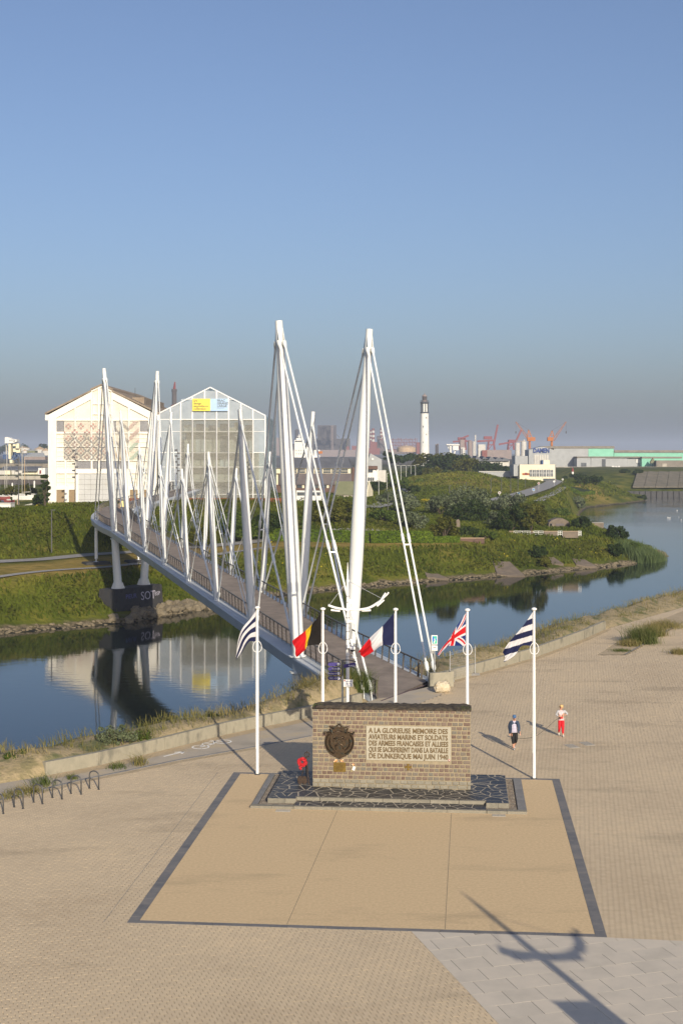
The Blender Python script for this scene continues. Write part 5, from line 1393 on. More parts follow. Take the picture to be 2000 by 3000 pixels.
# man in blue cap and open jacket, walking towards the camera
J = base_pose()
J.update(jaw=(0, -0.055, 1.55), skull=(0, -0.075, 1.625), crown=(0, -0.06, 1.695), neck=(0, -0.015, 1.49),
         elR=(-0.265, 0.02, 1.15), wrR=(-0.245, -0.04, 0.90), paR=(-0.235, -0.06, 0.83), elL=(0.26, 0.05, 1.14), wrL=(0.275, -0.03, 0.90), paL=(0.285, -0.06, 0.83),
         hiR=(-0.08, 0, 0.88), knR=(-0.07, -0.06, 0.47), anR=(-0.03, -0.10, 0.08), baR=(-0.03, -0.20, 0.04), toR=(-0.03, -0.27, 0.035),
         hiL=(0.09, 0, 0.88), knL=(0.10, -0.03, 0.48), anL=(0.04, 0.20, 0.17), baL=(0.04, 0.14, 0.075), toL=(0.045, 0.08, 0.05))
def check_mat():
    m = mat('checked_shirt', (0.62, 0.58, 0.66), (0.55, 0.52, 0.60), scale=6, rough=0.8); nt = m.node_tree; b = nt.nodes['Principled BSDF']
    src = b.inputs['Base Color'].links[0].from_socket
    tc = nt.nodes.new('ShaderNodeTexCoord'); sep = nt.nodes.new('ShaderNodeSeparateXYZ'); nt.links.new(tc.outputs['Object'], sep.inputs[0])
    fs = []
    for ax in ('X', 'Z'):
        mu = nt.nodes.new('ShaderNodeMath'); mu.operation = 'MULTIPLY'; mu.inputs[1].default_value = 13.0; nt.links.new(sep.outputs[ax], mu.inputs[0])
        fr = nt.nodes.new('ShaderNodeMath'); fr.operation = 'FRACT'; nt.links.new(mu.outputs[0], fr.inputs[0])
        lt = nt.nodes.new('ShaderNodeMath'); lt.operation = 'LESS_THAN'; lt.inputs[1].default_value = 0.25; nt.links.new(fr.outputs[0], lt.inputs[0]); fs.append(lt.outputs[0])
    ad = nt.nodes.new('ShaderNodeMath'); ad.operation = 'MAXIMUM'; nt.links.new(fs[0], ad.inputs[0]); nt.links.new(fs[1], ad.inputs[1])
    mx = nt.nodes.new('ShaderNodeMix'); mx.data_type = 'RGBA'; nt.links.new(ad.outputs[0], mx.inputs[0]); nt.links.new(src, mx.inputs[6]); mx.inputs[7].default_value = (0.24, 0.22, 0.34, 1); nt.links.new(mx.outputs[2], b.inputs['Base Color']); return m
mm_ = [SKIN, mat('blue_jacket', (0.032, 0.05, 0.085), (0.045, 0.066, 0.11), scale=8, rough=0.8), check_mat(), mat('black_trousers', (0.008, 0.008, 0.009), (0.014, 0.014, 0.015), rough=0.8), mat('trainers', (0.02, 0.02, 0.02), (0.5, 0.5, 0.5), scale=14, rough=0.6, lo=0.45, hi=0.55)]
def pick_man(nb, c):
    a, b, t = nb
    if a in ('neck', 'jaw', 'skull') or (a == 'chest' and b == 'neck' and t > 0.75): return 0
    if a[:2] in ('pa', 'wr') or a[0] == 'f' and a[1].isdigit(): return 0
    if a[:2] == 'el' : return 1 if t < 0.93 else 0
    if a[:2] == 'sh' or (a == 'chest' and b[:2] == 'sh'): return 1
    if a in ('pelvis', 'belly', 'chest') and b in ('belly', 'chest', 'neck'): 
        if c.z < 0.86: return 3
        return 2 if (abs(c.x) < 0.12 and c.y < 0.03) else 1
    if a[:2] == 'hi' or (a == 'pelvis'): return 3 if c.z < 0.88 else 2
    if a[:2] == 'kn': return 3 if t < 0.42 else 0
    return 4
man, J2, k = human('person', 'person in blue cap, open jacket and black cropped trousers walking towards the memorial', (8.70, 68.9, 0), 0.0, J, mm_, pick_man, 1.74)
face(man, J2, k, (0, -1, 0))
cp = MB(); c = Vector(J2['skull']) + Vector((0, 0, 0.035))
prof = [(0.10, 0.0), (0.102, 0.03), (0.09, 0.07), (0.055, 0.098), (0.0, 0.105)]
cp.tube([c + Vector((0, 0.012, z)) for r, z in prof], [max(r, .004) for r, z in prof], 16)
CAPM = mat('blue_cap', (0.06, 0.13, 0.26), (0.075, 0.155, 0.30), scale=10, rough=0.8)
co = cp.build('cap', CAPM, man, True)
vs = MB(); vs.prism([tuple(c + Vector((0.085 * math.sin(a), -0.065 - 0.10 * math.cos(a) * 1.0, -0.005 - 0.035 * math.cos(a)))) for a in np.linspace(-1.5, 1.5, 9)], (0, 0, 0.012)); vs.build('visor', CAPM, co)
for s in (-1, 1):
    fl = MB(); fl.add([(s * 0.11, -0.17, 1.40), (s * 0.22, -0.06, 1.42), (s * 0.265, 0.0, 0.86), (s * 0.265, -0.105, 0.82), (s * 0.17, -0.185, 0.86)], [(0, 1, 2, 3, 4)]); o = fl.build('jacket_front', mm_[1], man); sm = o.modifiers.new('s', 'SOLIDIFY'); sm.thickness = 0.02

# woman in red trousers, head turned to her right
J = base_pose()
J.update(elR=(-0.27, 0.02, 1.17), wrR=(-0.09, -0.18, 1.10), paR=(-0.03, -0.20, 1.085), elL=(0.36, 0.03, 1.23), wrL=(0.20, -0.15, 1.21), paL=(0.14, -0.17, 1.20),
         hiR=(-0.09, 0, 0.88), knR=(-0.10, -0.05, 0.49), anR=(-0.10, 0.20, 0.16), baR=(-0.10, 0.15, 0.07), toR=(-0.10, 0.08, 0.04),
         hiL=(0.09, 0, 0.88), knL=(0.08, -0.08, 0.47), anL=(0.09, -0.12, 0.08), baL=(0.09, -0.22, 0.04), toL=(0.095, -0.29, 0.035))
mw_ = [SKIN, mat('grey_cardigan', (0.36, 0.36, 0.37), (0.43, 0.43, 0.44), scale=20, rough=0.9), mat('patterned_blouse', (0.74, 0.60, 0.60), (0.60, 0.30, 0.32), (0.78, 0.70, 0.68), scale=28, rough=0.8), mat('red_trousers', (0.62, 0.01, 0.02), (0.50, 0.008, 0.015), scale=6, rough=0.75), mat('white_trainers', (0.66, 0.62, 0.55), (0.55, 0.5, 0.44), rough=0.6)]
def pick_woman(nb, c):
    a, b, t = nb
    if a in ('neck', 'jaw', 'skull') or (a == 'chest' and b == 'neck' and t > 0.7): return 0
    if a[:2] in ('pa', 'wr') or a[0] == 'f' and a[1].isdigit(): return 0
    if a[:2] == 'el': return 1 if t < 0.6 else 0
    if a[:2] == 'sh': return 1
    if a == 'chest' and b[:2] == 'sh': return 1 if t > 0.5 or c.y > 0.03 else 2
    if a in ('pelvis', 'belly', 'chest') and b in ('belly', 'chest', 'neck'):
        if c.z < 0.88: return 3
        return 2 if (abs(c.x) < 0.16 and c.y < 0.05) else 1
    if a[:2] == 'hi' or a == 'pelvis': return 3 if c.z < 0.9 else 2
    if a[:2] == 'kn': return 3 if t < 0.72 else 0
    return 4
wom, J2, k = human('person', 'person in red trousers and grey cardigan holding a dog lead', (11.58, 72.1, 0), 0.0, J, mw_, pick_woman, 1.66)
face(wom, J2, k, (-0.75, -0.66, 0))
hr = MB(); c = Vector(J2['skull'])
hr.blob(c + Vector((0.022, 0.022, 0.03)), (0.098, 0.105, 0.095), 3, 0.07, 2); hr.blob(c + Vector((0.055, 0.03, -0.03)), (0.06, 0.075, 0.075), 4, 0.08, 2); hr.blob(c + Vector((-0.03, -0.03, 0.075)), (0.055, 0.055, 0.03), 5, 0.1, 2)
hr.build('hair', HAIR, wom, True)
gl = MB(); d = Vector((-0.75, -0.66, 0)); sd_ = Vector((0.66, -0.75, 0))
gl.beam(c + d * 0.093 - sd_ * 0.06 + Vector((0, 0, .0)), c + d * 0.093 + sd_ * 0.06, 0.02, 0.036); gl.build('sunglasses', M['black'], wom)
ld = thing('dog_lead', 'dark dog lead running from the person in red trousers to the small dog', 'lead', (11.5, 71.9, 0))
pts = [(0.0, -0.0, 1.10 * k), (-0.25, -0.02, 0.9), (-0.7, -0.05, 0.5), (-1.2, -0.1, 0.12), (-1.5, -0.2, 0.02), (-1.9, -0.4, 0.015), (-2.3, -0.35, 0.02), (-2.55, -0.2, 0.2)]
t = MB(); t.tube([(p[0], p[1], p[2]) for p in pts], 0.009, 5); t.build('cord', M['black'], ld)
t = MB(); t.box(0.06, -0.1, 1.0, 0.1, 0.05, 0.08); t.build('handle', mw_[3], ld)
# small dog behind the man
DJ = dict(hip=(0.16, 0, 0.27), mid=(0.02, 0, 0.255), ches=(-0.13, 0, 0.265), nec=(-0.2, 0, 0.34), hea=(-0.24, 0, 0.40), muz=(-0.33, 0, 0.375), tail=(0.23, 0, 0.31), tail2=(0.29, 0, 0.40))
DB = [('hip', 'mid'), ('mid', 'ches'), ('ches', 'nec'), ('nec', 'hea'), ('hea', 'muz'), ('hip', 'tail'), ('tail', 'tail2')]
DR_ = dict(hip=0.075, mid=0.07, ches=0.092, nec=0.055, hea=0.058, muz=0.026, tail=0.022, tail2=0.012)
for s, q in (('L', 1), ('R', -1)):
    DJ.update({'st' + s: (0.15, 0.06 * q, 0.2), 'ho' + s: (0.21, 0.06 * q, 0.105), 'pw' + s: (0.18, 0.06 * q, 0.03), 'ft' + s: (0.15, 0.06 * q, 0.018), 'so' + s: (-0.14, 0.06 * q, 0.19), 'kf' + s: (-0.125, 0.06 * q, 0.1), 'pf' + s: (-0.135, 0.06 * q, 0.025), 'tf' + s: (-0.165, 0.06 * q, 0.018)})
    DB += [('hip', 'st' + s), ('st' + s, 'ho' + s), ('ho' + s, 'pw' + s), ('pw' + s, 'ft' + s), ('ches', 'so' + s), ('so' + s, 'kf' + s), ('kf' + s, 'pf' + s), ('pf' + s, 'tf' + s)]
    DR_.update({'st' + s: 0.045, 'ho' + s: 0.02, 'pw' + s: 0.017, 'ft' + s: 0.018, 'so' + s: 0.036, 'kf' + s: 0.02, 'pf' + s: 0.018, 'tf' + s: 0.018})
dg_ = thing('dog', 'small dark dog on a lead partly behind the person in the blue cap', 'dog', (9.02, 71.4, 0), 0.2)
dm = skinned(DJ, DB, DR_, 'mid'); dm.materials.append(mat('dark_fur', (0.03, 0.025, 0.02), (0.08, 0.06, 0.045), scale=20, rough=0.9)); link('body', dm, dg_)
for q in (-1, 1):
    e = MB(); e.prism([(-0.22, 0.035 * q, 0.44), (-0.255, 0.035 * q, 0.44), (-0.235, 0.05 * q, 0.50)], (0, 0.012 * q, 0)); e.build('ear', dm.materials[0], dg_)
# person on the far end of the bridge, seen from behind
J = base_pose(); J.update(knR=(-0.09, -0.1, 0.5), anR=(-0.09, 0.0, 0.1), elL=(0.24, -0.08, 1.17), wrL=(0.1, -0.2, 1.15), paL=(0.06, -0.22, 1.15), elR=(-0.24, -0.08, 1.17), wrR=(-0.1, -0.2, 1.15), paR=(-0.06, -0.22, 1.15))
mb_ = [SKIN, M['black'], M['black'], mat('tan_trousers', (0.35, 0.27, 0.2), rough=0.8), M['dark_steel']]
kz = float(np.interp(244.0, CL[:, 1], cz))
far_p, J2, k = human('person', 'person in black top seen from behind at the far end of the footbridge', (PX(350, 244.0), 244.0, kz), PI, J, mb_, pick_woman, 1.76)
face(far_p, J2, k, (0, -1, 0))
hr = MB(); c = Vector(J2['skull']); hr.blob(c + Vector((0, 0.015, 0.03)), (0.095, 0.105, 0.09), 3, 0.05, 1); hr.build('hair', mat('dark_hair', (0.03, 0.02, 0.015)), far_p, True)
yb = thing('notice_board', 'pale yellow board beside the person at the far end of the footbridge', 'board', (PX(359, 250.0), 250.0, kz))
t = MB(); t.bb(-0.5, 0.55, -0.03, 0.03, 0.05, 1.15); t.build('panel', mat('pale_yellow', (0.75, 0.65, 0.28), rough=0.6), yb)
for s in (-1, 1):
    t = MB(); t.bb(0.45 * s - 0.03, 0.45 * s + 0.03, 0.035, 0.09, 0, 1.2); t.build('post', M['steel'], yb)
# ---------------------------------------------------------------- the old hall and its glass twin
YB = 356.0
M['hall_white'] = mat('hall_white_render', (0.80, 0.77, 0.70), (0.72, 0.69, 0.61), scale=0.4, rough=0.85, stretch=(1, 1, 0.4))
M['hall_cream'] = mat('hall_cream_render', (0.76, 0.72, 0.62), (0.70, 0.65, 0.53), (0.50, 0.46, 0.39), scale=0.35, rough=0.9, lo=0.3, hi=0.85, detail=8)
M['hall_door'] = mat('grey_sliding_door', (0.50, 0.50, 0.49), (0.44, 0.44, 0.42), (0.48, 0.33, 0.17), scale=0.25, rough=0.7, lo=0.35, hi=0.95)
M['grille'] = mat('dark_grille', (0.13, 0.125, 0.13), (0.19, 0.18, 0.18), rough=0.6)
M['shutter'] = mat('timber_shutter', (0.22, 0.155, 0.085), (0.32, 0.235, 0.14), scale=3, rough=0.8, stretch=(0.2, 1, 6))
M['roofing'] = mat('old_roofing', (0.20, 0.155, 0.11), (0.30, 0.24, 0.18), scale=0.6, rough=0.9)
def HX(zx): return PX(120 + zx / 4.356, YB)
def HZ(zy): return PZ(1100 + zy / 4.356, YB)
hall = thing('old_hall', 'tall white gabled shipyard hall with a tile mosaic on its front', 'building', (HX(775), YB, 1.0))
HO = (HX(775), YB, 1.0)
xl, xr, xc = HX(95), HX(1478), HX(775)
GZ0 = 1.0
prof = [(xl, GZ0), (xr, GZ0), (xr, HZ(500)), (HX(915), HZ(205)), (HX(915), HZ(185)), (xc, HZ(125)), (HX(640), HZ(185)), (HX(640), HZ(205)), (xl, HZ(500))]
t = MB(HO); t.prism([(x, YB + 0.5, z) for x, z in prof], (0, 70, 0)); wallo = t.build('wall', M['hall_cream'], hall)
def roofside(x0, z0, x1, z1, name='roof'):
    t = MB(HO); t.prism([(x0, YB - 0.3, z0), (x1, YB - 0.3, z1), (x1, YB - 0.3, z1 + 0.45), (x0, YB - 0.3, z0 + 0.45)], (0, 71, 0)); return t.build(name, M['roofing'], hall)
r1 = roofside(HX(55), HZ(498), HX(645), HZ(205)); r2 = roofside(HX(1518), HZ(498), HX(910), HZ(205))
roofside(HX(635), HZ(190), xc + 0.01, HZ(128)); roofside(HX(920), HZ(190), xc - 0.01, HZ(128))
t = MB(HO); t.bb(HX(1095), HX(1255), YB + 9, YB + 50, HZ(360), HZ(262)); t.build('roof_lantern', M['roofing'], r2)
t = MB(HO); t.cyl(HX(1137), YB + 9, HZ(262), HZ(135), 0.06, n=6); t.build('lightning_rod', M['dark_steel'], r2)
def piece(name, zx0, zx1, zy0, zy1, d0, d1, m, parent=None):
    t = MB(HO); t.bb(HX(zx0), HX(zx1), YB + d0, YB + d1, HZ(zy1), HZ(zy0)); return t.build(name, m, parent or hall)
def slat(zx0, zy0, zx1, zy1, th):
    t = MB(HO); a = (HX(zx0), HZ(zy0)); b = (HX(zx1), HZ(zy1)); w = th / 4.356 * YB / 4000
    t.prism([(a[0], YB + 0.02, a[1]), (b[0], YB + 0.02, b[1]), (b[0], YB + 0.02, b[1] - w), (a[0], YB + 0.02, a[1] - w)], (0, 0.47, 0)); return t.build('gable_band', M['hall_white'], hall)
slat(95, 502, 640, 210, 95); slat(1478, 502, 915, 210, 95); slat(645, 192, 775, 132, 20); slat(910, 192, 775, 132, 20)
def bottom(zy): return 1690 if zy is None else zy
for zx0, zx1, zy0, zy1 in ((95, 200, 520, 1760), (1368, 1478, 520, 1760), (638, 660, 210, 1200), (728, 750, 140, 1200), (898, 920, 210, 1200), (430, 450, 400, 1200), (1112, 1136, 400, 1200), (305, 328, 1090, 1760), (440, 482, 1195, 1760), (1098, 1136, 1195, 1760), (328, 358, 1410, 1760), (1236, 1262, 1090, 1760)):
    piece('pilaster', zx0, zx1, zy0, zy1, -0.02, 0.49, M['hall_white'])
for zx0, zx1, zy0, zy1 in ((661, 897, 354, 370), (661, 897, 484, 499), (200, 1368, 562, 576), (200, 1368, 718, 744), (200, 1368, 904, 914), (200, 1368, 1078, 1092), (200, 1368, 1192, 1252), (200, 440, 1410, 1458), (1136, 1368, 1410, 1458)):
    piece('string_course', zx0, zx1, zy0, zy1, 0.06, 0.485, M['hall_white'])
wins = [(201, 294, 582, 716), (922, 958, 582, 716), (1264, 1366, 582, 716), (452, 637, 1096, 1190), (662, 727, 1096, 1190), (752, 897, 1096, 1190), (922, 1110, 1096, 1190)]
for w in wins:
    wo = piece('window', *w, 0.44, 0.495, M['grille'])
    k = max(2, int((w[1] - w[0]) / 14))
    t = MB(HO)
    for q in range(k + 1): t.bb(HX(w[0] + (w[1] - w[0]) * q / k) - 0.04, HX(w[0] + (w[1] - w[0]) * q / k) + 0.04, YB + 0.36, YB + 0.43, HZ(w[3]), HZ(w[2]))
    t.build('bars', M['steel'], wo)['kind'] = 'stuff'
do = piece('door', 482, 1098, 1258, 1760, 0.25, 0.495, M['hall_door'])
for q in range(1, 8): piece('door_seam', 482 + 77 * q - 1, 482 + 77 * q + 1, 1262, 1760, 0.225, 0.248, M['grille'], do)
for q in range(1, 7): piece('door_rail', 482, 1098, 1262 + 64 * q, 1264 + 64 * q, 0.20, 0.222, M['grille'], do)
for a, b in ((201, 304), (359, 439), (1137, 1235), (1263, 1366)): piece('timber_shutter', a, b, 1459, 1760, 0.3, 0.495, M['shutter'])
for a, b, c_, d_ in ((201, 429, 745, 903), (201, 429, 915, 1077), (1137, 1366, 745, 903), (1137, 1366, 915, 1077), (201, 304, 1093, 1190), (329, 438, 1093, 1190), (201, 304, 1254, 1409), (329, 438, 1254, 1409), (1137, 1235, 1254, 1409), (1263, 1366, 1254, 1409)):
    for q in (1, 2):
        zz = c_ + (d_ - c_) * q / 3; piece('ledge', a, b, zz, zz + 4, 0.34, 0.495, M['hall_white'])
piece('eave_block', 58, 94, 500, 572, -0.1, 1.5, M['hall_white']); piece('eave_block', 1479, 1512, 500, 572, -0.1, 1.5, M['hall_white'])
# generic pattern of small tiles on a net
pal = [mat('tile_red', (0.50, 0.13, 0.12)), mat('tile_dark', (0.045, 0.05, 0.09)), mat('tile_maroon', (0.20, 0.06, 0.06)), mat('tile_ochre', (0.55, 0.33, 0.10)), mat('tile_mint', (0.42, 0.60, 0.46)), mat('tile_rose', (0.62, 0.42, 0.36)), mat('tile_grey', (0.22, 0.20, 0.20))]
cell = 8.8; cols = int((1258 - 298) / cell); rows_ = int((1088 - 578) / cell)
def tile_col(i, j):
    a, b = (i + 3) % 18 - 9, (j + 2) % 18 - 9; a2, b2 = (i + 12) % 18 - 9, (j + 11) % 18 - 9
    x = i / cols; low = j / rows_
    def star(p, q): return (abs(p) <= 1 and 2 <= abs(q) <= 4) or (abs(q) <= 1 and 2 <= abs(p) <= 4)
    if x < 0.56:
        edge = 0.38 + 0.1 * math.sin(i * 0.35)
        if star(a, b): return 0 if low < edge or (i * 7 + j * 3) % 23 < 5 else 2
        if star(a2, b2) and low > 0.12: return 0 if low < edge else 2
        if low > edge and (abs(abs(a) + abs(b) - 8) <= 1 or abs(abs(a2) + abs(b2) - 5) < 1): return 1
        return None
    if 0.68 < x < 0.86:
        if abs((i - j) % 18 - 9) < 3: return 6 if low < 0.62 else 3
        return None
    if x >= 0.86:
        if abs((i + j) % 16 - 8) < 4: return 5 if low < 0.55 else 4
        return None
    return None
V = []; Fq = []; mi = []
for i in range(cols):
    for j in range(rows_):
        c_ = tile_col(i, j)
        if c_ is None: continue
        x0, x1 = HX(298 + i * cell + 1.2), HX(298 + (i + 1) * cell - 1.2); z1, z0 = HZ(578 + j * cell + 2.4), HZ(578 + (j + 1) * cell - 2.4)
        b = len(V); y = YB - 0.16
        V += [(x0, y, z0), (x1, y, z0), (x1, y, z1), (x0, y, z1), (x0, y + 0.05, z0), (x1, y + 0.05, z0), (x1, y + 0.05, z1), (x0, y + 0.05, z1)]
        Fq += [(b, b + 1, b + 2, b + 3), (b + 4, b + 5, b + 1, b), (b + 3, b + 2, b + 6, b + 7), (b, b + 3, b + 7, b + 4), (b + 1, b + 5, b + 6, b + 2)]; mi += [c_] * 5
o = np_mesh('mosaic_tiles', np.array(V) - np.array(HO), Fq, pal, None, hall, False, mi); o['kind'] = 'stuff'
t = MB(HO)
for i in range(0, cols + 1, 2): t.bb(HX(298 + i * cell) - 0.02, HX(298 + i * cell) + 0.02, YB - 0.10, YB - 0.07, HZ(1090), HZ(576))
for j in range(0, rows_ + 1, 2): t.bb(HX(298), HX(1258), YB - 0.10, YB - 0.07, HZ(578 + j * cell) - 0.02, HZ(578 + j * cell) + 0.02)
t.build('mosaic_net', mat('net_wire', (0.5, 0.48, 0.45), rough=0.6), hall)['kind'] = 'stuff'

# glass building
def glass_mat(name, tint, transp, rough=0.08, diff=0.3):
    m = bpy.data.materials.new(name); m.use_nodes = True; nt = m.node_tree; N = nt.nodes
    b = N['Principled BSDF']; b.inputs['Base Color'].default_value = (*tint, 1); b.inputs['Roughness'].default_value = rough; b.inputs['Specular IOR Level'].default_value = 0.8
    tr = N.new('ShaderNodeBsdfTransparent'); tr.inputs['Color'].default_value = (0.86, 0.92, 0.95, 1); mx = N.new('ShaderNodeMixShader'); mx.inputs[0].default_value = transp
    nz = N.new('ShaderNodeTexNoise'); nz.inputs['Scale'].default_value = 0.5; g = N.new('ShaderNodeNewGeometry'); nt.links.new(g.outputs['Position'], nz.inputs['Vector'])
    mr = N.new('ShaderNodeMapRange'); mr.inputs[3].default_value = transp - 0.15; mr.inputs[4].default_value = transp + 0.15; nt.links.new(nz.outputs['Fac'], mr.inputs[0]); nt.links.new(mr.outputs[0], mx.inputs[0])
    nt.links.new(b.outputs[0], mx.inputs[1]); nt.links.new(tr.outputs[0], mx.inputs[2]); nt.links.new(mx.outputs[0], N['Material Output'].inputs['Surface']); return m
M['etfe'] = glass_mat('film_glazing', (0.55, 0.59, 0.63), 0.58, 0.06)
M['poly'] = glass_mat('polycarbonate', (0.62, 0.58, 0.48), 0.78, 0.2)
M['frac_in'] = mat('inner_concrete', (0.70, 0.62, 0.47), (0.60, 0.53, 0.40), scale=0.5, rough=0.9)
M['frac_dark'] = mat('inner_dark', (0.10, 0.10, 0.10), (0.16, 0.15, 0.14), rough=0.7)
def GXz(zx): return PX(500 + zx / 4.356, YB)
def GZz(zy): return PZ(1150 + zy / 4.356, YB)
frac = thing('glass_hall', 'transparent gabled art building beside the white hall with a yellow and blue sign', 'building', (PX(617, YB), YB, 1.0))
GO = (PX(617, YB), YB, 1.0)
L0, R0, C0 = PX(467, YB), PX(777, YB), PX(616, YB); EL, ER, PK = PZ(1209, YB), PZ(1216, YB), PZ(1133, YB)
def roof_z(x): return np.interp(x, [L0, C0, R0], [EL, PK, ER])
# inner body: slabs, back walls, stair
t = MB(GO)
t.prism([(L0 + 6.4, YB + 5, GZ0), (R0 - 3.2, YB + 5, GZ0), (R0 - 3.2, YB + 5, GZz(440)), (L0 + 6.4, YB + 5, GZz(440))], (0, 60, 0)); t.build('inner_block', M['frac_in'], frac)
t = MB(GO); t.prism([(L0 + 0.3, YB + 26, GZ0), (R0 - 0.3, YB + 26, GZ0), (R0 - 0.3, YB + 26, ER - 0.4), (C0, YB + 26, PK - 0.5), (L0 + 0.3, YB + 26, EL - 0.4)], (0, 40, 0)); t.build('rear_block', mat('rear_wall', (0.40, 0.44, 0.48), (0.34, 0.38, 0.42), rough=0.8, scale=0.3), frac)
for zy in (345, 495, 765, 950, 1130, 1300):
    t = MB(GO); t.bb(L0 + 6.2, R0 - 3.0, YB + 0.8, YB + 5.0, GZz(zy + 16), GZz(zy)); t.build('floor_slab', M['frac_in'], frac)
rf = random.Random(4)
for a, b in ((345, 495), (495, 765), (765, 950), (950, 1130), (1130, 1300)):
    for zx0, zx1 in ((150, 260), (300, 420), (460, 570), (610, 720), (790, 880), (940, 1030)):
        m_ = rf.choice(['frac_dark', 'hall_white', 'frac_in', 'grille'])
        h0 = b - (b - a) * rf.uniform(0.5, 0.85)
        t = MB(GO); t.bb(GXz(zx0), GXz(zx1), YB + 4.9, YB + 4.99, GZz(b - 4), GZz(h0)); t.build('inner_opening', M[m_], frac)
t = MB(GO)
for q in range(24): t.bb(GXz(760 + q * 11), GXz(772 + q * 11), YB + 2.6, YB + 4.0, GZz(500 + q * 11.2) - 0.2, GZz(500 + q * 11.2))
t.build('stair', M['hall_white'], frac)
# panes with mullions between
PXs = [467, 500, 530, 564, 600, 635, 670, 706, 741, 777]
def pane(x0, x1, z0, z1, m):
    a, b = PX(x0, YB) + 0.07, PX(x1, YB) - 0.07
    za, zb = min(z1, roof_z(a) - 0.3), min(z1, roof_z(b) - 0.3)
    if za <= z0 + 0.1 and zb <= z0 + 0.1: return
    pts = [(a, YB, z0), (b, YB, z0), (b, YB, zb), (a, YB, za)]
    if zb > za and z1 < roof_z(b) - 0.3 < 0: pass
    t = MB(GO); t.prism(pts, (0, 0.05, 0)); t.build('pane', M[m], frac)
levels = [GZ0, PZ(1448, YB), PZ(1409, YB), PZ(1368, YB), PZ(1326, YB), PZ(1264, YB), PZ(1229, YB), PZ(1170, YB), PK]
for a, b in zip(PXs[:-1], PXs[1:]):
    for k, (z0, z1) in enumerate(zip(levels[:-1], levels[1:])):
        etfe = z0 >= levels[6] - 0.01 or (b <= 530 and z0 > levels[1] - 0.01) or (a >= 741 and z0 >= levels[4] - 0.01)
        x0, x1 = PX(a, YB), PX(b, YB)
        if roof_z((x0 + x1) / 2) < z0: continue
        pane(a, b, z0 + 0.06, z1 - 0.06, 'etfe' if etfe else 'poly')
for x in PXs:
    X = PX(x, YB); t = MB(GO); t.bb(X - 0.16, X + 0.16, YB - 0.12, YB + 0.16, GZ0, roof_z(X) - 0.2); t.build('mullion', M['white_paint'], frac)
for k, z in enumerate(levels[1:-1]):
    xs_ = [x for x in np.linspace(L0, R0, 200) if roof_z(x) > z]
    t = MB(GO); t.bb(xs_[0], xs_[-1], YB - 0.08, YB + 0.10, z - 0.05, z + 0.06 + 0.06 * (k in (3, 5))); t.build('transom', M['white_paint'], frac)
for x0, z0, x1, z1 in ((L0 - 0.1, EL, C0, PK), (C0, PK, R0 + 0.1, ER)):
    t = MB(GO); t.prism([(x0, YB - 0.15, z0 - 0.32), (x1, YB - 0.15, z1 - 0.32), (x1, YB - 0.15, z1), (x0, YB - 0.15, z0)], (0, 0.4, 0)); t.build('rafter', M['white_paint'], frac)
    for q in range(8):
        t = MB(GO); yy = YB + 0.5 + q * 7; t.prism([(x0, yy, z0 - 0.1), (x1, yy, z1 - 0.1), (x1, yy, z1 - 0.02), (x0, yy, z0 - 0.02)], (0, 6.8, 0)); t.build('roof_pane', M['etfe'], frac)
t = MB(GO); t.bb(R0 - 0.02, R0 + 0.06, YB + 0.3, YB + 60, GZ0, ER - 0.1); t.build('side_glazing', M['poly'], frac)
# wire mesh lines on the lower front
t = MB(GO)
for q in range(60):
    zy = 350 + q * 16.5
    if zy > 1330: break
    t.bb(PX(530, YB), PX(741, YB), YB - 0.3, YB - 0.27, GZz(zy) - 0.03, GZz(zy) + 0.03)
for q in range(40): x = PX(530 + q * 5.4, YB); t.bb(x - 0.02, x + 0.02, YB - 0.34, YB - 0.31, GZ0, GZz(350))
t.build('wire_mesh', mat('mesh_wire', (0.28, 0.27, 0.25), rough=0.5), frac)['kind'] = 'stuff'
for zx in (280, 435, 588, 742): 
    t = MB(GO); t.bb(GXz(zx) - 0.09, GXz(zx) + 0.09, YB - 0.5, YB - 0.36, GZ0, GZz(345)); t.build('outer_post', M['steel'], frac)
# roof signs
t = MB(GO); t.bb(GXz(283), GXz(510), YB - 0.75, YB - 0.65, GZz(236), GZz(80)); y1_ = t.build('sign_board', mat('sign_yellow', (0.80, 0.66, 0.09), (0.76, 0.62, 0.08), rough=0.6), frac); y1_['label'] = 'yellow half of the sign board'
t = MB(GO); t.bb(GXz(511), GXz(737), YB - 0.74, YB - 0.64, GZz(236), GZz(80)); y2_ = t.build('sign_board', mat('sign_blue', (0.40, 0.55, 0.74), (0.37, 0.52, 0.70), rough=0.6), frac); y2_['label'] = 'pale blue half of the sign board'
tx_ = mat('sign_text', (0.09, 0.08, 0.07), rough=0.7)
for q, s in enumerate(('art', 'design', 'expositions', 'collection')):
    text_mesh('sign_text', s, 0.82, tx_, y1_, (GXz(298) - GO[0], -0.78, GZz(119 + 34 * q) - GO[2]), (PI / 2, 0, 0), ext=0.01, bold=0.012)
for q, s in enumerate(('FRAC', 'GRAND', 'LARGE')):
    text_mesh('sign_text', s, 0.86, tx_, y2_, (GXz(596) - GO[0], -0.77, GZz(119 + 34 * q) - GO[2]), (PI / 2, 0, 0), ext=0.01, bold=0.012)
text_mesh('sign_text', 'Hauts-de-France', 0.26, tx_, y2_, (GXz(596) - GO[0], -0.77, GZz(203) - GO[2]), (PI / 2, 0, 0), ext=0.01)
en = MB(GO); en.bb(PX(498, YB), PX(511, YB), YB - 1.1, YB - 1.0, PZ(1441, YB), PZ(1411, YB)); eno = en.build('entrance_panel', M['black'], frac)
text_mesh('sign_text', 'ENTREE', 0.62, M['white_paint'], eno, (PX(507, YB) - GO[0], -1.13, PZ(1437, YB) - GO[2]), (PI / 2, -PI / 2, 0), ext=0.01)
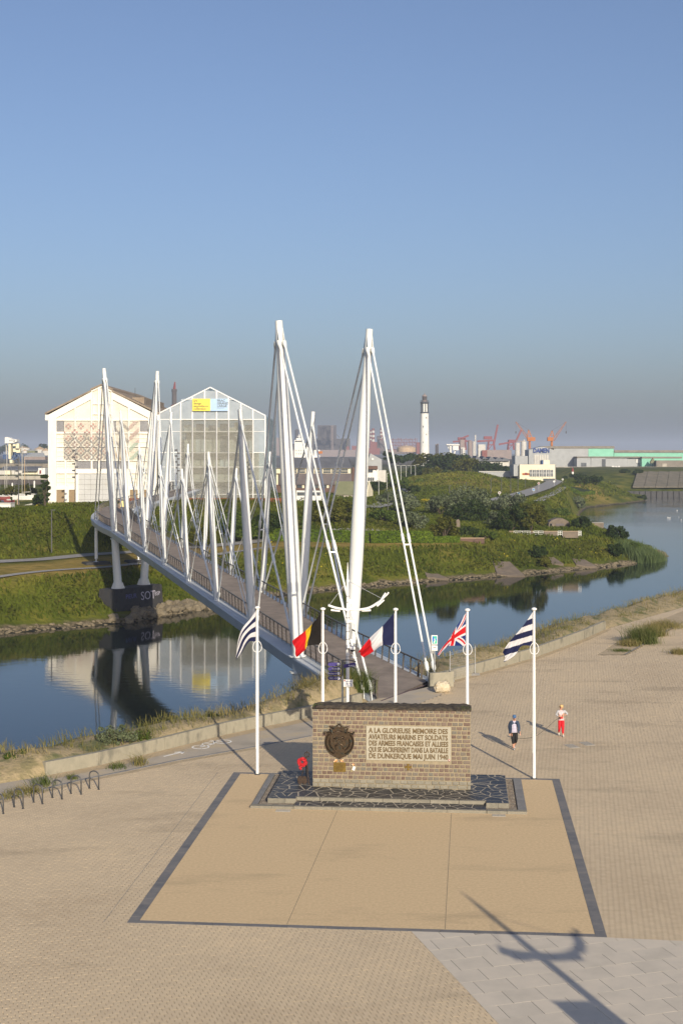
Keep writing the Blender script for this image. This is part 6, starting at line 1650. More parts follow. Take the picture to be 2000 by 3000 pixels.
cr_ = thing('retaining_wall', 'long rust red steel retaining wall in front of the glass building', 'wall', (-48, 322, 1))
xs_ = np.linspace(-50, -13, 13)
CORT = mat('corten_steel', (0.16, 0.055, 0.025), (0.22, 0.085, 0.04), scale=1.5, rough=0.9)
for a, b in zip(xs_[:-1], xs_[1:]):
    t = MB((-48, 322, 1)); t.bb(a, b - 0.08, 322, 322.2, 0.5, 4.2); t.build('panel', CORT, cr_)
# ---------------------------------------------------------------- buildings, port and traffic in the distance
def cm(name, c, c2=None, rough=0.8, scale=0.3, **k): 
    M[name] = mat(name, c, c2, rough=rough, scale=scale, **k); return M[name]
cm('shed_grey', (0.36, 0.37, 0.37), (0.31, 0.32, 0.32)); cm('shed_green', (0.23, 0.52, 0.38), (0.20, 0.47, 0.34)); cm('roof_brown', (0.17, 0.15, 0.12), (0.23, 0.2, 0.16)); cm('logo_blue', (0.03, 0.06, 0.22))
cm('pale_concrete', (0.42, 0.38, 0.31), (0.34, 0.31, 0.26)); cm('cream_wall', (0.74, 0.68, 0.50), (0.68, 0.61, 0.44)); cm('white_wall', (0.72, 0.71, 0.67), (0.64, 0.63, 0.60)); cm('glass_dark', (0.05, 0.06, 0.07), (0.10, 0.11, 0.12), rough=0.25)
cm('slate_roof', (0.105, 0.11, 0.125), (0.14, 0.145, 0.16)); cm('plum_wall', (0.105, 0.09, 0.095), (0.14, 0.12, 0.12)); cm('moss_shed', (0.15, 0.16, 0.085), (0.19, 0.19, 0.11)); cm('crane_orange', (0.42, 0.15, 0.04), (0.36, 0.12, 0.03)); cm('crane_red', (0.24, 0.06, 0.055), (0.19, 0.045, 0.045))
cm('mill_dark', (0.055, 0.05, 0.05), (0.09, 0.075, 0.07)); cm('mill_red', (0.23, 0.075, 0.055), (0.18, 0.06, 0.05)); cm('rust_grey', (0.22, 0.18, 0.165), (0.28, 0.22, 0.2)); cm('silo_white', (0.55, 0.53, 0.48), (0.48, 0.46, 0.42)); cm('ship_blue', (0.05, 0.20, 0.42)); cm('tank_tan', (0.50, 0.36, 0.22), (0.42, 0.31, 0.2)); cm('sea_blue', (0.05, 0.09, 0.2)); cm('brick_red', (0.13, 0.075, 0.055), (0.10, 0.06, 0.045))
def BXZ(mb_, Y, x0, x1, y0, y1, depth, m=0, dy=0.0):
    mb_.bb(PX(x0, Y), PX(x1, Y), Y + dy, Y + dy + depth, PZ(y1, Y), PZ(y0, Y), m)
def part(t, org, name, Y, x0, x1, y0, y1, depth, m, dy=0.0):
    b = MB(org); BXZ(b, Y, x0, x1, y0, y1, depth, 0, dy); return b.build(name, M[m], t)
def gable(t, org, name, Y, x0, x1, ye, yp, yb, depth, m, dy=0.0, xp=None):
    xp = (x0 + x1) / 2 if xp is None else xp
    b = MB(org); b.prism([(PX(x0, Y), Y + dy, PZ(yb, Y)), (PX(x1, Y), Y + dy, PZ(yb, Y)), (PX(x1, Y), Y + dy, PZ(ye, Y)), (PX(xp, Y), Y + dy, PZ(yp, Y)), (PX(x0, Y), Y + dy, PZ(ye, Y))], (0, depth, 0)); return b.build(name, M[m], t)
def dthing(name, label, cat, x, yb, Y, group=None):
    org = (PX(x, Y), Y, PZ(yb, Y)); return thing(name, label, cat, org, 0, group), org

# shipyard shed
Y = 1150.0
t, o = dthing('shipyard_shed', 'large grey shipyard shed with a blue name on its gable and mint green end', 'building', 1660, 1376, Y)
gable(t, o, 'gable_front', Y, 1548, 1621.5, 1318, 1308, 1376, 25, 'shed_grey', xp=1586); part(t, o, 'side_wing', Y, 1509, 1547.5, 1336, 1376, 20, 'shed_grey', 2)
part(t, o, 'side_wall', Y, 1622, 1722.5, 1314, 1376, 25, 'shed_grey', 1); part(t, o, 'green_wall', Y, 1723, 1797, 1314, 1376, 25, 'shed_green', 1.2); part(t, o, 'roof', Y, 1590, 1799, 1307, 1313.7, 28, 'roof_brown', 0.5)
dw = part(t, o, 'door', Y, 1563.5, 1605, 1332, 1362, 0.5, 'silo_white', -0.6)
for q in range(1, 6): part(dw, o, 'door_rib', Y, 1563.5 + 7 * q, 1564.5 + 7 * q, 1332, 1362, 0.3, 'shed_grey', -0.95)
text_mesh('name_lettering', 'DAMEN', 5.2, M['logo_blue'], t, (PX(1560, Y) - o[0], -0.5, PZ(1326, Y) - o[2]), (PI / 2, 0, 0), ext=0.1, bold=0.22, width=13.6)
t, o = dthing('green_shed', 'long mint green shed with a brown roof reaching out of view beside the shipyard shed', 'building', 1900, 1376, Y)
part(t, o, 'wall', Y, 1799.5, 2080, 1326, 1376, 20, 'shed_green', 3); part(t, o, 'roof', Y, 1799.5, 2080, 1319, 1325.7, 24, 'roof_brown', 2)
t, o = dthing('low_shed', 'low grey sheds standing in front of the shipyard shed', 'building', 1780, 1376, 1135)
gable(t, o, 'gable_shed', 1135, 1688.5, 1729, 1343, 1338, 1376, 14, 'shed_grey'); part(t, o, 'shed_wall', 1135, 1730, 1772.5, 1342, 1376, 12, 'shed_grey'); part(t, o, 'shed_wall', 1135, 1773.5, 1837, 1342, 1376, 12, 'shed_grey', 1); part(t, o, 'shed_wall', 1135, 1838, 1876, 1341, 1376, 12, 'shed_grey', 2)
part(t, o, 'window', 1135, 1701, 1716, 1356, 1367, 0.4, 'glass_dark', -0.5); part(t, o, 'doorway', 1135, 1762, 1772, 1345, 1367, 0.4, 'glass_dark', -0.5); part(t, o, 'notice', 1135, 1863, 1875, 1346, 1356, 0.3, 'white_wall', 1.4)
for a, b in ((1688, 1730), (1730, 1837), (1837, 1878)): part(t, o, 'roof', 1135, a, b, 1337.5, 1341, 16, 'roof_brown', -0.6)
t, o = dthing('green_annex', 'low mint green annex with brown roof at the right of the low sheds', 'building', 1940, 1376, 1130)
part(t, o, 'wall', 1130, 1878.5, 1996, 1343, 1376, 10, 'shed_green'); part(t, o, 'roof', 1130, 1878.5, 1996, 1338, 1342.8, 12, 'roof_brown', -0.4)
t, o = dthing('hopper', 'small dark green hopper in front of the mint green annex', 'hopper', 1911, 1370, 1120)
gable(t, o, 'bin', 1120, 1904, 1919, 1353, 1342, 1357, 3, 'moss_shed'); 
for xx in (1906, 1911, 1916): part(t, o, 'leg', 1120, xx - .6, xx + .6, 1357, 1370, 0.4, 'mill_dark', 1)
t, o = dthing('brown_shed', 'weathered brown shed at the right edge below the green annex', 'building', 1960, 1376, 1115)
part(t, o, 'wall', 1115, 1921, 2060, 1349, 1376, 10, 'roof_brown'); part(t, o, 'door', 1115, 1938, 1951, 1358, 1374, 0.4, 'pale_concrete', -0.5)
t, o = dthing('quay_wall', 'long pale concrete quay wall below the shipyard sheds', 'wall', 1800, 1378, 1105)
for q in range(9): part(t, o, 'panel', 1105, 1625 + 44 * q, 1668.6 + 44 * q, 1367.5, 1379, 1.0, 'pale_concrete')
for q, xx in enumerate((1790, 1800, 1806)): part(t, o, 'white_box', 1105, xx, xx + 8, 1365, 1373, 0.8, 'white_wall', -0.9)

# white modern building
Y = 700.0
t, o = dthing('white_office', 'low cream building with seven tall window bays beside the road', 'building', 1575, 1409, Y)
part(t, o, 'wall', Y, 1521, 1625, 1361, 1409, 16, 'cream_wall'); part(t, o, 'side_wall', Y, 1505, 1520.7, 1361, 1395, 15, 'shed_grey', 2); part(t, o, 'end_wall', Y, 1625.3, 1627.5, 1362, 1409, 15, 'slate_roof', 0.5); part(t, o, 'roof_box', Y, 1595, 1613, 1348, 1361, 6, 'cream_wall', 5); part(t, o, 'roof_box_side', Y, 1590, 1594.8, 1349, 1361, 6, 'sea_blue', 5)
for q in range(7):
    x0 = 1549.5 + q * 10.2; w = part(t, o, 'window', Y, x0, x0 + 7.6, 1376.5, 1396, 0.15, 'glass_dark', -0.2)
    part(w, o, 'pier', Y, x0 + 8.0, x0 + 9.4, 1372, 1399, 0.4, 'white_wall', -0.45); part(w, o, 'glazing_bar', Y, x0, x0 + 7.6, 1385, 1386.2, 0.1, 'white_wall', -0.32); part(w, o, 'glazing_bar', Y, x0 + 3.4, x0 + 4.3, 1376.5, 1396, 0.1, 'white_wall', -0.34)
part(t, o, 'lower_band', Y, 1590, 1624, 1402, 1408, 0.2, 'glass_dark', -0.25)
for q, c_ in enumerate(('crane_orange', 'crane_red', 'crane_orange')): part(t, o, 'mural', Y, 1529 + 7 * q, 1536.5 + 7 * q, 1386 - (q == 1), 1392, 0.06, c_, -0.1)
t, o = dthing('blue_topped_wall', 'low pale blue topped wall running left of the cream building', 'wall', 1460, 1396, 715)
part(t, o, 'wall', 715, 1403, 1505, 1382.5, 1398, 6, 'shed_grey'); part(t, o, 'coping', 715, 1402, 1506, 1380.5, 1382.3, 7, 'sign_blue' if 'sign_blue' in M else 'silo_white', -0.3)
# saw-tooth roofs
t, o = dthing('saw_tooth_shed', 'wide shed with dark corrugated saw-tooth roofs behind the dune trees', 'building', 1410, 1360, 1000)
part(t, o, 'wall', 1000, 1335, 1492, 1349, 1366, 30, 'silo_white', 2)
for q in range(8): gable(t, o, 'roof_bay', 1000, 1331 + q * 20, 1350.5 + q * 20, 1347 - q * 0.2, 1331 + q * 1.4, 1351, 28, 'slate_roof', 0.0, 1336 + q * 20)
# orange cranes
def crane(label, Y, xb, yb, ytw, cab, apex, tip, back, m, hookx):
    t, o = dthing('harbour_crane', label, 'crane', xb, yb, Y, 'cranes over the port')
    b = MB(o); b.cyl(PX(xb, Y), Y, PZ(yb, Y), PZ(ytw, Y), 1.4, 1.1, 10); b.build('tower', M[m], t, 'auto')
    c_ = MB(o); c_.bb(PX(cab[0], Y), PX(cab[1], Y), Y - 2, Y + 2, PZ(cab[3], Y), PZ(cab[2], Y)); c_.build('machine_house', M[m], t)
    f = MB(o); pk = (PX(apex[0], Y), Y, PZ(apex[1], Y)); bz = PZ(cab[2], Y)
    for dx in (-2.2, 2.2): f.beam((PX(xb, Y) + dx, Y, bz), pk, 0.7)
    for q in range(1, 4): zz = bz + (pk[2] - bz) * q / 4; ww = 2.2 * (1 - q / 4); f.beam((PX(xb, Y) - ww, Y, zz), (PX(xb, Y) + ww, Y, zz), 0.4)
    f.build('a_frame', M[m], t)['kind'] = 'stuff'
    j = MB(o); a = np.array((PX(back[0], Y), Y, PZ(back[1], Y))); e = np.array((PX(tip[0], Y), Y, PZ(tip[1], Y))); n = np.array([-(e - a)[2], 0, (e - a)[0]]); n = n / np.linalg.norm(n)
    for w0, sy_ in ((-1, -0.8), (1, -0.8), (-1, 0.8), (1, 0.8)):
        j.beam(a + n * w0 * 1.1 + [0, sy_, 0], e + n * w0 * 0.3 + [0, sy_ * 0.4, 0], 0.24)
    for q in range(10):
        f0, f1 = q / 10, (q + 1) / 10; w0 = 1.1 - 0.8 * f0; w1 = 1.1 - 0.8 * f1; s = 1 if q % 2 else -1
        j.beam(a + (e - a) * f0 + n * s * w0, a + (e - a) * f1 - n * s * w1, 0.25)
    j.build('jib', M[m], t)['kind'] = 'stuff'
    w = MB(o); w.beam(pk, e, 0.14); w.beam(e, (e[0], Y, PZ(hookx, Y)), 0.12); w.build('cables', M['mill_dark'], t); h = MB(o); h.box(e[0], Y, PZ(hookx + 8, Y), 0.8, 0.8, 2.2); h.build('hook', M['mill_dark'], t)
crane('orange harbour crane with its jib leaning left, left of the shipyard shed', 1300, 1550, 1345, 1290, (1543, 1566, 1281, 1292), (1547, 1259), (1510, 1236), (1545, 1283), 'crane_orange', 1262)
crane('orange harbour crane with its jib leaning right, rising behind the shipyard shed', 1300, 1615, 1345, 1290, (1602, 1619, 1281, 1292), (1616, 1261), (1657, 1236), (1619, 1290), 'crane_orange', 1262)
def gantry(label, Y, xa, xb, yb, yt, boom, house, arm):
    t, o = dthing('container_crane', label, 'crane', (xa + xb) / 2, yb, Y, 'red quay cranes')
    for xx in (xa, xb):
        for dy in (0, 14): b = MB(o); b.beam((PX(xx, Y), Y + dy, PZ(yb, Y)), (PX((xa + xb) / 2 + (xx - (xa + xb) / 2) * 0.7, Y), Y + dy, PZ(yt, Y)), 1.8); b.build('leg', M['crane_red'], t)
    b = MB(o); b.beam((PX(xa, Y), Y, PZ((yb + yt) / 2, Y)), (PX(xb, Y), Y, PZ((yb + yt) / 2, Y)), 1.6); b.beam((PX(xa, Y), Y, PZ(yb, Y)), (PX(xb, Y), Y, PZ(yt + 4, Y)), 1.0); b.build('brace', M['crane_red'], t)
    b = MB(o); b.beam((PX(boom[0], Y), Y, PZ(boom[1], Y)), (PX(boom[2], Y), Y, PZ(boom[3], Y)), 2.8, 3.2); b.build('boom', M['crane_red'], t)
    part(t, o, 'machine_house', Y, house[0], house[1], house[2], house[3], 10, 'crane_red', 2)
    b = MB(o); b.beam((PX(arm[0], Y), Y, PZ(arm[1], Y)), (PX(arm[2], Y), Y, PZ(arm[3], Y)), 3.0, 3.0); b.build('girder', M['crane_red'], t)
gantry('tall red container crane with its boom raised, right of the silos', 2400, 1429, 1449, 1318, 1288, (1445, 1304, 1457, 1244), (1417, 1441, 1278, 1287), (1397, 1293, 1450, 1290))
gantry('red container crane with its boom half raised, beside the orange cranes', 2400, 1488, 1506, 1318, 1290, (1508, 1297, 1526, 1259), (1490, 1508, 1288, 1296), (1460, 1302, 1510, 1293))
gantry('red container crane at the left above the grey silos', 2500, 1345, 1365, 1318, 1285, (1350, 1285, 1372, 1276), (1341, 1363, 1281, 1290), (1326, 1294, 1378, 1292))
# silos and plants
def silo(t, o, Y, x0, x1, y0, y1, m='silo_white'):
    b = MB(o); b.cyl(PX((x0 + x1) / 2, Y), Y, PZ(y1, Y), PZ(y0, Y), (PX(x1, Y) - PX(x0, Y)) / 2, n=14); b.build('silo', M[m], t, 'auto')
t, o = dthing('silo_group', 'pair of pale round silos between the red and orange cranes', 'silo', 1523, 1345, 1500)
silo(t, o, 1500, 1507, 1522, 1297, 1345); silo(t, o, 1500, 1525, 1541, 1293, 1345); part(t, o, 'gantry_bridge', 1500, 1510, 1538, 1291, 1294, 3, 'rust_grey', -1); b = MB(o); b.cyl(PX(1534, 1500), 1500, PZ(1293, 1500), PZ(1288, 1500), 1.0); b.build('vent', M['silo_white'], t)
t, o = dthing('cement_plant', 'grey plant of tall silos and towers under the left red crane', 'factory', 1370, 1345, 1700)
silo(t, o, 1700, 1369, 1383, 1291, 1345, 'rust_grey'); silo(t, o, 1700, 1384, 1390, 1293, 1345, 'silo_white'); part(t, o, 'tower', 1700, 1347, 1360, 1288, 1345, 10, 'rust_grey'); part(t, o, 'block', 1700, 1347, 1360, 1311, 1345, 6, 'silo_white', -8); part(t, o, 'hall', 1700, 1400, 1421, 1302, 1345, 12, 'silo_white'); part(t, o, 'red_base', 1700, 1410, 1425, 1319, 1345, 4, 'mill_red', -5); part(t, o, 'shed', 1700, 1424, 1500, 1318, 1345, 20, 'rust_grey', 10)
b = MB(o); b.cyl(PX(1391.5, 1650), 1650, PZ(1345, 1650), PZ(1274, 1650), 0.9, n=8); b.build('chimney', M['silo_white'], t)
t, o = dthing('white_gantry', 'white flat-topped loading gantry near the horizon right of the lighthouse', 'gantry', 1326, 1335, 1400)
part(t, o, 'deck', 1400, 1307, 1345, 1301, 1304.5, 8, 'white_wall')
for q in (-1, 1): b = MB(o); b.beam((PX(1326 + q * 3, 1400), 1404, PZ(1332, 1400)), (PX(1326 + q * 15, 1400), 1404, PZ(1304, 1400)), 1.2); b.build('strut', M['white_wall'], t)
part(t, o, 'tower', 1400, 1326, 1343, 1303, 1319, 5, 'white_wall', 1)
for q, xx in enumerate((1318, 1321)): b = MB(o); b.cyl(PX(xx, 1400), 1402, PZ(1336, 1400), PZ(1304, 1400), 0.6, n=6); b.build('leg', M['white_wall'], t)
for q, (xx, y0) in enumerate(((1276.5, 1304), (1281.5, 1302))):
    t, o = dthing('chimney', ('left' if q == 0 else 'right') + ' one of two short dark chimneys just right of the lighthouse', 'chimney', xx, 1330, 1600); b = MB(o); b.cyl(PX(xx, 1600), 1600, PZ(1330, 1600), PZ(y0, 1600), 0.9, n=8); b.build('stack', M['mill_dark'], t); b = MB(o); b.cyl(PX(xx, 1600), 1600, PZ(y0, 1600), PZ(y0 - 2, 1600), 1.1, n=8); b.build('rim', M['rust_grey'], t)
# red and white power station chimneys
Y = 3300.0
t, o = dthing('power_station', 'red plant with three red and white banded chimneys on the horizon', 'factory', 1095, 1330, Y)
part(t, o, 'red_block', Y, 1083, 1104, 1295, 1332, 30, 'mill_red'); part(t, o, 'red_annex', Y, 1078, 1112, 1313, 1332, 30, 'mill_red', -20); part(t, o, 'dark_block', Y, 1105, 1128, 1278, 1330, 25, 'mill_dark', 10)
for x0, x1, yt, yb in ((1088.5, 1097, 1255, 1300), (1083, 1087.8, 1259, 1295), (1112.5, 1120.5, 1255, 1290)):
    k = 7
    for q in range(k):
        y0 = yt + (yb - yt) * q / k; y1 = yt + (yb - yt) * (q + 1) / k; b = MB(o); b.cyl(PX((x0 + x1) / 2, Y), Y + 5, PZ(y1, Y), PZ(y0, Y), (x1 - x0) / 2 * Y / 4000 * (1 + 0.02 * q), n=12); b.build('chimney_band', M['mill_red' if q % 2 == 0 else 'silo_white'], t, 'auto')
rf = random.Random(8)
b = MB(o)
for q in range(26):
    x = rf.uniform(1106, 1128); y = rf.uniform(1272, 1320); b.beam((PX(x, Y), Y, PZ(y, Y)), (PX(x + rf.choice((-6, 6, 0)), Y), Y, PZ(y + rf.uniform(6, 14), Y)), 1.2)
b.build('pipework', M['rust_grey'], t)['kind'] = 'stuff'
# steel works
Y = 3600.0
t, o = dthing('steel_works', 'dark steel works with a blast furnace tower fading into the haze', 'factory', 950, 1335, Y)
for x0, x1, y0, y1, dy, m in ((930, 985, 1246, 1290, 0, 'mill_dark'), (925, 998, 1285, 1335, 30, 'mill_dark'), (860, 925, 1300, 1335, 60, 'mill_dark'), (998, 1026, 1284, 1335, 60, 'mill_dark'), (1016, 1024, 1284, 1310, 20, 'mill_dark'), (862, 872, 1258, 1310, 40, 'mill_dark'), (866, 870, 1256, 1300, 20, 'mill_dark'), (780, 860, 1300, 1335, 90, 'rust_grey'), (790, 820, 1281, 1305, 110, 'rust_grey'), (1010, 1022, 1308, 1320, -40, 'mill_red'), (1030, 1048, 1306, 1320, -40, 'mill_red'), (860, 1080, 1318, 1338, -60, 'rust_grey'), (978, 984, 1248, 1300, -10, 'mill_dark')):
    part(t, o, 'block', Y, x0, x1, y0, y1, 40, m, dy)
b = MB(o)
for q in range(60):
    x = rf.uniform(928, 986); y = rf.uniform(1244, 1290); b.beam((PX(x, Y), Y - 3, PZ(y, Y)), (PX(x + rf.choice((-9, 9, 0, 9)), Y), Y - 3, PZ(y + rf.choice((0, 9, 14)), Y)), 1.6)
for q in range(40):
    x = rf.uniform(860, 1000); y = rf.uniform(1284, 1320); b.beam((PX(x, Y), Y - 3, PZ(y, Y)), (PX(x + rf.choice((-8, 8, 0)), Y), Y - 3, PZ(y + rf.uniform(0, 14), Y)), 1.2)
b.build('lattice', M['mill_dark'], t)['kind'] = 'stuff'
b = MB(o)
for q in range(12):
    y0 = 1247 + q * 7; b.beam((PX(971, Y), Y - 40, PZ(y0, Y)), (PX(976, Y), Y - 40, PZ(y0 + 7, Y)), 0.9); b.beam((PX(976, Y), Y - 40, PZ(y0, Y)), (PX(971, Y), Y - 40, PZ(y0 + 7, Y)), 0.9)
b.beam((PX(971, Y), Y - 40, PZ(1335, Y)), (PX(971, Y), Y - 40, PZ(1246, Y)), 1.3); b.beam((PX(976, Y), Y - 40, PZ(1335, Y)), (PX(976, Y), Y - 40, PZ(1246, Y)), 1.3)
b.build('lattice_mast', M['rust_grey'], t)['kind'] = 'stuff'
t, o = dthing('refinery_racks', 'reddish lattice of pipe racks on the horizon left of the lighthouse', 'factory', 1180, 1335, 3000)
b = MB(o); Y = 3000.0
for q in range(18):
    x = 1142 + q * 4.6; b.beam((PX(x, Y), Y, PZ(1325, Y)), (PX(x, Y), Y, PZ(1284 + rf.uniform(-3, 8), Y)), 0.9)
for y in (1287, 1296, 1306): b.beam((PX(1142, Y), Y, PZ(y, Y)), (PX(1218, Y), Y, PZ(y, Y)), 0.9)
for q in range(20): x = rf.uniform(1142, 1210); y = rf.uniform(1285, 1310); b.beam((PX(x, Y), Y, PZ(y, Y)), (PX(x + 6, Y), Y, PZ(y + 9, Y)), 0.7)
b.build('pipe_rack', M['mill_red'], t)['kind'] = 'stuff'
part(t, o, 'red_block', Y, 1219, 1231, 1296, 1330, 20, 'mill_red'); part(t, o, 'conveyor', Y, 1130, 1240, 1316, 1330, 20, 'rust_grey', 20)
t, o = dthing('domed_tank', 'wide pale tank with low domed roof left of the lighthouse', 'tank', 1190, 1330, 2200)
b = MB(o); R = 55 / 2 * 2200 / 4000; b.lathe([(R, 0), (R, 7), (R * 0.7, 9), (R * 0.3, 10), (0.1, 10.3)], (PX(1190, 2200), 2200, PZ(1324, 2200)), 20); b.build('shell', M['tank_tan'], t, 'auto'); b = MB(o); b.cyl(PX(1190, 2200), 2200, PZ(1306, 2200), PZ(1304, 2200), 1.2); b.build('vent', M['silo_white'], t)
# lighthouse
Y = 1200.0; X = PX(1243, Y)
t = thing('lighthouse', 'tall white lighthouse with dark gallery and grey lantern beyond the dune trees', 'lighthouse', (X, Y, 2.0))
z = lambda y: PZ(y, Y) - 2.0
b = MB(); b.tube([(0, 0, 0), (0, 0, z(1290)), (0, 0, z(1211))], [4.3, 3.9, 3.5], 28); b.build('tower', M['white_wall'], t, 'auto')
DK = cm('lighthouse_dark', (0.06, 0.065, 0.075), (0.085, 0.09, 0.10))
b = MB(); b.tube([(0, 0, z(1211)), (0, 0, z(1210)), (0, 0, z(1208.5)), (0, 0, z(1207))], [3.6, 3.95, 3.95, 3.5], 24); b.build('cornice', DK, t, 'auto')
b = MB(); b.cyl(0, 0, z(1207), z(1182), 2.9, n=20); b.build('watch_room', M['white_wall'], t, 'auto')
for q in range(8):
    an = q * PI / 4 + 0.2; b = MB(); b.cyl(3.2 * math.cos(an), 3.2 * math.sin(an), z(1207), z(1181), 0.42, n=8); b.build('column', DK, t, 'auto')
b = MB(); b.tube([(0, 0, z(1183)), (0, 0, z(1181)), (0, 0, z(1178)), (0, 0, z(1176.5))], [3.3, 3.9, 3.9, 2.6], 24); b.build('gallery', DK, t, 'auto')
b = MB(); b.tube([(3.75 * math.cos(a), 3.75 * math.sin(a), z(1176.5) + 0.9) for a in np.linspace(0, 2 * PI, 25)], 0.08, 4)
for q in range(16): an = q * PI / 8; b.beam((3.75 * math.cos(an), 3.75 * math.sin(an), z(1178)), (3.75 * math.cos(an), 3.75 * math.sin(an), z(1176.5) + 0.9), 0.12)
b.build('gallery_rail', DK, t)
b = MB(); b.cyl(0, 0, z(1177), z(1173), 2.5, n=18); b.build('lantern_base', M['rust_grey'], t, 'auto'); b = MB(); b.cyl(0, 0, z(1173), z(1162), 2.1, n=18); b.build('lantern_glass', M['mill_dark'], t, 'auto')
b = MB(); b.tube([(0, 0, z(1162)), (0, 0, z(1161)), (0, 0, z(1158)), (0, 0, z(1155.5)), (0, 0, z(1151))], [2.2, 2.35, 1.7, 0.5, 0.15], 18); b.build('lantern_roof', M['rust_grey'], t, 'auto')
for k, zy in enumerate((1224, 1250, 1273, 1296, 1324)):
    sx = 0.35 if k % 2 == 0 else -0.35; r = 3.9; b = MB(); b.bb(sx * r - 0.3, sx * r + 0.3, -r * 0.96, -r * 0.86, z(zy + 2.4), z(zy - 2.4)); b.build('window', DK, t)
# ship
Y = 900.0
t, o = dthing('white_ship', 'white ship superstructure with blue hull showing above the slate roofs', 'ship', 885, 1352, Y)
part(t, o, 'hull', Y, 800, 985, 1345, 1356, 12, 'ship_blue', 2); part(t, o, 'bulwark', Y, 800, 985, 1341, 1344.8, 11, 'white_wall', 2.5)
for x0, x1, y0, y1, dy in ((862, 903, 1310, 1341, 3), (862, 899, 1299, 1309.8, 3.5), (862, 890, 1289, 1298.8, 4), (867, 884, 1283, 1288.8, 4.5), (908, 930, 1318, 1341, 4)): part(t, o, 'deckhouse', Y, x0, x1, y0, y1, 8, 'white_wall', dy)
part(t, o, 'bridge_windows', Y, 864, 888, 1291, 1294, 0.3, 'glass_dark', 3.6)
for q in range(5): part(t, o, 'porthole', Y, 867 + 7 * q, 868.6 + 7 * q, 1318, 1321, 0.2, 'glass_dark', 2.7); part(t, o, 'porthole', Y, 867 + 7 * q, 868.6 + 7 * q, 1328, 1331, 0.2, 'glass_dark', 2.7)
b = MB(o); b.beam((PX(876, Y), Y + 6, PZ(1283, Y)), (PX(876, Y), Y + 6, PZ(1272, Y)), 0.5); b.beam((PX(870, Y), Y + 6, PZ(1278, Y)), (PX(882, Y), Y + 6, PZ(1278, Y)), 0.4); b.build('radar_mast', M['white_wall'], t)
part(t, o, 'lifeboat', Y, 932, 944, 1322, 1329, 3, 'crane_orange', 3); part(t, o, 'boat_ramp', Y, 930, 936, 1318, 1341, 3, 'white_wall', 5)
# slate-roofed building
Y = 480.0
t, o = dthing('slate_building', 'long building with slate roof and plum cladding behind the footbridge masts', 'building', 910, 1441, Y)
b = MB(o); b.prism([(PX(785, Y), Y - 0.4, PZ(1371, Y)), (PX(1028, Y), Y - 0.4, PZ(1371, Y)), (PX(1020, Y), Y + 9, PZ(1343, Y)), (PX(785, Y), Y + 9, PZ(1343, Y))], (0, 0.3, 0.3)); b.build('roof', M['slate_roof'], t)
b = MB(o); b.prism([(PX(1028.3, Y), Y - 0.4, PZ(1371, Y)), (PX(1031, Y), Y + 14, PZ(1371, Y)), (PX(1020.5, Y), Y + 9, PZ(1343, Y))], (0.3, 0, 0.2)); b.build('roof_end', M['slate_roof'], t)
part(t, o, 'upper_wall', Y, 787, 1027, 1371.5, 1387, 14, 'cream_wall', 0.4); part(t, o, 'cladding', Y, 818, 1030, 1387.3, 1420, 15, 'plum_wall', 0.0); part(t, o, 'ground_floor', Y, 786, 985, 1420.3, 1444, 13, 'brick_red', 0.8); part(t, o, 'end_bay', Y, 800, 817.7, 1387.3, 1432, 10, 'cream_wall', 1.5)
for q in range(8): w = part(t, o, 'window', Y, 822 + q * 25, 844 + q * 25, 1374, 1385.5, 0.15, 'glass_dark', 0.2); part(w, o, 'glazing_bar', Y, 822 + q * 25, 844 + q * 25, 1379.3, 1380.5, 0.1, 'cream_wall', 0.06)
for q in range(6): part(t, o, 'lower_window', Y, 822 + q * 24, 836 + q * 24, 1422, 1429.5, 0.15, 'glass_dark', 0.6); part(t, o, 'window_surround', Y, 837 + q * 24, 843 + q * 24, 1421, 1430, 0.2, 'cream_wall', 0.55)
t, o = dthing('round_office', 'white office with rounded glazed corner right of the slate-roofed building', 'building', 1100, 1412, 520)
Y = 520.0
b = MB(o); b.cyl(PX(1094, Y), Y + 4, PZ(1413, Y), PZ(1375, Y), 2.0, n=20); b.build('round_corner', M['white_wall'], t, 'auto'); part(t, o, 'wing', Y, 1062, 1093, 1375, 1413, 12, 'white_wall', 2.2); part(t, o, 'annex', Y, 1100, 1131, 1378, 1413, 10, 'silo_white', 3); part(t, o, 'glazed_floor', Y, 1064, 1092, 1376, 1384, 0.2, 'glass_dark', 1.9); part(t, o, 'roof', Y, 1060, 1106, 1366, 1374.6, 14, 'brick_red', 1)
for q in range(5): part(t, o, 'window', Y, 1066 + q * 6.4, 1070 + q * 6.4, 1399, 1408, 0.2, 'glass_dark', 1.6)
part(t, o, 'red_door', Y, 1040, 1046, 1379, 1386, 0.3, 'crane_red', 1.8); part(t, o, 'left_wing', Y, 1031, 1061.5, 1370, 1413, 10, 'brick_red', 3)
t, o = dthing('grey_gable_shed', 'pale grey gabled shed above the round office', 'building', 1095, 1372, 640)
gable(t, o, 'body', 640, 1079, 1118, 1346, 1328, 1378, 20, 'shed_grey', 0, 1084); part(t, o, 'window', 640, 1088, 1094, 1342, 1348, 0.3, 'white_wall', -0.4)
t, o = dthing('olive_shed', 'olive green corrugated shed with a cream gable beside the road', 'building', 1035, 1454, 445)
b = MB(o); Y = 445.0; b.prism([(PX(981, Y), Y, PZ(1450, Y)), (PX(1074, Y), Y, PZ(1450, Y)), (PX(1074, Y), Y + 5, PZ(1411, Y)), (PX(981, Y), Y + 5, PZ(1411, Y))], (0, 0.3, 0)); b.build('roof', M['moss_shed'], t)
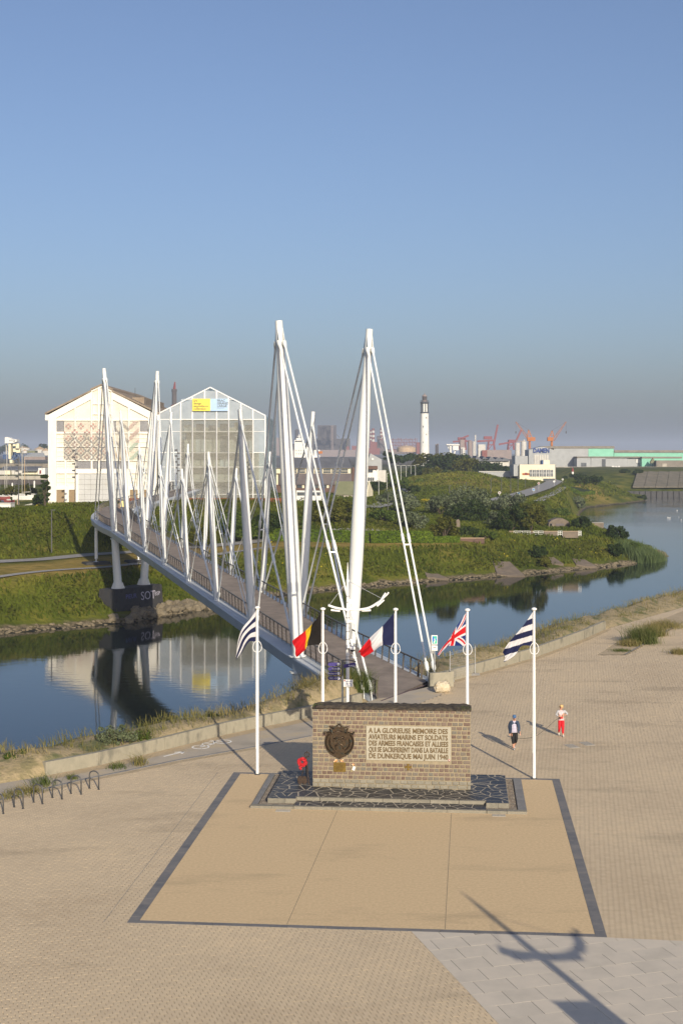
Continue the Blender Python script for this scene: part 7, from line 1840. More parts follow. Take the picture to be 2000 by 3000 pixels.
b = MB(o); b.prism([(PX(1074.4, Y), Y - 0.2, PZ(1455, Y)), (PX(1091, Y), Y - 0.2 + 8, PZ(1455, Y)), (PX(1091, Y), Y + 8, PZ(1440, Y)), (PX(1080, Y), Y + 4, PZ(1411, Y)), (PX(1074.4, Y), Y, PZ(1440, Y))], (0.3, 0.3, 0)); b.build('gable_wall', M['cream_wall'], t); part(t, o, 'wall', Y, 982, 1074, 1449.7, 1456, 8, 'pale_concrete', 0.4)
# vehicles
def wheel(t, o, x, y, z, r, nm='wheel'):
    b = MB(o); b.tube([(x, y - 0.12, z + r), (x, y + 0.12, z + r)], r, 14); w = b.build(nm, M['black'], t, 'auto'); c_ = MB(o); c_.tube([(x, y - 0.14, z + r), (x, y - 0.115, z + r)], r * 0.55, 10); c_.build('rim', M['steel'], w)
Y = 400.0
t, o = dthing('coach', 'white coach with dark windows parked behind the corten wall and bushes', 'bus', 909, 1469, Y)
x0, x1, zb = PX(868, Y), PX(944, Y), PZ(1470, Y)
b = MB(o); b.prism([(x0, Y, zb + 0.4), (x1, Y, zb + 0.4), (x1, Y, zb + 1.9), (x1 - 0.35, Y, zb + 3.2), (x0, Y, zb + 3.3)], (0, 2.5, 0)); b.build('body', M['white_wall'], t)
b = MB(o); b.bb(x0 + 0.2, x1 - 0.6, Y - 0.04, Y - 0.01, zb + 1.8, zb + 2.8); b.build('side_window', M['glass_dark'], t); b = MB(o); b.beam((x0 + 1, Y - 0.03, zb + 0.7), (x0 + 3.2, Y - 0.03, zb + 1.5), 0.05, 0.18); b.beam((x0 + 1.2, Y - 0.03, zb + 1.2), (x0 + 3.6, Y - 0.03, zb + 0.8), 0.05, 0.18); b.build('livery_scroll', M['black'], t)
for xx in (x0 + 1.3, x1 - 1.6): wheel(t, o, xx, Y + 0.1, zb, 0.45)
def car(label, x, yb, Y, m, rz=0.2):
    zb = PZ(yb, Y); t = thing('parked_car', label, 'car', (PX(x, Y), Y, zb), rz)
    b = MB(); pr = [(-2.0, 0.35), (2.0, 0.35), (2.05, 0.75), (1.2, 0.9), (0.6, 1.42), (-1.2, 1.45), (-1.9, 0.95), (-2.05, 0.7)]
    b.prism([(x_, -0.85, z_) for x_, z_ in pr], (0, 1.7, 0)); b.build('body', m, t)
    for s in (-1, 1):
        b = MB(); b.prism([(1.05, s * 0.855, 0.92), (0.55, s * 0.855, 1.36), (-1.15, s * 0.855, 1.38), (-1.7, s * 0.855, 0.95)], (0, s * 0.01, 0)); b.build('side_window', M['glass_dark'], t)
        for xx in (-1.25, 1.3): wheel(t, (0, 0, 0), xx, s * 0.78, 0, 0.32)
        b = MB(); b.box(2.03, s * 0.6, 0.62, 0.06, 0.3, 0.14); b.build('headlight', M['lens'], t)
    b = MB(); b.bb(-2.07, -1.9, -0.7, 0.7, 0.9, 1.0); b.build('rear_window', M['glass_dark'], t)
car('dark blue grey car parked on the sandy lay-by near the grey bushes', 1198, 1462, 420, cm('car_blue', (0.05, 0.065, 0.10), rough=0.3), 0.25)
car('dark car farther back beside the lamp posts', 1178, 1443, 470, cm('car_dark', (0.02, 0.025, 0.035), rough=0.3), 0.9)
t, o = dthing('white_trailer', 'small white trailer left of the sandy hollow', 'trailer', 1196, 1474, 400)
part(t, o, 'box', 400, 1189, 1205, 1463, 1472, 1.4, 'white_wall'); wheel(t, o, PX(1195, 400), 400.0, PZ(1475, 400), 0.25)

# red and white beacon
Y = 760.0
t, o = dthing('beacon', 'small red and white harbour beacon by the basin', 'beacon', 1676, 1392, Y)
b = MB(o); b.cyl(PX(1676, Y), Y, PZ(1393, Y), PZ(1382, Y), 0.7, 0.6, 10); b.build('white_tower', M['white_wall'], t, 'auto'); b = MB(o); b.cyl(PX(1676, Y), Y, PZ(1382, Y), PZ(1373, Y), 0.65, 0.6, 10); b.build('red_tower', M['crane_red'], t, 'auto'); b = MB(o); b.cyl(PX(1676, Y), Y, PZ(1373, Y), PZ(1369, Y), 0.35, 0.1, 8); b.build('lamp', M['crane_red'], t)

# ---------------------------------------------------------------- street lamps
def lamp(label, x, yt, yb, Y, m, style, group):
    zb, zt = PZ(yb, Y), PZ(yt, Y); t = thing('street_lamp', label, 'street lamp', (PX(x, Y), Y, zb), 0, group); h = zt - zb
    b = MB(); b.tube([(0, 0, 0), (0, 0, h)], [0.12, 0.08], 8); b.build('post', M[m], t)
    if style == 'arm': b = MB(); b.tube([(0, 0, h - 0.1), (0.6, 0, h + 0.1), (1.3, 0, h + 0.1)], 0.05, 5); b.build('lamp_arm', M[m], t); b = MB(); b.box(1.5, 0, h + 0.02, 0.8, 0.3, 0.14); b.build('lamp_head', M[m], t)
    elif style == 'double':
        for s in (-1, 1): b = MB(); b.tube([(0, 0, h - 0.1), (s * 0.6, 0, h + 0.1), (s * 1.1, 0, h + 0.1)], 0.05, 5); b.build('lamp_arm', M[m], t); b = MB(); b.box(s * 1.3, 0, h + 0.02, 0.8, 0.3, 0.14); b.build('lamp_head', M[m], t)
    else: b = MB(); b.box(0.25, 0, h, 0.75, 0.4, 0.1); b.build('lamp_head', M[m], t)
cm('lamp_white', (0.55, 0.55, 0.52)); cm('lamp_grey', (0.10, 0.10, 0.10))
LP = [(1109, 1402, 1451, 470, 'flat'), (1133, 1387, 1448, 500, 'flat'), (1174, 1364, 1437, 540, 'double'), (1189, 1364, 1430, 580, 'double'), (1203, 1364, 1408, 640, 'arm'), (1216, 1362, 1402, 690, 'arm'), (1239, 1357, 1398, 740, 'arm'), (1251, 1357, 1396, 780, 'arm'), (1257, 1351, 1389, 840, 'arm'), (1266, 1354, 1387, 880, 'double'), (1275, 1352, 1387, 920, 'double')]
ow = ['first', 'second', 'third', 'fourth', 'fifth', 'sixth', 'seventh', 'eighth', 'ninth', 'tenth', 'eleventh']
for k, (x, yt, yb, Y, st_) in enumerate(LP): lamp(f'pale street lamp along the approach road, {ow[k]} from the cream gable', x, yt, yb, Y, 'lamp_white', st_, 'pale lamps along the approach road')
LP2 = [(1365, 1414, 1432, 480, 'flat'), (1437, 1402, 1445, 430, 'flat'), (1468, 1398, 1444, 460, 'flat'), (1495, 1395, 1440, 490, 'flat'), (1516, 1393, 1436, 520, 'flat'), (1538, 1402, 1428, 560, 'flat'), (1316, 1423, 1446, 430, 'flat')]
for k, (x, yt, yb, Y, st_) in enumerate(LP2): lamp(f'dark lamp post by the far road, {ow[k]} from the left' if k < 6 else 'short dark lamp post standing alone left of the silvery bush', x, yt, yb, Y, 'lamp_grey', st_, 'dark lamp posts by the dune')
lamp('dark lamp post with flat head on the left bank below the white hall', 152, 1495, 1620, 226, 'lamp_grey', 'flat', None)
lamp('dark lamp post on the bank seen between the bridge masts', 567, 1530, 1600, 250, 'lamp_grey', 'flat', None)
lamp('dark lamp post in front of the bushes right of the glass building', 1136, 1448, 1494, 350, 'lamp_grey', 'flat', None)
def spotpole(label, x, yt, yb, Y, n=7):
    zb, zt = PZ(yb, Y), PZ(yt, Y); t = thing('floodlight_pole', label, 'light pole', (PX(x, Y), Y, zb), 0, 'poles with many spotlights'); h = zt - zb
    b = MB(); b.tube([(0, 0, 0), (0, 0, h)], [0.14, 0.07], 8); b.build('post', M['lamp_grey'], t)
    for q in range(n): b = MB(); s = 1 if q % 2 else -1; b.box(s * 0.38, -0.1, h - 0.6 - q * h * 0.055, 0.5, 0.4, 0.38, 0.3 * s); b.build('spotlight', M['lamp_grey'], t)
spotpole('tall dark pole with spotlights in front of the white hall', 221, 1315, 1492, 330, 9); spotpole('dark pole with spotlights and red tip in front of the glass building', 520, 1314, 1470, 335, 9); spotpole('dark pole with spotlights near the right corner of the glass building', 727, 1350, 1470, 335, 8); spotpole('tall dark pole with spotlights among the boats', 55, 1342, 1492, 330, 9)
b_ = thing('radio_tower', 'red lattice tower top rising between the two halls', 'tower', (PX(511, 1500), 1500, 2))
Y = 1500.0
for q, (y0, y1, w, m) in enumerate(((1186, 1148, 4.5, 'mill_dark'), (1147.6, 1140, 5.2, 'mill_dark'), (1200, 1186.4, 6.5, 'crane_red'))):
    t = MB(); t.box(0, 0, PZ(y0, Y) - 2, w, w, PZ(y1, Y) - PZ(y0, Y), 0.3); t.build('segment', M[m], b_)
t = MB(); t.tube([(0, 0, PZ(1140, Y) - 2), (0.6, 0, PZ(1119, Y) - 2)], [1.6, 0.7], 4); t.build('mast_tip', M['crane_red'], b_); t = MB(); t.tube([(0, 0, 0), (0, 0, PZ(1200, Y) - 2)], 3.2, 4); t.build('shaft', M['crane_red'], b_)

# ---------------------------------------------------------------- road signs, far road
drape('road', FAR_ROAD, 8.0, M['asphalt'], 0.3, 4.0)
drape('path', FAR_PATH, 3.0, M['asphalt'], 0.45, 4.0)
drape('road', [(2, 365), (9, 385), (13, 410), (16, 440)], 6.0, M['asphalt'], 0.35, 4.0)
def sign(label, x, yt, yb, Y, m, shape):
    zb, zt = PZ(yb, Y), PZ(yt, Y); t = thing('road_sign', label, 'sign', (PX(x, Y), Y, zb)); h = zt - zb
    b = MB(); b.cyl(0, 0.06, 0, h, 0.05, n=6); b.build('post', M['steel'], t); b = MB()
    if shape == 'round': b.tube([(0, -0.02, h - 0.4), (0, 0.02, h - 0.4)], 0.45, 16)
    else: b.bb(-0.42, 0.42, -0.02, 0.02, h - 0.85, h)
    bo = b.build('plate', M['white_wall'], t); b = MB()
    if shape == 'round': b.tube([(0, -0.035, h - 0.4), (0, -0.022, h - 0.4)], 0.33, 14)
    else: b.bb(-0.32, 0.32, -0.035, -0.022, h - 0.75, h - 0.1)
    b.build('symbol', M[m], bo)
sign('round red rimmed road sign on the far road', 1577, 1413, 1437, 520, 'crane_red', 'round'); sign('small blue road sign beside the far road, nearer than the red one', 1562, 1431, 1452, 490, 'ship_blue', 'square'); sign('white round road sign at the bend before the cream building', 1622, 1408, 1427, 600, 'white_wall', 'round'); sign('blue square sign at the near end of the far road', 1518, 1442, 1456, 450, 'ship_blue', 'square'); sign('round white sign seen from the back beside the silver bush', 1462, 1440, 1453, 430, 'rust_grey', 'round'); sign('round white sign near the mown mound', 1647, 1402, 1415, 640, 'shed_grey', 'round')
t, o = dthing('white_bollard', 'white traffic bollard on the far road', 'bollard', 1549, 1452, 480); b = MB(o); b.bb(PX(1549, 480) - 0.35, PX(1549, 480) + 0.35, 480, 480.3, PZ(1452, 480), PZ(1446, 480)); b.build('panel', M['white_wall'], t); b = MB(o); b.bb(PX(1549, 480) - 0.4, PX(1549, 480) + 0.4, 479.9, 480.5, PZ(1453, 480), PZ(1452, 480)); b.build('base', M['shed_grey'], t)

# ---------------------------------------------------------------- basin edge on the right
t, o = dthing('sheet_pile_quay', 'dark steel sheet pile quay at the far edge of the basin', 'quay', 1940, 1458, 724)
for q in range(26):
    x0 = 148.5 + q * 3.0; b = MB(o); b.prism([(x0 + a_, 721.5 + c_ + 0.08 * q, -9.2) for a_, c_ in ((0, 0), (1.9, 0), (1.95, 0.7), (2.98, 0.7), (2.98, 2), (0, 2))], (0, 0, 3.6)); b.build('sheet_pile', M['black'], t)
cm('dyke', (0.14, 0.125, 0.085), (0.20, 0.17, 0.12))
t, o = dthing('revetment', 'sloping stone paved dyke right of the basin', 'dyke', 1910, 1440, 760)
for i in range(16):
    for j in range(7):
        x0 = 158 + i * 6.2; y0 = 742 + j * 7.5
        f = lambda x, y: float(np.interp(y, [742, 795], [-4.2, 3.6]))
        b = MB(o); b.add([(x0 + j * 2.0, y0, f(0, y0)), (x0 + 6.0 + j * 2.0, y0, f(0, y0)), (x0 + 8.0 + j * 2.0, y0 + 7.2, f(0, y0 + 7.2)), (x0 + 2.0 + j * 2.0, y0 + 7.2, f(0, y0 + 7.2)), (x0 + j * 2.0, y0, f(0, y0) + 0.55), (x0 + 6.0 + j * 2.0, y0, f(0, y0) + 0.3), (x0 + 8.0 + j * 2.0, y0 + 7.2, f(0, y0 + 7.2) + 0.3), (x0 + 2.0 + j * 2.0, y0 + 7.2, f(0, y0 + 7.2) + 0.55)], [(3, 2, 1, 0), (4, 5, 6, 7), (0, 1, 5, 4), (1, 2, 6, 5), (2, 3, 7, 6), (3, 0, 4, 7)]); b.build('facing_slab', M['dyke'], t)

# concrete remains on the point
CB = cm('old_concrete', (0.13, 0.105, 0.08), (0.19, 0.15, 0.11), scale=0.8)
def on_land(x, y, guess):      # refine the distance so that the thing stands on the ground
    Y = guess
    for _ in range(25):
        X = PX(x, Y); z = float(land_h(np.array([X]), np.array([Y]))[0]); Yn = (CAMH - z) * FPX / (y - YH); Y = Y * 0.6 + Yn * 0.4
    return PX(x, Y), Y, float(land_h(np.array([PX(x, Y)]), np.array([Y]))[0])
X, Y, Z = on_land(1600, 1570, 290)
t = thing('gun_battery_wall', 'low brown concrete wall with white railing sections on the point', 'wall', (X, Y, Z))
k = Y / 4000
for q, (a, b, kind) in enumerate(((1490, 1503, 'w'), (1504, 1552, 'r'), (1553, 1561, 'w'), (1562, 1590, 'r'), (1591, 1632, 'w'), (1633, 1646, 'r'), (1647, 1692, 'w'), (1693, 1701, 'r'))):
    x0, x1 = (a - 1600) * k, (b - 1600) * k; dy = 0.0015 * (1600 - (a + b) / 2) * -1
    if kind == 'w': m_ = MB(); m_.bb(x0, x1, -0.25, 0.25, -0.4, 1.0 + 0.2 * (q % 2)); m_.build('concrete_section', CB, t); m_ = MB(); m_.bb(x0, x1, -0.28, 0.28, 1.0 + 0.2 * (q % 2), 1.07 + 0.2 * (q % 2)); m_.build('coping', M['tank_tan'], t)
    else:
        m_ = MB()
        for zz in (0.35, 0.7, 1.05): m_.beam((x0, 0, zz), (x1, 0, zz), 0.07, 0.09)
        for f in (0, 0.5, 1): m_.beam((x0 + (x1 - x0) * f, 0, 0), (x0 + (x1 - x0) * f, 0, 1.08), 0.09)
        m_.build('railing', M['white_wall'], t)['kind'] = 'stuff'
X, Y, Z = on_land(1638, 1548, 330)
t = thing('bunker_portal', 'brown concrete bunker entrance with a rounded top behind the white railings', 'bunker', (X, Y, Z)); k = Y / 4000
pr = [((zx - 1638) * k, (1549 - zy) * k) for zx, zy in ((1606, 1549), (1606, 1533), (1614, 1525), (1630, 1520), (1648, 1520), (1660, 1526), (1668, 1532), (1668, 1549))]
m_ = MB(); m_.prism([(a, 0, b) for a, b in pr], (0, 4, 0)); m_.build('portal', CB, t); m_ = MB(); m_.bb(-11 * k, 13 * k, -0.15, -0.02, 8 * k, 14 * k); m_.build('doorway', M['plum_wall'], t); m_ = MB(); m_.bb(-34 * k, -28 * k, -6, -3, -0.3, 16 * k); m_.build('pillar', CB, t); m_ = MB(); m_.bb(-16 * k, 14 * k, -7, -0.3, -0.2, 0.12); m_.build('apron', M['asphalt'], t)
X, Y, Z = on_land(1750, 1543, 330)
t = thing('concrete_block', 'flat brown concrete block at the edge of the point above the water', 'block', (X, Y, Z)); k = Y / 4000
m_ = MB(); m_.bb(-17 * k, 17 * k, 0, 3, -0.6, 11 * k); m_.build('block', CB, t); m_ = MB(); m_.bb(-17.4 * k, 17.4 * k, -0.05, 3.05, 11 * k, 12 * k); m_.build('top', M['pale_concrete'], t)
X, Y, Z = on_land(1382, 1588, 275)
t = thing('brick_parapet', 'low brick parapet with orange lichen coping right of the small hedge', 'wall', (X, Y, Z)); k = Y / 4000
m_ = MB(); m_.bb(-35 * k, 36 * k, 0, 0.5, -0.3, 11 * k); m_.build('wall', M['brick_red'], t); m_ = MB(); m_.bb(-35.5 * k, 36.5 * k, -0.05, 0.55, 11 * k, 12.4 * k); m_.build('coping', M['tank_tan'], t)
X, Y, Z = on_land(1340, 1548, 330)
t = thing('standing_slab', 'weathered upright stone slab among the bushes', 'slab', (X, Y, Z)); m_ = MB(); m_.prism([(-0.6, 0, -0.3), (0.55, 0, -0.3), (0.5, 0, 1.6), (0.2, 0, 2.1), (-0.3, 0, 1.9)], (0, 0.5, 0)); m_.build('slab', CB, t)
m_ = MB(); m_.bb(-1.6, -0.62, 0.0, 0.5, -0.3, 0.7); m_.build('low_stone', CB, t)
for lbl, xx, yy, w, h in (('wide slanting concrete apron on the bank below the parapet', 1490, 1690, 82, 46), ('small slanting concrete patch on the bank left of the wide apron', 1275, 1697, 62, 14), ('broken concrete patch in the bank right of the wide apron', 1628, 1655, 34, 22), ('narrow slanting concrete patch on the bank near the point', 1712, 1662, 60, 22)):
    x_, y_, z_ = on_land(xx, yy, 265); k = y_ / 4000; t = thing('concrete_apron', lbl, 'slab', (x_, y_, z_)); nx_ = 6
    m_ = MB(); V = []; 
    P = []
    for i in range(nx_ + 1):
        for j in range(4):
            fx = (i / nx_ - 0.5) * w * k * (1 - 0.12 * j); fy = j / 3 * (h * k / 0.42)
            zz = float(land_h(np.array([x_ + fx]), np.array([y_ + fy]))[0]); V.append((fx + 0.35 * (j - 1) * (-1), fy, max(zz - z_, fy * 0.30) + 0.22))
    m_.add(V, [(i * 4 + j, (i + 1) * 4 + j, (i + 1) * 4 + j + 1, i * 4 + j + 1) for i in range(nx_) for j in range(3)]); o_ = m_.build('apron', CB, t); sm = o_.modifiers.new('s', 'SOLIDIFY'); sm.thickness = 0.5; sm.offset = -1

# ---------------------------------------------------------------- marina on the left
def MX(zx): return zx / 7.84
def MY(zy): return 1250 + zy / 7.84
Y = 700.0
t, o = dthing('loading_tower', 'white loading tower head with three black letters above the marina', 'tower', 32, 1356, Y)
pr = [(118, 242), (195, 242), (310, 295), (385, 290), (392, 345), (280, 380), (118, 380)]
b = MB(o); b.prism([(PX(MX(a), Y), Y, PZ(MY(c_), Y)) for a, c_ in pr], (0, 6, 0)); hd = b.build('head', M['white_wall'], t)
text_mesh('lettering', 'TTZ', 1.15, M['black'], hd, (PX(MX(222), Y) - o[0], -0.1, PZ(MY(342), Y) - o[2]), (PI / 2, 0, 0), ext=0.02, bold=0.04, space=1.6)
part(t, o, 'main_column', Y, MX(190), MX(243), MY(380), MY(740), 4, 'cream_wall', 1); part(t, o, 'slim_column', Y, MX(120), MX(134), MY(380), MY(620), 1, 'silo_white', 2)
for x0, x1, y0, y1 in ((350, 408, 385, 440), (360, 430, 440, 500), (275, 350, 500, 580), (350, 435, 505, 600), (280, 345, 400, 445)): part(t, o, 'cabin', Y, MX(x0), MX(x1), MY(y0), MY(y1), 3, 'cream_wall', 1 + (x0 % 3))
b = MB(o)
for a, c_, d_, e in ((280, 590, 300, 745), (410, 600, 460, 740), (300, 740, 420, 600), (280, 600, 400, 700), (460, 740, 455, 850), (230, 750, 300, 600), (230, 750, 380, 760), (340, 600, 360, 800)): b.beam((PX(MX(a), Y), Y + 3, PZ(MY(c_), Y)), (PX(MX(d_), Y), Y + 3, PZ(MY(e), Y)), 0.45)
b.build('blue_trestle', M['sea_blue'], t)['kind'] = 'stuff'; part(t, o, 'blue_hopper', Y, MX(48), MX(215), MY(640), MY(740), 4, 'sea_blue', 2); part(t, o, 'base', Y, MX(220), MX(280), MY(760), MY(840), 4, 'cream_wall', 1)
for lbl, Y, x0, x1, y0, y1, m, roof in (('long grey roofed quay warehouse behind the boats', 640, 0, 880, 1000, 1100, 'silo_white', (930, 1000)), ('low brown warehouse roofs above the quay', 800, -100, 1120, 850, 940, 'roof_brown', None), ('wide grey shed with low gable beyond the quay', 1000, 560, 1045, 690, 760, 'rust_grey', (610, 690)), ('green gabled shed among the tanks', 1300, 628, 808, 550, 600, 'moss_shed', (528, 550))):
    t, o = dthing('warehouse', lbl, 'building', MX((x0 + x1) / 2), MY(y1), Y); part(t, o, 'wall', Y, MX(x0), MX(x1), MY(y0), MY(y1), 12, m)
    if roof: b = MB(o); b.prism([(PX(MX(x0), Y), Y - 0.3, PZ(MY(roof[1]), Y)), (PX(MX(x1), Y), Y - 0.3, PZ(MY(roof[1]), Y)), (PX(MX(x1 - (90 if x0 > 500 and x0 < 600 else 4)), Y), Y + 8, PZ(MY(roof[0]), Y)), (PX(MX(x0 + (150 if x0 > 500 and x0 < 600 else 4)), Y), Y + 8, PZ(MY(roof[0]), Y))], (0, 0.3, 0.3)); b.build('roof', M['slate_roof' if Y < 700 else 'shed_grey'], t)
    if Y == 640:
        part(t, o, 'canopy', Y, MX(550), MX(875), MY(992), MY(1025), 2, 'slate_roof', -2.2); part(t, o, 'front', Y, MX(560), MX(870), MY(1030), MY(1095), 0.3, 'cream_wall', -0.5); part(t, o, 'red_door', Y, MX(918), MX(955), MY(1000), MY(1075), 0.3, 'crane_red', -0.4); part(t, o, 'white_shop', Y, MX(884), MX(1040), MY(950), MY(1100), 6, 'white_wall', 0.1); part(t, o, 'cream_box', Y, MX(170), MX(282), MY(1005), MY(1098), 3, 'cream_wall', -3.5)
for k, (x, w, y0, y1, Y) in enumerate(((550, 300, 450, 560, 1600), (920, 290, 455, 640, 1500), (1060, 200, 490, 660, 1400), (580, 110, 520, 610, 1400))):
    nm = ['farthest wide tan topped storage tank left of the white hall', 'large tan topped storage tank just left of the white hall', 'pale storage tank touching the left edge of the white hall', 'small pale storage tank left of the green shed'][k]
    t, o = dthing('storage_tank', nm, 'tank', MX(x), MY(y1), Y, 'storage tanks'); R = w / 7.84 / 2 * Y / 4000; h = (y1 - y0) / 7.84 * Y / 4000
    b = MB(o); b.cyl(PX(MX(x), Y), Y, o[2], o[2] + h * 0.62, R, n=20); b.build('shell', M['silo_white'], t, 'auto'); b = MB(o); b.tube([(PX(MX(x), Y), Y, o[2] + h * 0.62), (PX(MX(x), Y), Y, o[2] + h)], [R * 1.02, 0.3], 20); b.build('roof', M['tank_tan'], t, 'auto')
t, o = dthing('stone_quay', 'pale stone quay wall on the far side of the marina', 'quay', 60, 1404, 560)
for q in range(8): part(t, o, 'quay_section', 560, -20 + q * 20, -0.4 + q * 20, MY(1130), MY(1215), 2, 'pale_concrete'); part(t, o, 'weed_band', 560, -20 + q * 20, -0.4 + q * 20, MY(1216), MY(1330), 1.6, 'mill_dark', 0.3)
def boat(label, x0, x1, yk, yd, Y, hull, mast=None, sail=False, flip=1, sec=None):
    xa, xb = PX(MX(x0), Y), PX(MX(x1), Y); L = xb - xa; zk, zd = PZ(MY(yk), Y), PZ(MY(yd), Y); B = L * 0.28
    t = thing('sailing_boat', label, 'boat', ((xa + xb) / 2, Y, zk), 0, 'boats laid up in the marina'); h = zd - zk
    V = []; n = 9
    for i in range(n):
        f = i / (n - 1); xx = (f - 0.5) * L; w = B / 2 * math.sin(PI * min(1, 0.12 + 0.88 * (f if flip > 0 else 1 - f)) ** 0.8) if True else 0; w = max(w, 0.05); sh_ = h * (1 + 0.18 * (2 * f - 1) ** 2)
        V += [(xx, -w, sh_), (xx, -w * 0.75, h * 0.45), (xx, 0, 0.15 * h * abs(2 * f - 1)), (xx, w * 0.75, h * 0.45), (xx, w, sh_)]
    F = [(i * 5 + j, (i + 1) * 5 + j, (i + 1) * 5 + j + 1, i * 5 + j + 1) for i in range(n - 1) for j in range(4)] + [(i * 5, i * 5 + 4, (i + 1) * 5 + 4, (i + 1) * 5) for i in range(n - 1)]
    b = MB(); b.add(V, F); b.build('hull', M[hull], t); b = MB(); b.box(-0.05 * L, 0, h * 0.95, L * 0.42, B * 0.5, h * 0.4, 0, taper=0.8); c_ = b.build('cabin', M['white_wall'], t); b = MB(); b.box(-0.05 * L, 0, h * 1.1, L * 0.34, B * 0.52, h * 0.12); b.build('cabin_window', M['glass_dark'], c_)
    b = MB(); b.box(0, 0, -0.9, L * 0.3, 0.3, 0.95); b.build('keel', M['sea_blue'], t)
    if mast:
        zt = PZ(MY(mast[1]), Y) - zk; mx_ = PX(MX(mast[0]), Y) - (xa + xb) / 2
        b = MB(); b.tube([(mx_, 0, h * 0.9), (mx_, 0, zt)], [0.11, 0.08], 8); mo = b.build('mast', M[mast[2]], t, True); b = MB(); b.beam((mx_, 0, zt * 0.62), (mx_ + L * 0.08, 0, zt * 0.62), 0.05); b.beam((mx_, 0, zt), (mx_ - L * 0.45, 0, h), 0.025); b.beam((mx_, 0, zt), (mx_ + L * 0.48, 0, h), 0.025); b.build('rigging', M['steel'], mo)['kind'] = 'stuff'
        b = MB(); b.tube([(mx_, 0, h + 1.0), (mx_ + L * 0.4 * flip, 0, h + 1.1)], 0.16 if sail else 0.07, 6); b.build('boom', M['plum_wall' if sail else 'silo_white'], t)
boat('white sailing boat with a pale mast, nearest the fence', 300, 740, 1735, 1590, 380, 'white_wall', (515, 430, 'silo_white'), False)
boat('white sailing boat with slanted stern gear beside the dark bush', 640, 980, 1690, 1580, 400, 'white_wall', (572, 700, 'tank_tan'), False)
boat('white sailing boat with dark furled sail at the left edge', -60, 420, 1690, 1590, 410, 'white_wall', (165, 470, 'silo_white'), True)
boat('red hulled boat at the left edge of the marina', -80, 240, 1700, 1610, 370, 'crane_red', None)
boat('small red boat in front of the white boats', 100, 340, 1760, 1690, 350, 'crane_red', None)
boat('white boat with a thin mast farther back at the left', -80, 260, 1660, 1580, 440, 'white_wall', (120, 900, 'silo_white'))
t, o = dthing('site_cabin', 'white cabin with a blue notice at the lower left by the hedge', 'cabin', 15, 1497, 310)
part(t, o, 'cabin', 310, -30, MX(250), MY(1775), MY(1960), 4, 'white_wall'); part(t, o, 'roof', 310, -31, MX(256), MY(1755), MY(1774), 4.4, 'silo_white', -0.2); part(t, o, 'blue_notice', 310, MX(90), MX(180), MY(1850), MY(1915), 0.05, 'ship_blue', -0.08)
for q in range(3): part(t, o, 'panel_slot', 310, MX(192), MX(268), MY(1862 + q * 18), MY(1872 + q * 18), 0.06, 'mill_dark', -0.1)
t, o = dthing('board_fence', 'pale grey board fence between the marina and the white hall', 'fence', 72, 1494, 325)
for q in range(24):
    x0 = MX(290 + q * 22.4); yt = MY(1860 - q * 5.5); part(t, o, 'board', 325, x0, x0 + 2.55, yt, MY(1960), 0.12, 'silo_white', q * 0.3)
for k, x in enumerate((290, 795)):
    t, o = dthing('mooring_pile', ('left' if k == 0 else 'right') + ' white mooring pile with a pointed cap in the marina', 'pile', MX(x), MY(1400), 520, 'mooring piles'); hh = (1400 - (1310 if k == 0 else 1260)) / 7.84 * 0.13
    b = MB(o); b.cyl(PX(MX(x), 520), 520, o[2], o[2] + hh, 0.33, n=10); b.build('pile', M['white_wall'], t, 'auto'); b = MB(o); b.tube([(PX(MX(x), 520), 520, o[2] + hh), (PX(MX(x), 520), 520, o[2] + hh + 0.4)], [0.36, 0.03], 10); b.build('cap', M['white_wall'], t)
for k, (x, y0, y1) in enumerate(((605, 860, 1300), (812, 840, 1330), (975, 840, 1000), (258, 900, 1200), (348, 780, 1180))):
    t, o = dthing('dock_mast', f'thin dark dock pole behind the boats, {ow[k]} of five', 'pole', MX(x), MY(y1), 560, 'thin poles behind the boats'); b = MB(o); b.cyl(PX(MX(x), 560), 560, o[2], PZ(MY(y0), 560), 0.07, n=5); b.build('pole', M['lamp_grey'], t); b = MB(o); b.box(PX(MX(x), 560), 560, PZ(MY(y0), 560), 0.4, 0.2, 0.15); b.build('head', M['lamp_grey'], t)
t, o = dthing('yellow_lift', 'small yellow boat lift beside the fence', 'machine', 52, 1478, 345); part(t, o, 'mast', 345, MX(398), MX(412), MY(1660), MY(1790), 0.3, 'sign_y' if 'sign_y' in M else 'tank_tan'); part(t, o, 'body', 345, MX(385), MX(425), MY(1740), MY(1800), 1.0, 'tank_tan', 0.4)
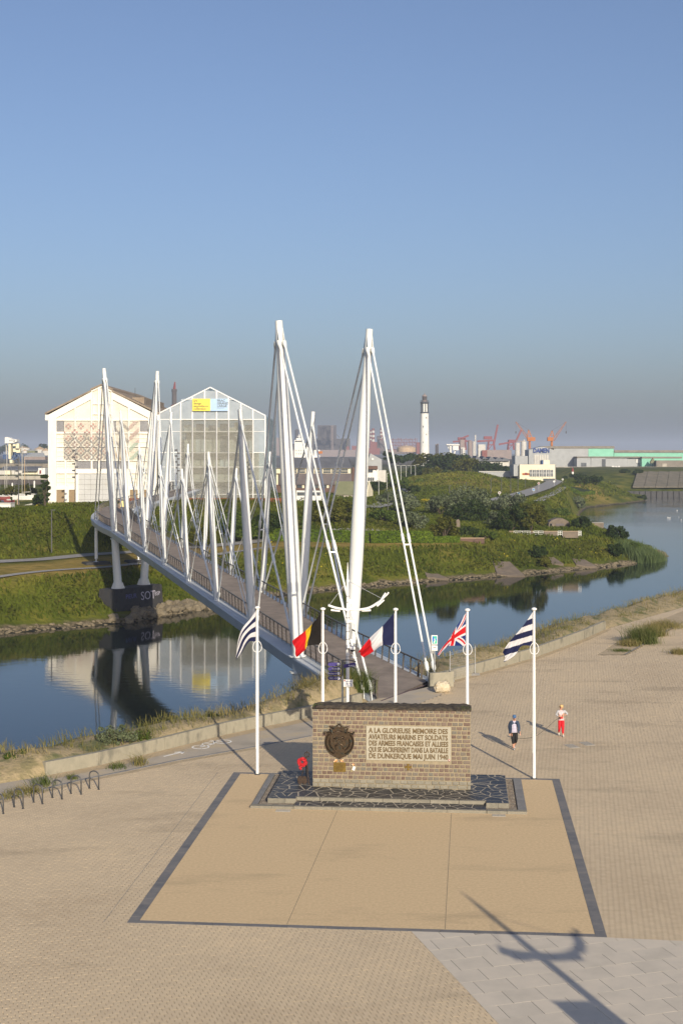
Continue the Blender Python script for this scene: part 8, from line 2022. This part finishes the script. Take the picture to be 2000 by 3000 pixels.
# ---------------------------------------------------------------- vegetation
LF = {'silver': leafmat('leaf_silver', (0.060, 0.078, 0.034), (0.115, 0.138, 0.070), (0.20, 0.225, 0.135)),
      'green': leafmat('leaf_green', (0.035, 0.058, 0.010), (0.070, 0.105, 0.018), (0.125, 0.16, 0.035)),
      'dark': leafmat('leaf_dark', (0.016, 0.030, 0.008), (0.032, 0.052, 0.014), (0.065, 0.085, 0.025)),
      'olive': leafmat('leaf_olive', (0.040, 0.048, 0.008), (0.085, 0.090, 0.015), (0.15, 0.14, 0.03)),
      'hedge': leafmat('leaf_hedge', (0.055, 0.095, 0.010), (0.10, 0.155, 0.016), (0.19, 0.25, 0.03)),
      'reed': leafmat('leaf_reed', (0.060, 0.095, 0.035), (0.10, 0.14, 0.05), (0.15, 0.19, 0.08)),
      'yellow': leafmat('flower_yellow', (0.40, 0.33, 0.02), (0.50, 0.40, 0.03), (0.22, 0.22, 0.03)),
      'bank': leafmat('bank_grass', (0.040, 0.062, 0.006), (0.100, 0.122, 0.015), (0.20, 0.185, 0.035), 0.07),
      'dry': leafmat('dune_grass', (0.085, 0.105, 0.022), (0.20, 0.175, 0.06), (0.36, 0.28, 0.14), 0.35),
      'weed': leafmat('weed_green', (0.045, 0.07, 0.012), (0.09, 0.12, 0.03), (0.2, 0.19, 0.08), 0.6)}
M['bark'] = mat('bark', (0.06, 0.045, 0.03), (0.10, 0.075, 0.05), scale=4, rough=0.95)
def bush(name, label, cat, x, yb, guess, wpx, hpx, kind, seed, n=1700, leaf=None, group=None, fixed=None, flat=0.75):
    rg = np.random.default_rng(seed)
    X, Y, Z = fixed if fixed else on_land(x, yb, guess)
    k = Y / 4000; W = wpx * k / 2; H = hpx * k; leaf = leaf or max(0.10, 0.0009 * Y)
    t = thing(name, label, cat, (X, Y, Z), 0, group)
    nc = 22
    th = rg.uniform(0, 2 * PI, nc); u = rg.uniform(0.05, 1, nc)
    rr_ = np.sqrt(1 - (u * 0.85) ** 2)
    C = np.stack([np.cos(th) * rr_ * W * 0.75 * rg.uniform(.75, 1.1, nc), np.sin(th) * rr_ * min(W, H * 1.2) * 0.75, H * (0.18 + 0.66 * u * rg.uniform(0.8, 1.1, nc))], 1)
    R = rg.uniform(0.2, 0.38, nc) * min(W, H) * 1.15
    V, F, rd = leaf_cloud(C, R, n, leaf, rg, flat)
    V[:, 2] = np.maximum(V[:, 2], -0.1)
    np_mesh('crown', V, F, LF[kind], rd, t)
    b = MB()
    for q in range(4):
        a = rg.uniform(0, 2 * PI); b.tube([(0, 0, -0.2), (0.25 * W * math.cos(a), 0.2 * W * math.sin(a), H * 0.35), (0.5 * W * math.cos(a), 0.4 * W * math.sin(a), H * 0.62)], [0.05 * H ** 0.5 + .03, 0.04 * H ** .5, 0.02], 5)
    b.build('trunk', M['bark'], t)
    return t
BUSH = [
 ('silver', 'large silvery bush on the dune above the sandy hollow', 1365, 1505, 370, 150, 80), ('silver', 'spreading silvery bush left of the sandy hollow', 1290, 1510, 370, 90, 62), ('dark', 'dark green bush under the large silvery bush', 1365, 1528, 340, 150, 62),
 ('silver', 'grey green bush beside the parked dark car', 1150, 1475, 400, 110, 40), ('silver', 'grey bush right of the trailer', 1195, 1500, 370, 90, 55), ('silver', 'pale grey bush behind the right end of the long hedge', 1215, 1550, 310, 100, 62), ('olive', 'grey olive bush behind the small hedge', 1300, 1580, 290, 90, 68),
 ('green', 'low green bush between the masts and the grey bush', 1120, 1530, 330, 90, 40), ('green', 'bright green bush right of the glass building behind the mast', 870, 1520, 330, 110, 58), ('olive', 'olive bush in front of the coach', 950, 1530, 330, 120, 68), ('olive', 'tall olive bush right of the second mast', 1010, 1530, 335, 90, 72),
 ('silver', 'grey willow in front of the glass building right corner', 770, 1478, 330, 110, 58), ('green', 'green thicket on the bank below the glass building', 690, 1570, 285, 140, 90), ('olive', 'olive thicket left of the bank lamp', 600, 1545, 290, 110, 66), ('dark', 'dark thicket between the masts at the bank', 790, 1580, 290, 120, 80), ('olive', 'brown green thicket behind the big mast', 850, 1570, 300, 110, 70),
 ('silver', 'silver topped bush above the battery wall', 1495, 1500, 370, 110, 52), ('dark', 'big dark bush left of the bunker', 1500, 1555, 310, 130, 78), ('olive', 'broad grey green bush against the bunker', 1555, 1555, 312, 110, 88), ('silver', 'silvery bush at the left foot of the dark bush', 1455, 1540, 320, 70, 44),
 ('green', 'flowering bush behind the brick parapet', 1425, 1580, 285, 70, 28), ('dark', 'low dark scrub beside the standing slab', 1370, 1570, 300, 80, 28), ('dark', 'dark bush on top of the bunker mound', 1700, 1548, 330, 64, 34), ('green', 'green bush above the bunker portal', 1640, 1512, 380, 70, 24),
 ('dark', 'dark bramble in the middle of the green bank', 1575, 1635, 270, 56, 36), ('olive', 'white flowering bramble low on the green bank', 1595, 1660, 265, 40, 32), ('dark', 'dark bramble below the point', 1800, 1630, 290, 56, 40), ('green', 'bright bush beside the reeds', 1855, 1625, 295, 44, 36), ('dark', 'low scrub along the right edge of the point', 1805, 1580, 320, 70, 40),
 ('silver', 'grey bush on the slope across the inlet', 1690, 1490, 520, 48, 36), ('dark', 'dark scrub by the far water edge', 1880, 1462, 660, 26, 14), ('dark', 'dark hedge line right of the cream building', 1720, 1420, 690, 110, 22), ('dark', 'dark scrub in front of the quay wall', 1680, 1405, 760, 100, 16), ('dark', 'small dark scrub on the dyke', 1830, 1385, 900, 36, 10), ('dark', 'dark scrub right on the dyke', 1868, 1388, 880, 34, 12),
 ('dark', 'dark willow against the left corner of the white hall', 133, 1490, 330, 34, 110), ('olive', 'brush under the boats left of the fence', 60, 1455, 420, 120, 34), ('dark', 'bush behind the board fence', 112, 1480, 335, 30, 34),
]
for k, (kd, lb, x, yb, g_, w, h) in enumerate(BUSH): bush('bush', lb, 'bush', x, yb, g_, w, h, kd, 100 + k, n=int(900 + w * h * 0.22), group='bushes on the far bank')
bush('yellow_shrub', 'small yellow flowering shrub at the left foot of the white hall', 'bush', 112, 1489, 320, 18, 12, 'yellow', 77, 300)
bush('yellow_shrub', 'yellow flowering patch above the sandy hollow', 'bush', 1248, 1472, 385, 38, 10, 'yellow', 78, 500)
# the wood on the dune: trees one can tell apart by their crowns
WOOD = [(1245, 1372, 780, 90, 40), (1280, 1378, 770, 90, 44), (1320, 1382, 765, 90, 50), (1360, 1385, 760, 90, 46), (1400, 1386, 760, 80, 40), (1440, 1386, 755, 70, 30), (1300, 1362, 830, 90, 34), (1345, 1368, 830, 80, 36), (1225, 1392, 700, 70, 26), (1265, 1398, 690, 80, 26), (1310, 1400, 690, 80, 22), (1470, 1388, 750, 50, 20)]
wl_ = ['left end', 'second place', 'third place', 'middle', 'fifth place', 'right slope', 'back row left', 'back row right', 'front row left', 'front row middle', 'front row right', 'far right end']
for k, (x, yb, Y, w, h) in enumerate(WOOD):
    X = PX(x, Y); Z = PZ(yb, Y); bush('dune_tree', f'dense dark tree in the {wl_[k]} of the wood below the lighthouse', 'tree', x, yb, Y, w, h * 1.05, 'dark' if k % 3 else 'olive', 300 + k, 1300, 0.75, 'wood on the dune', (X, Y, Z))
for k, (x, yb, Y, w, h) in enumerate(((1135, 1354, 800, 34, 36), (1165, 1358, 820, 60, 24), (1192, 1352, 900, 30, 22), (1205, 1350, 920, 30, 22), (60, 1332, 2500, 70, 30), (128, 1332, 2000, 34, 34), (20, 1332, 2600, 60, 28))):
    lb = ['tall dark tree left of the approach lamps', 'low tree clump behind the approach lamps', 'conifer left of the pair near the lighthouse foot', 'conifer right of the pair near the lighthouse foot', 'hazy tree clump on the left horizon', 'hazy tree touching the white hall on the horizon', 'hazy tree clump at the far left horizon'][k]
    bush('distant_tree', lb, 'tree', x, yb, Y, w, h, 'dark', 400 + k, 700, 0.0010 * Y, None, (PX(x, Y), Y, PZ(yb, Y)))
for k, (x, yb, Y, w, h) in enumerate(((1140, 1420, 560, 110, 30), (1100, 1435, 500, 70, 26), (1170, 1425, 540, 80, 26), (1200, 1440, 480, 80, 18), (1230, 1425, 580, 70, 22), (1175, 1402, 640, 90, 16))):
    bush('roadside_scrub', f'{["wide", "left", "middle", "near right", "right", "upper"][k]} patch of dark roadside scrub under the approach lamps', 'bush', x, yb, Y, w, h, 'dark' if k % 2 else 'green', 430 + k, 1300, 0.5, 'roadside scrub', (PX(x, Y), Y, PZ(yb, Y)))

# trimmed hedges: a leafy box
def hedge(label, pts, h, w, seed, n):
    rg = np.random.default_rng(seed); P = [np.array(p[:2]) for p in pts]; z0 = pts[0][2]
    t = thing('trimmed_hedge', label, 'hedge', pts[0]); seg = list(zip(P[:-1], P[1:])); Ls = np.array([np.linalg.norm(b - a) for a, b in seg]); cum = np.concatenate([[0], np.cumsum(Ls)])
    s = rg.uniform(0, cum[-1], n); i = np.clip(np.searchsorted(cum, s) - 1, 0, len(seg) - 1)
    A_ = np.array([a for a, b in seg])[i]; B_ = np.array([b for a, b in seg])[i]; f = ((s - cum[i]) / Ls[i])[:, None]; C = A_ + (B_ - A_) * f; d = (B_ - A_) / Ls[i][:, None]; nn = np.stack([-d[:, 1], d[:, 0]], 1)
    side = rg.random(n); v = rg.uniform(-w / 2, w / 2, n); zz = rg.uniform(0.0, h, n)
    v = np.where(side < 0.45, -w / 2, np.where(side < 0.9, v, w / 2)); zz = np.where((side >= 0.45) & (side < 0.9), h, zz)
    v += rg.normal(0, 0.07, n); zz += rg.normal(0, 0.06, n)
    Q = np.concatenate([C + nn * v[:, None], zz[:, None]], 1) - np.array([pts[0][0], pts[0][1], 0])
    gz = land_h(C[:, 0], C[:, 1]); Q[:, 2] += gz - z0
    nn3 = rg.normal(size=(n, 3)) * 0.7; nn3[:, 2] += 0.4; nn3[side < 0.45] += [0.1, -0.8, 0]; nn3 /= np.linalg.norm(nn3, axis=1)[:, None]
    a = np.cross(nn3, rg.normal(size=(n, 3))); a /= np.linalg.norm(a, axis=1)[:, None]; b = np.cross(nn3, a); sz = 0.2 * rg.uniform(.6, 1.4, n)[:, None]
    V = np.stack([Q - a * sz, Q - b * sz * .6, Q + a * sz, Q + b * sz * .6], 1).reshape(-1, 3)
    np_mesh('foliage', V, np.arange(4 * n).reshape(-1, 4), LF['hedge'], rg.random(n), t)
    core_ = MB(pts[0])
    for (a, b) in seg: 
        za, zb = float(land_h(a[0], a[1])), float(land_h(b[0], b[1])); d = (b - a) / np.linalg.norm(b - a); q = np.array([-d[1], d[0]]) * (w / 2 - 0.2)
        core_.prism([(a[0] - q[0], a[1] - q[1], za - .2), (b[0] - q[0], b[1] - q[1], zb - .2), (b[0] - q[0], b[1] - q[1], zb + h - .2), (a[0] - q[0], a[1] - q[1], za + h - .2)], (2 * q[0], 2 * q[1], 0))
    core_.build('stems', mat('hedge_core', (0.02, 0.03, 0.008)), t)
h0 = on_land(775, 1582, 285); h1 = on_land(900, 1586, 280); h2 = on_land(1080, 1590, 275); h3 = on_land(1260, 1590, 272)
hedge('long clipped bright green hedge at the top of the bank', [h0, h1, h2, h3], 2.1, 2.0, 5, 9000)
h0 = on_land(1264, 1589, 272); h1 = on_land(1339, 1588, 272); hedge('short low clipped hedge right of the long hedge', [h0, h1], 1.0, 1.6, 6, 1800)
h0 = on_land(1650, 1431, 600); h1 = on_land(1737, 1427, 620); hedge('dark clipped hedge on the mown mound across the inlet', [h0, h1], 1.5, 2.0, 7, 1800)
# reeds at the tip of the point
rg = np.random.default_rng(50)
X, Y, Z = on_land(1895, 1640, 300)
t = thing('reed_bed', 'dense green reed bed at the tip of the point', 'reeds', (X, Y, Z)); n = 6000
P = np.stack([rg.normal(-0.5, 1.9, n), rg.normal(1, 3.2, n), np.full(n, -0.3)], 1); P[:, 2] = land_h(P[:, 0] + X, P[:, 1] + Y) - Z
P = P[(P[:, 2] + Z > -9.3)]; V, F, rd = blades(P, 2.4, 0.07, 0.25, rg); np_mesh('stems', V, F, LF['reed'], rd, t)

# ground cover on the far bank: grass tufts and low scrub, one mass
rg = np.random.default_rng(60)
n = 150000
X = rg.uniform(-72, 95, n); Y = rg.uniform(172, 400, n)
ok = inpoly(X, Y, LAND) & (np.abs(X) < 0.265 * Y + 3); X, Y = X[ok], Y[ok]
d = polydist(X, Y, SHORE); s = (X + 45) * 0.648 + (Y - 179) * 0.761
ok = (d > 3.2) & ~((s < 120) & (d > 14) & (d < 33.5)) & (rg.random(len(X)) < np.clip(2.2 - Y / 230, 0.25, 1.0)); X, Y, d, s = X[ok], Y[ok], d[ok], s[ok]
Z = land_h(X, Y)
P = np.stack([X, Y, Z - 0.05], 1)
V, F, rd = blades(P, 0.75, 0.16, 0.8, rg)
pn_ = np.tile(vnoise(X, Y, 7, 9), 3); rd = np.clip(0.35 * rd + 0.9 * (pn_ - 0.25), 0, 1)
tag(np_mesh('bank_grass', V, F, LF['bank'], rd), 'rough green grass covering the far bank', 'grass', kind='stuff')
n = 60000; X = rg.uniform(-20, 150, n); Y = rg.uniform(400, 740, n); ok = inpoly(X, Y, LAND) & (np.abs(X) < 0.265 * Y + 3) & (polydist(X, Y, SHORE) > 5) & (polydist(X, Y, FAR_ROAD) > 6); X, Y = X[ok], Y[ok]
P = np.stack([X, Y, land_h(X, Y) - 0.1], 1); V, F, rd = blades(P, 0.9, 0.35, 0.9, rg); rd = np.clip(0.35 * rd + np.tile(0.9 * (vnoise(X, Y, 14, 9) - 0.2) + 0.35 * np.exp(-((X - 52) / 30) ** 2 - ((Y - 590) / 70) ** 2), 3), 0, 1)
tag(np_mesh('dune_turf', V, F, LF['bank'], rd), 'rough yellowish grass over the dunes beyond the bushes', 'grass', kind='stuff')
# leafy scrub on the slope below the halls and low on the bank
n = 60000; X = rg.uniform(-72, 60, n); Y = rg.uniform(180, 330, n); ok = inpoly(X, Y, LAND) & (np.abs(X) < 0.265 * Y + 3); X, Y = X[ok], Y[ok]
d = polydist(X, Y, SHORE); s = (X + 45) * 0.648 + (Y - 179) * 0.761; nz = vnoise(X, Y, 9, 4)
up = (d > 35) & (d < 62) & (s < 140) & ((nz > 0.35) | (X < -46)) & ~((X > -48) & (X < -36) & (Y > 215)); lo = (d > 4) & (d < 13) & (nz > 0.45) & (s < 210)
ok = up | lo; X, Y, d, up = X[ok], Y[ok], d[ok], up[ok]; nz = nz[ok]
hgt = np.where(up, 1.0 * np.clip((nz - 0.25) * 3, 0.25, 1.2), 0.7) * rg.uniform(0.3, 1, len(X)); C = np.stack([X, Y, land_h(X, Y) + hgt * 0.8], 1); m_ = len(C)
nn3 = rg.normal(size=(m_, 3)) * 0.6 + [0, -0.35, 0.6]; nn3 /= np.linalg.norm(nn3, axis=1)[:, None]; a = np.cross(nn3, rg.normal(size=(m_, 3))); a /= np.linalg.norm(a, axis=1)[:, None]; b = np.cross(nn3, a); sz = 0.26 * rg.uniform(.6, 1.4, m_)[:, None]
V = np.stack([C - a * sz, C - b * sz * .65, C + a * sz, C + b * sz * .65], 1).reshape(-1, 3)
tag(np_mesh('bank_scrub', V, np.arange(4 * m_).reshape(-1, 4), LF['olive'], np.clip(rg.random(m_) * 0.7 + (vnoise(X, Y, 5, 6) - 0.4) * 0.6, 0, 1)), 'low leafy scrub on the slopes of the far bank', 'scrub', kind='stuff')
# yellow flowers in drifts
n = 9000; X = rg.uniform(-60, 70, n); Y = rg.uniform(185, 300, n); d = polydist(X, Y, SHORE); ok = inpoly(X, Y, LAND) & (d > 6) & (d < 26) & (vnoise(X, Y, 8, 12) > 0.66) & (vnoise(X, Y, 2, 13) > 0.45) & (X > -15); X, Y = X[ok], Y[ok]
C = np.stack([X, Y, land_h(X, Y) + rg.uniform(0.3, 0.8, len(X))], 1); m_ = len(C); a = rg.normal(size=(m_, 3)); a /= np.linalg.norm(a, axis=1)[:, None]; b = np.cross(a, rg.normal(size=(m_, 3))); b /= np.linalg.norm(b, axis=1)[:, None]
V = np.stack([C - a * .13, C - b * .13, C + a * .13, C + b * .13], 1).reshape(-1, 3); tag(np_mesh('yellow_flowers', V, np.arange(4 * m_).reshape(-1, 4), LF['yellow'], rg.random(m_)), 'drifts of yellow flowers in the bank grass', 'flowers', kind='stuff')

# stones along the waterline: too many to count
M['rock'] = mat('shore_rock', (0.12, 0.10, 0.065), (0.21, 0.17, 0.11), (0.06, 0.05, 0.035), scale=1.4, rough=0.95, rnd='attr', rw=0.6, bump=0.4, bscale=6)
M['rock_o'] = mat('riprap_rock', (0.12, 0.10, 0.07), (0.20, 0.165, 0.11), (0.08, 0.068, 0.05), scale=1.4, rough=0.95, rnd='obj', rw=0.5, bump=0.4, bscale=6)
bm = bmesh.new(); bmesh.ops.create_icosphere(bm, subdivisions=1, radius=1.0); iv = np.array([v.co[:] for v in bm.verts]); bm.verts.index_update(); iF = np.array([[v.index for v in f.verts] for f in bm.faces]); bm.free()
sl = resample(SHORE[2:12], 0.25); n = len(sl) * 2
k = rg.integers(0, len(sl), n); off = rg.uniform(0.2, 1.9, n); tn_ = np.gradient(sl, axis=0); tn_ /= np.linalg.norm(tn_, axis=1)[:, None]; nn_ = np.stack([-tn_[:, 1], tn_[:, 0]], 1)
Pc = sl[k] + nn_[k] * off[:, None] + rg.normal(0, 0.2, (n, 2)); Zc = land_h(Pc[:, 0], Pc[:, 1]); S = rg.uniform(0.08, 0.26, n)
V = iv[None] * (S[:, None, None] * rg.uniform(0.7, 1.3, (n, 12 if len(iv) == 12 else len(iv), 1)) * np.array([1.3, 1.1, 0.75])) + np.concatenate([Pc, Zc[:, None]], 1)[:, None, :]
F = (iF[None] + (np.arange(n) * len(iv))[:, None, None]).reshape(-1, 3)
tag(np_mesh('shore_stones', V.reshape(-1, 3), F, M['rock'], np.repeat(rg.random(n), len(iF))), 'strip of pale stones along the waterline of the far bank', 'stones', kind='stuff')
# riprap boulders below the pier footing
rms = [MB().blob((0, 0, 0), (0.8, 0.65, 0.55), 60 + q, 0.28, 1).mesh('riprap_rock', M['rock_o']) for q in range(4)]
for q in range(64):
    f = rg.random(); base_ = np.array([-30.5, 188.5]) * (1 - f) + np.array([-18.0, 209.5]) * f; p = base_ + np.array([-0.86, 0.5]) * rg.uniform(0.1, 3.2) + rg.normal(0, 0.3, 2)
    o = link('riprap_rock', rms[q % 4]); o.location = (p[0], p[1], max(-8.9, float(land_h(p[0], p[1]))) + rg.uniform(0.15, 0.5)); o.rotation_euler = tuple(rg.uniform(-0.4, 0.4, 2)) + (rg.uniform(0, 6),); o.scale = tuple(rg.uniform(0.75, 1.35, 3))
    tag(o, 'rough brown boulder in the riprap at the foot of the bridge pier', 'boulder', 'riprap boulders below the pier')

# near bank: dune grass behind the low walls
def bank_point(j, of):
    kk = np.searchsorted(OFF, of) - 1; kk = np.clip(kk, 0, len(OFF) - 2); f = (of - OFF[kk]) / (OFF[kk + 1] - OFF[kk]); return NBK[kk, j] * (1 - f)[:, None] + NBK[kk + 1, j] * f[:, None]
rg = np.random.default_rng(70)
n = 150000; j = rg.integers(0, nc, n); of = 0.35 + 8.0 * rg.random(n) ** 1.2; P = bank_point(j, of); P[:, :2] += rg.normal(0, 0.6, (n, 2))
dd = polydist(P[:, 0], P[:, 1], BANK); ins = inpoly(P[:, 0], P[:, 1], square_poly)
ok = ~ins & (dd > 0.4) & (P[:, 1] > 50) & (P[:, 1] < 150) & (np.abs(P[:, 0]) < 0.265 * P[:, 1] + 1.5) & ~((P[:, 0] > 1.6) & (P[:, 0] < 5.6) & (P[:, 1] > 80) & (P[:, 1] < 93))
dens = vnoise(P[:, 0], P[:, 1], 1.9, 21) * 0.6 + vnoise(P[:, 0], P[:, 1], 0.7, 22) * 0.4
ok &= rg.random(n) < np.clip((dens - 0.24) * 3.6, 0.10, 1); P = P[ok]
nz = vnoise(P[:, 0], P[:, 1], 2.5, 23)
hh = 0.18 + 0.42 * np.clip((nz - 0.3) * 2.2, 0, 1) + 0.35 * np.exp(-((P[:, 0] + 0.2) ** 2 + (P[:, 1] - 81.5) ** 2) / 6)
V, F, rd = blades(P, hh, 0.017, 0.7, rg); rd = np.clip(rd * 0.45 + np.tile((vnoise(P[:, 0], P[:, 1], 3.2, 24) - 0.15) * 0.8, 3), 0, 1)
tag(np_mesh('dune_grass', V, F, LF['dry'], rd), 'dry dune grass behind the low concrete walls', 'grass', kind='stuff')
# taller tussocks
def tussock(label, x, y, z, n, h, r, kind, seed):
    rg = np.random.default_rng(seed); t = thing('grass_tussock', label, 'grass', (x, y, z), 0, 'tussocks near the square'); P = np.stack([rg.normal(0, r, n), rg.normal(0, r, n), np.full(n, -0.05)], 1)
    V, F, rd = blades(P, h, 0.014, 0.9, rg); np_mesh('blades', V, F, LF[kind], rd, t)
tussock('tall grass tussock at the left side of the bridge end, beside the wall', 0.2, 82.6, 0.9, 900, 1.25, 0.42, 'weed', 1); tussock('tall grass tussock nearest the bridge handrail', 1.2, 83.0, 0.5, 800, 1.35, 0.3, 'weed', 2); tussock('tall grass tussock left of the sandy mound', -1.6, 80.6, 0.7, 900, 1.0, 0.5, 'dry', 3)
p = GP(1882, 1884); tussock('big round tussock in the planting bed right of the walkers', p[0], p[1], 0, 1500, 1.35, 0.5, 'weed', 4); p = GP(1845, 1892); tussock('pale tussock left of the big round tussock', p[0], p[1], 0, 600, 0.6, 0.4, 'dry', 5); p = GP(1915, 1862); tussock('soft green tussock right of the big round tussock', p[0], p[1], 0, 900, 1.0, 0.5, 'dry', 6); p = GP(1990, 1915); tussock('tussock cut by the right edge of the view', p[0], p[1], 0, 500, 0.5, 0.35, 'dry', 8)
p = GP(1820, 1908); tussock('flat green tuft at the tip of the planting bed', p[0], p[1], 0, 500, 0.25, 0.35, 'weed', 9); p = GP(1950, 1838); tussock('pale grass at the far end of the planting bed', p[0], p[1], 0, 900, 0.7, 0.8, 'dry', 10)
for q, (x, y, h_, w_) in enumerate(((100, 2320, 0.4, 0.25), (130, 2300, 0.6, 0.3), (20, 2338, 0.3, 0.3), (345, 2250, 0.35, 0.25), (412, 2240, 0.6, 0.2), (213, 2282, 0.3, 0.12), (60, 2325, 0.4, 0.3))):
    p = GP(x, y); nm = ['low weeds by the fourth cycle stand', 'bushy weed behind the third cycle stand', 'weeds at the left edge by the kerb', 'yellowish weeds along the kerb right of the stands', 'upright weed at the kerb farthest from the stands', 'tiny weed by the first cycle stand', 'weeds behind the fifth cycle stand'][q]
    tussock(nm, p[0], p[1], 0, 130, h_, w_, 'weed' if q % 2 else 'dry', 30 + q)
def near_bush(label, X, Y, Z, W, H, kind, seed, n):
    rg = np.random.default_rng(seed); t = thing('leafy_shrub', label, 'bush', (X, Y, Z)); C = np.stack([rg.normal(0, W * .45, 26), rg.normal(0, W * .35, 26), rg.uniform(0.1, 0.85, 26) * H], 1); V, F, rd = leaf_cloud(C, rg.uniform(.12, .3, 26), n, 0.05, rg); V[:, 2] = np.maximum(V[:, 2], 0.0); np_mesh('crown', V, F, LF[kind], rd, t)
    b = MB()
    for q in range(6): a = rg.uniform(0, 6.28); b.tube([(0, 0, -0.1), (0.4 * W * math.cos(a), 0.3 * W * math.sin(a), H * 0.7)], [0.025, 0.01], 5)
    b.build('stems', M['bark'], t)
near_bush('grey green leafy shrub behind the left low wall', -11.2, 68.0, 0.3, 1.25, 1.15, 'silver', 5, 2600); near_bush('smaller green shrub at the right foot of the leafy shrub', -10.2, 68.6, 0.35, 0.7, 0.6, 'green', 6, 900); near_bush('green shrub on the bank left of the wall end', -15.2, 64.4, 0.2, 0.8, 0.7, 'green', 7, 1200); near_bush('dark low shrub behind the wall before the bridge', -6.9, 74.6, 0.3, 0.6, 0.5, 'dark', 8, 800)
# tufts of moss and weed on the memorial cap
for q, lx in enumerate((-3.25, 3.2)):
    p = mem(lx, 0.3, WT + 0.05); tussock(('weed tuft on the left end of the memorial cap', 'weed tuft on the right end of the memorial cap')[q], p[0], p[1], p[2], 160, 0.12, 0.12, 'weed', 60 + q)

# gulls resting on the basin
M['gull'] = mat('gull_white', (0.75, 0.75, 0.74))
for q, (x, y) in enumerate(((1955, 1517), (1982, 1496), (1987, 1516), (1993, 1524), (1960, 1518))):
    p = GP(x, y, WZ); t = thing('gull', f'white gull on the blue basin, {ow[q]} of the small flock', 'bird', p, q * 0.7, 'gulls on the basin'); b = MB(); b.blob((0, 0, 0.12), (0.3, 0.14, 0.13), q, 0.03, 2); b.build('body', M['gull'], t, True); b = MB(); b.blob((-0.27, 0, 0.3), (0.09, 0.08, 0.09), q, 0, 1); b.build('head', M['gull'], t, True); b = MB(); b.tube([(-0.33, 0, 0.29), (-0.42, 0, 0.27)], [0.025, 0.008], 5); b.build('beak', M['crane_orange'], t); b = MB(); b.prism([(0.15, -0.06, 0.18), (0.42, -0.03, 0.2), (0.42, 0.03, 0.2), (0.15, 0.06, 0.18)], (0, 0, 0.03)); b.build('tail', M['shed_grey'], t)

# ---------------------------------------------------------------- the air over the port
hz = bpy.data.materials.new('haze'); hz.use_nodes = True; nt = hz.node_tree; nt.nodes.remove(nt.nodes['Principled BSDF'])
pv = nt.nodes.new('ShaderNodeVolumePrincipled'); pv.inputs['Color'].default_value = (0.66, 0.75, 0.92, 1); pv.inputs['Density'].default_value = 0.00015; pv.inputs['Anisotropy'].default_value = 0.0
nt.links.new(pv.outputs[0], nt.nodes['Material Output'].inputs['Volume'])
b = MB(); b.bb(-9500, 9500, -300, 15800, -14.5, 130); tag(b.build('haze', hz), kind='stuff')
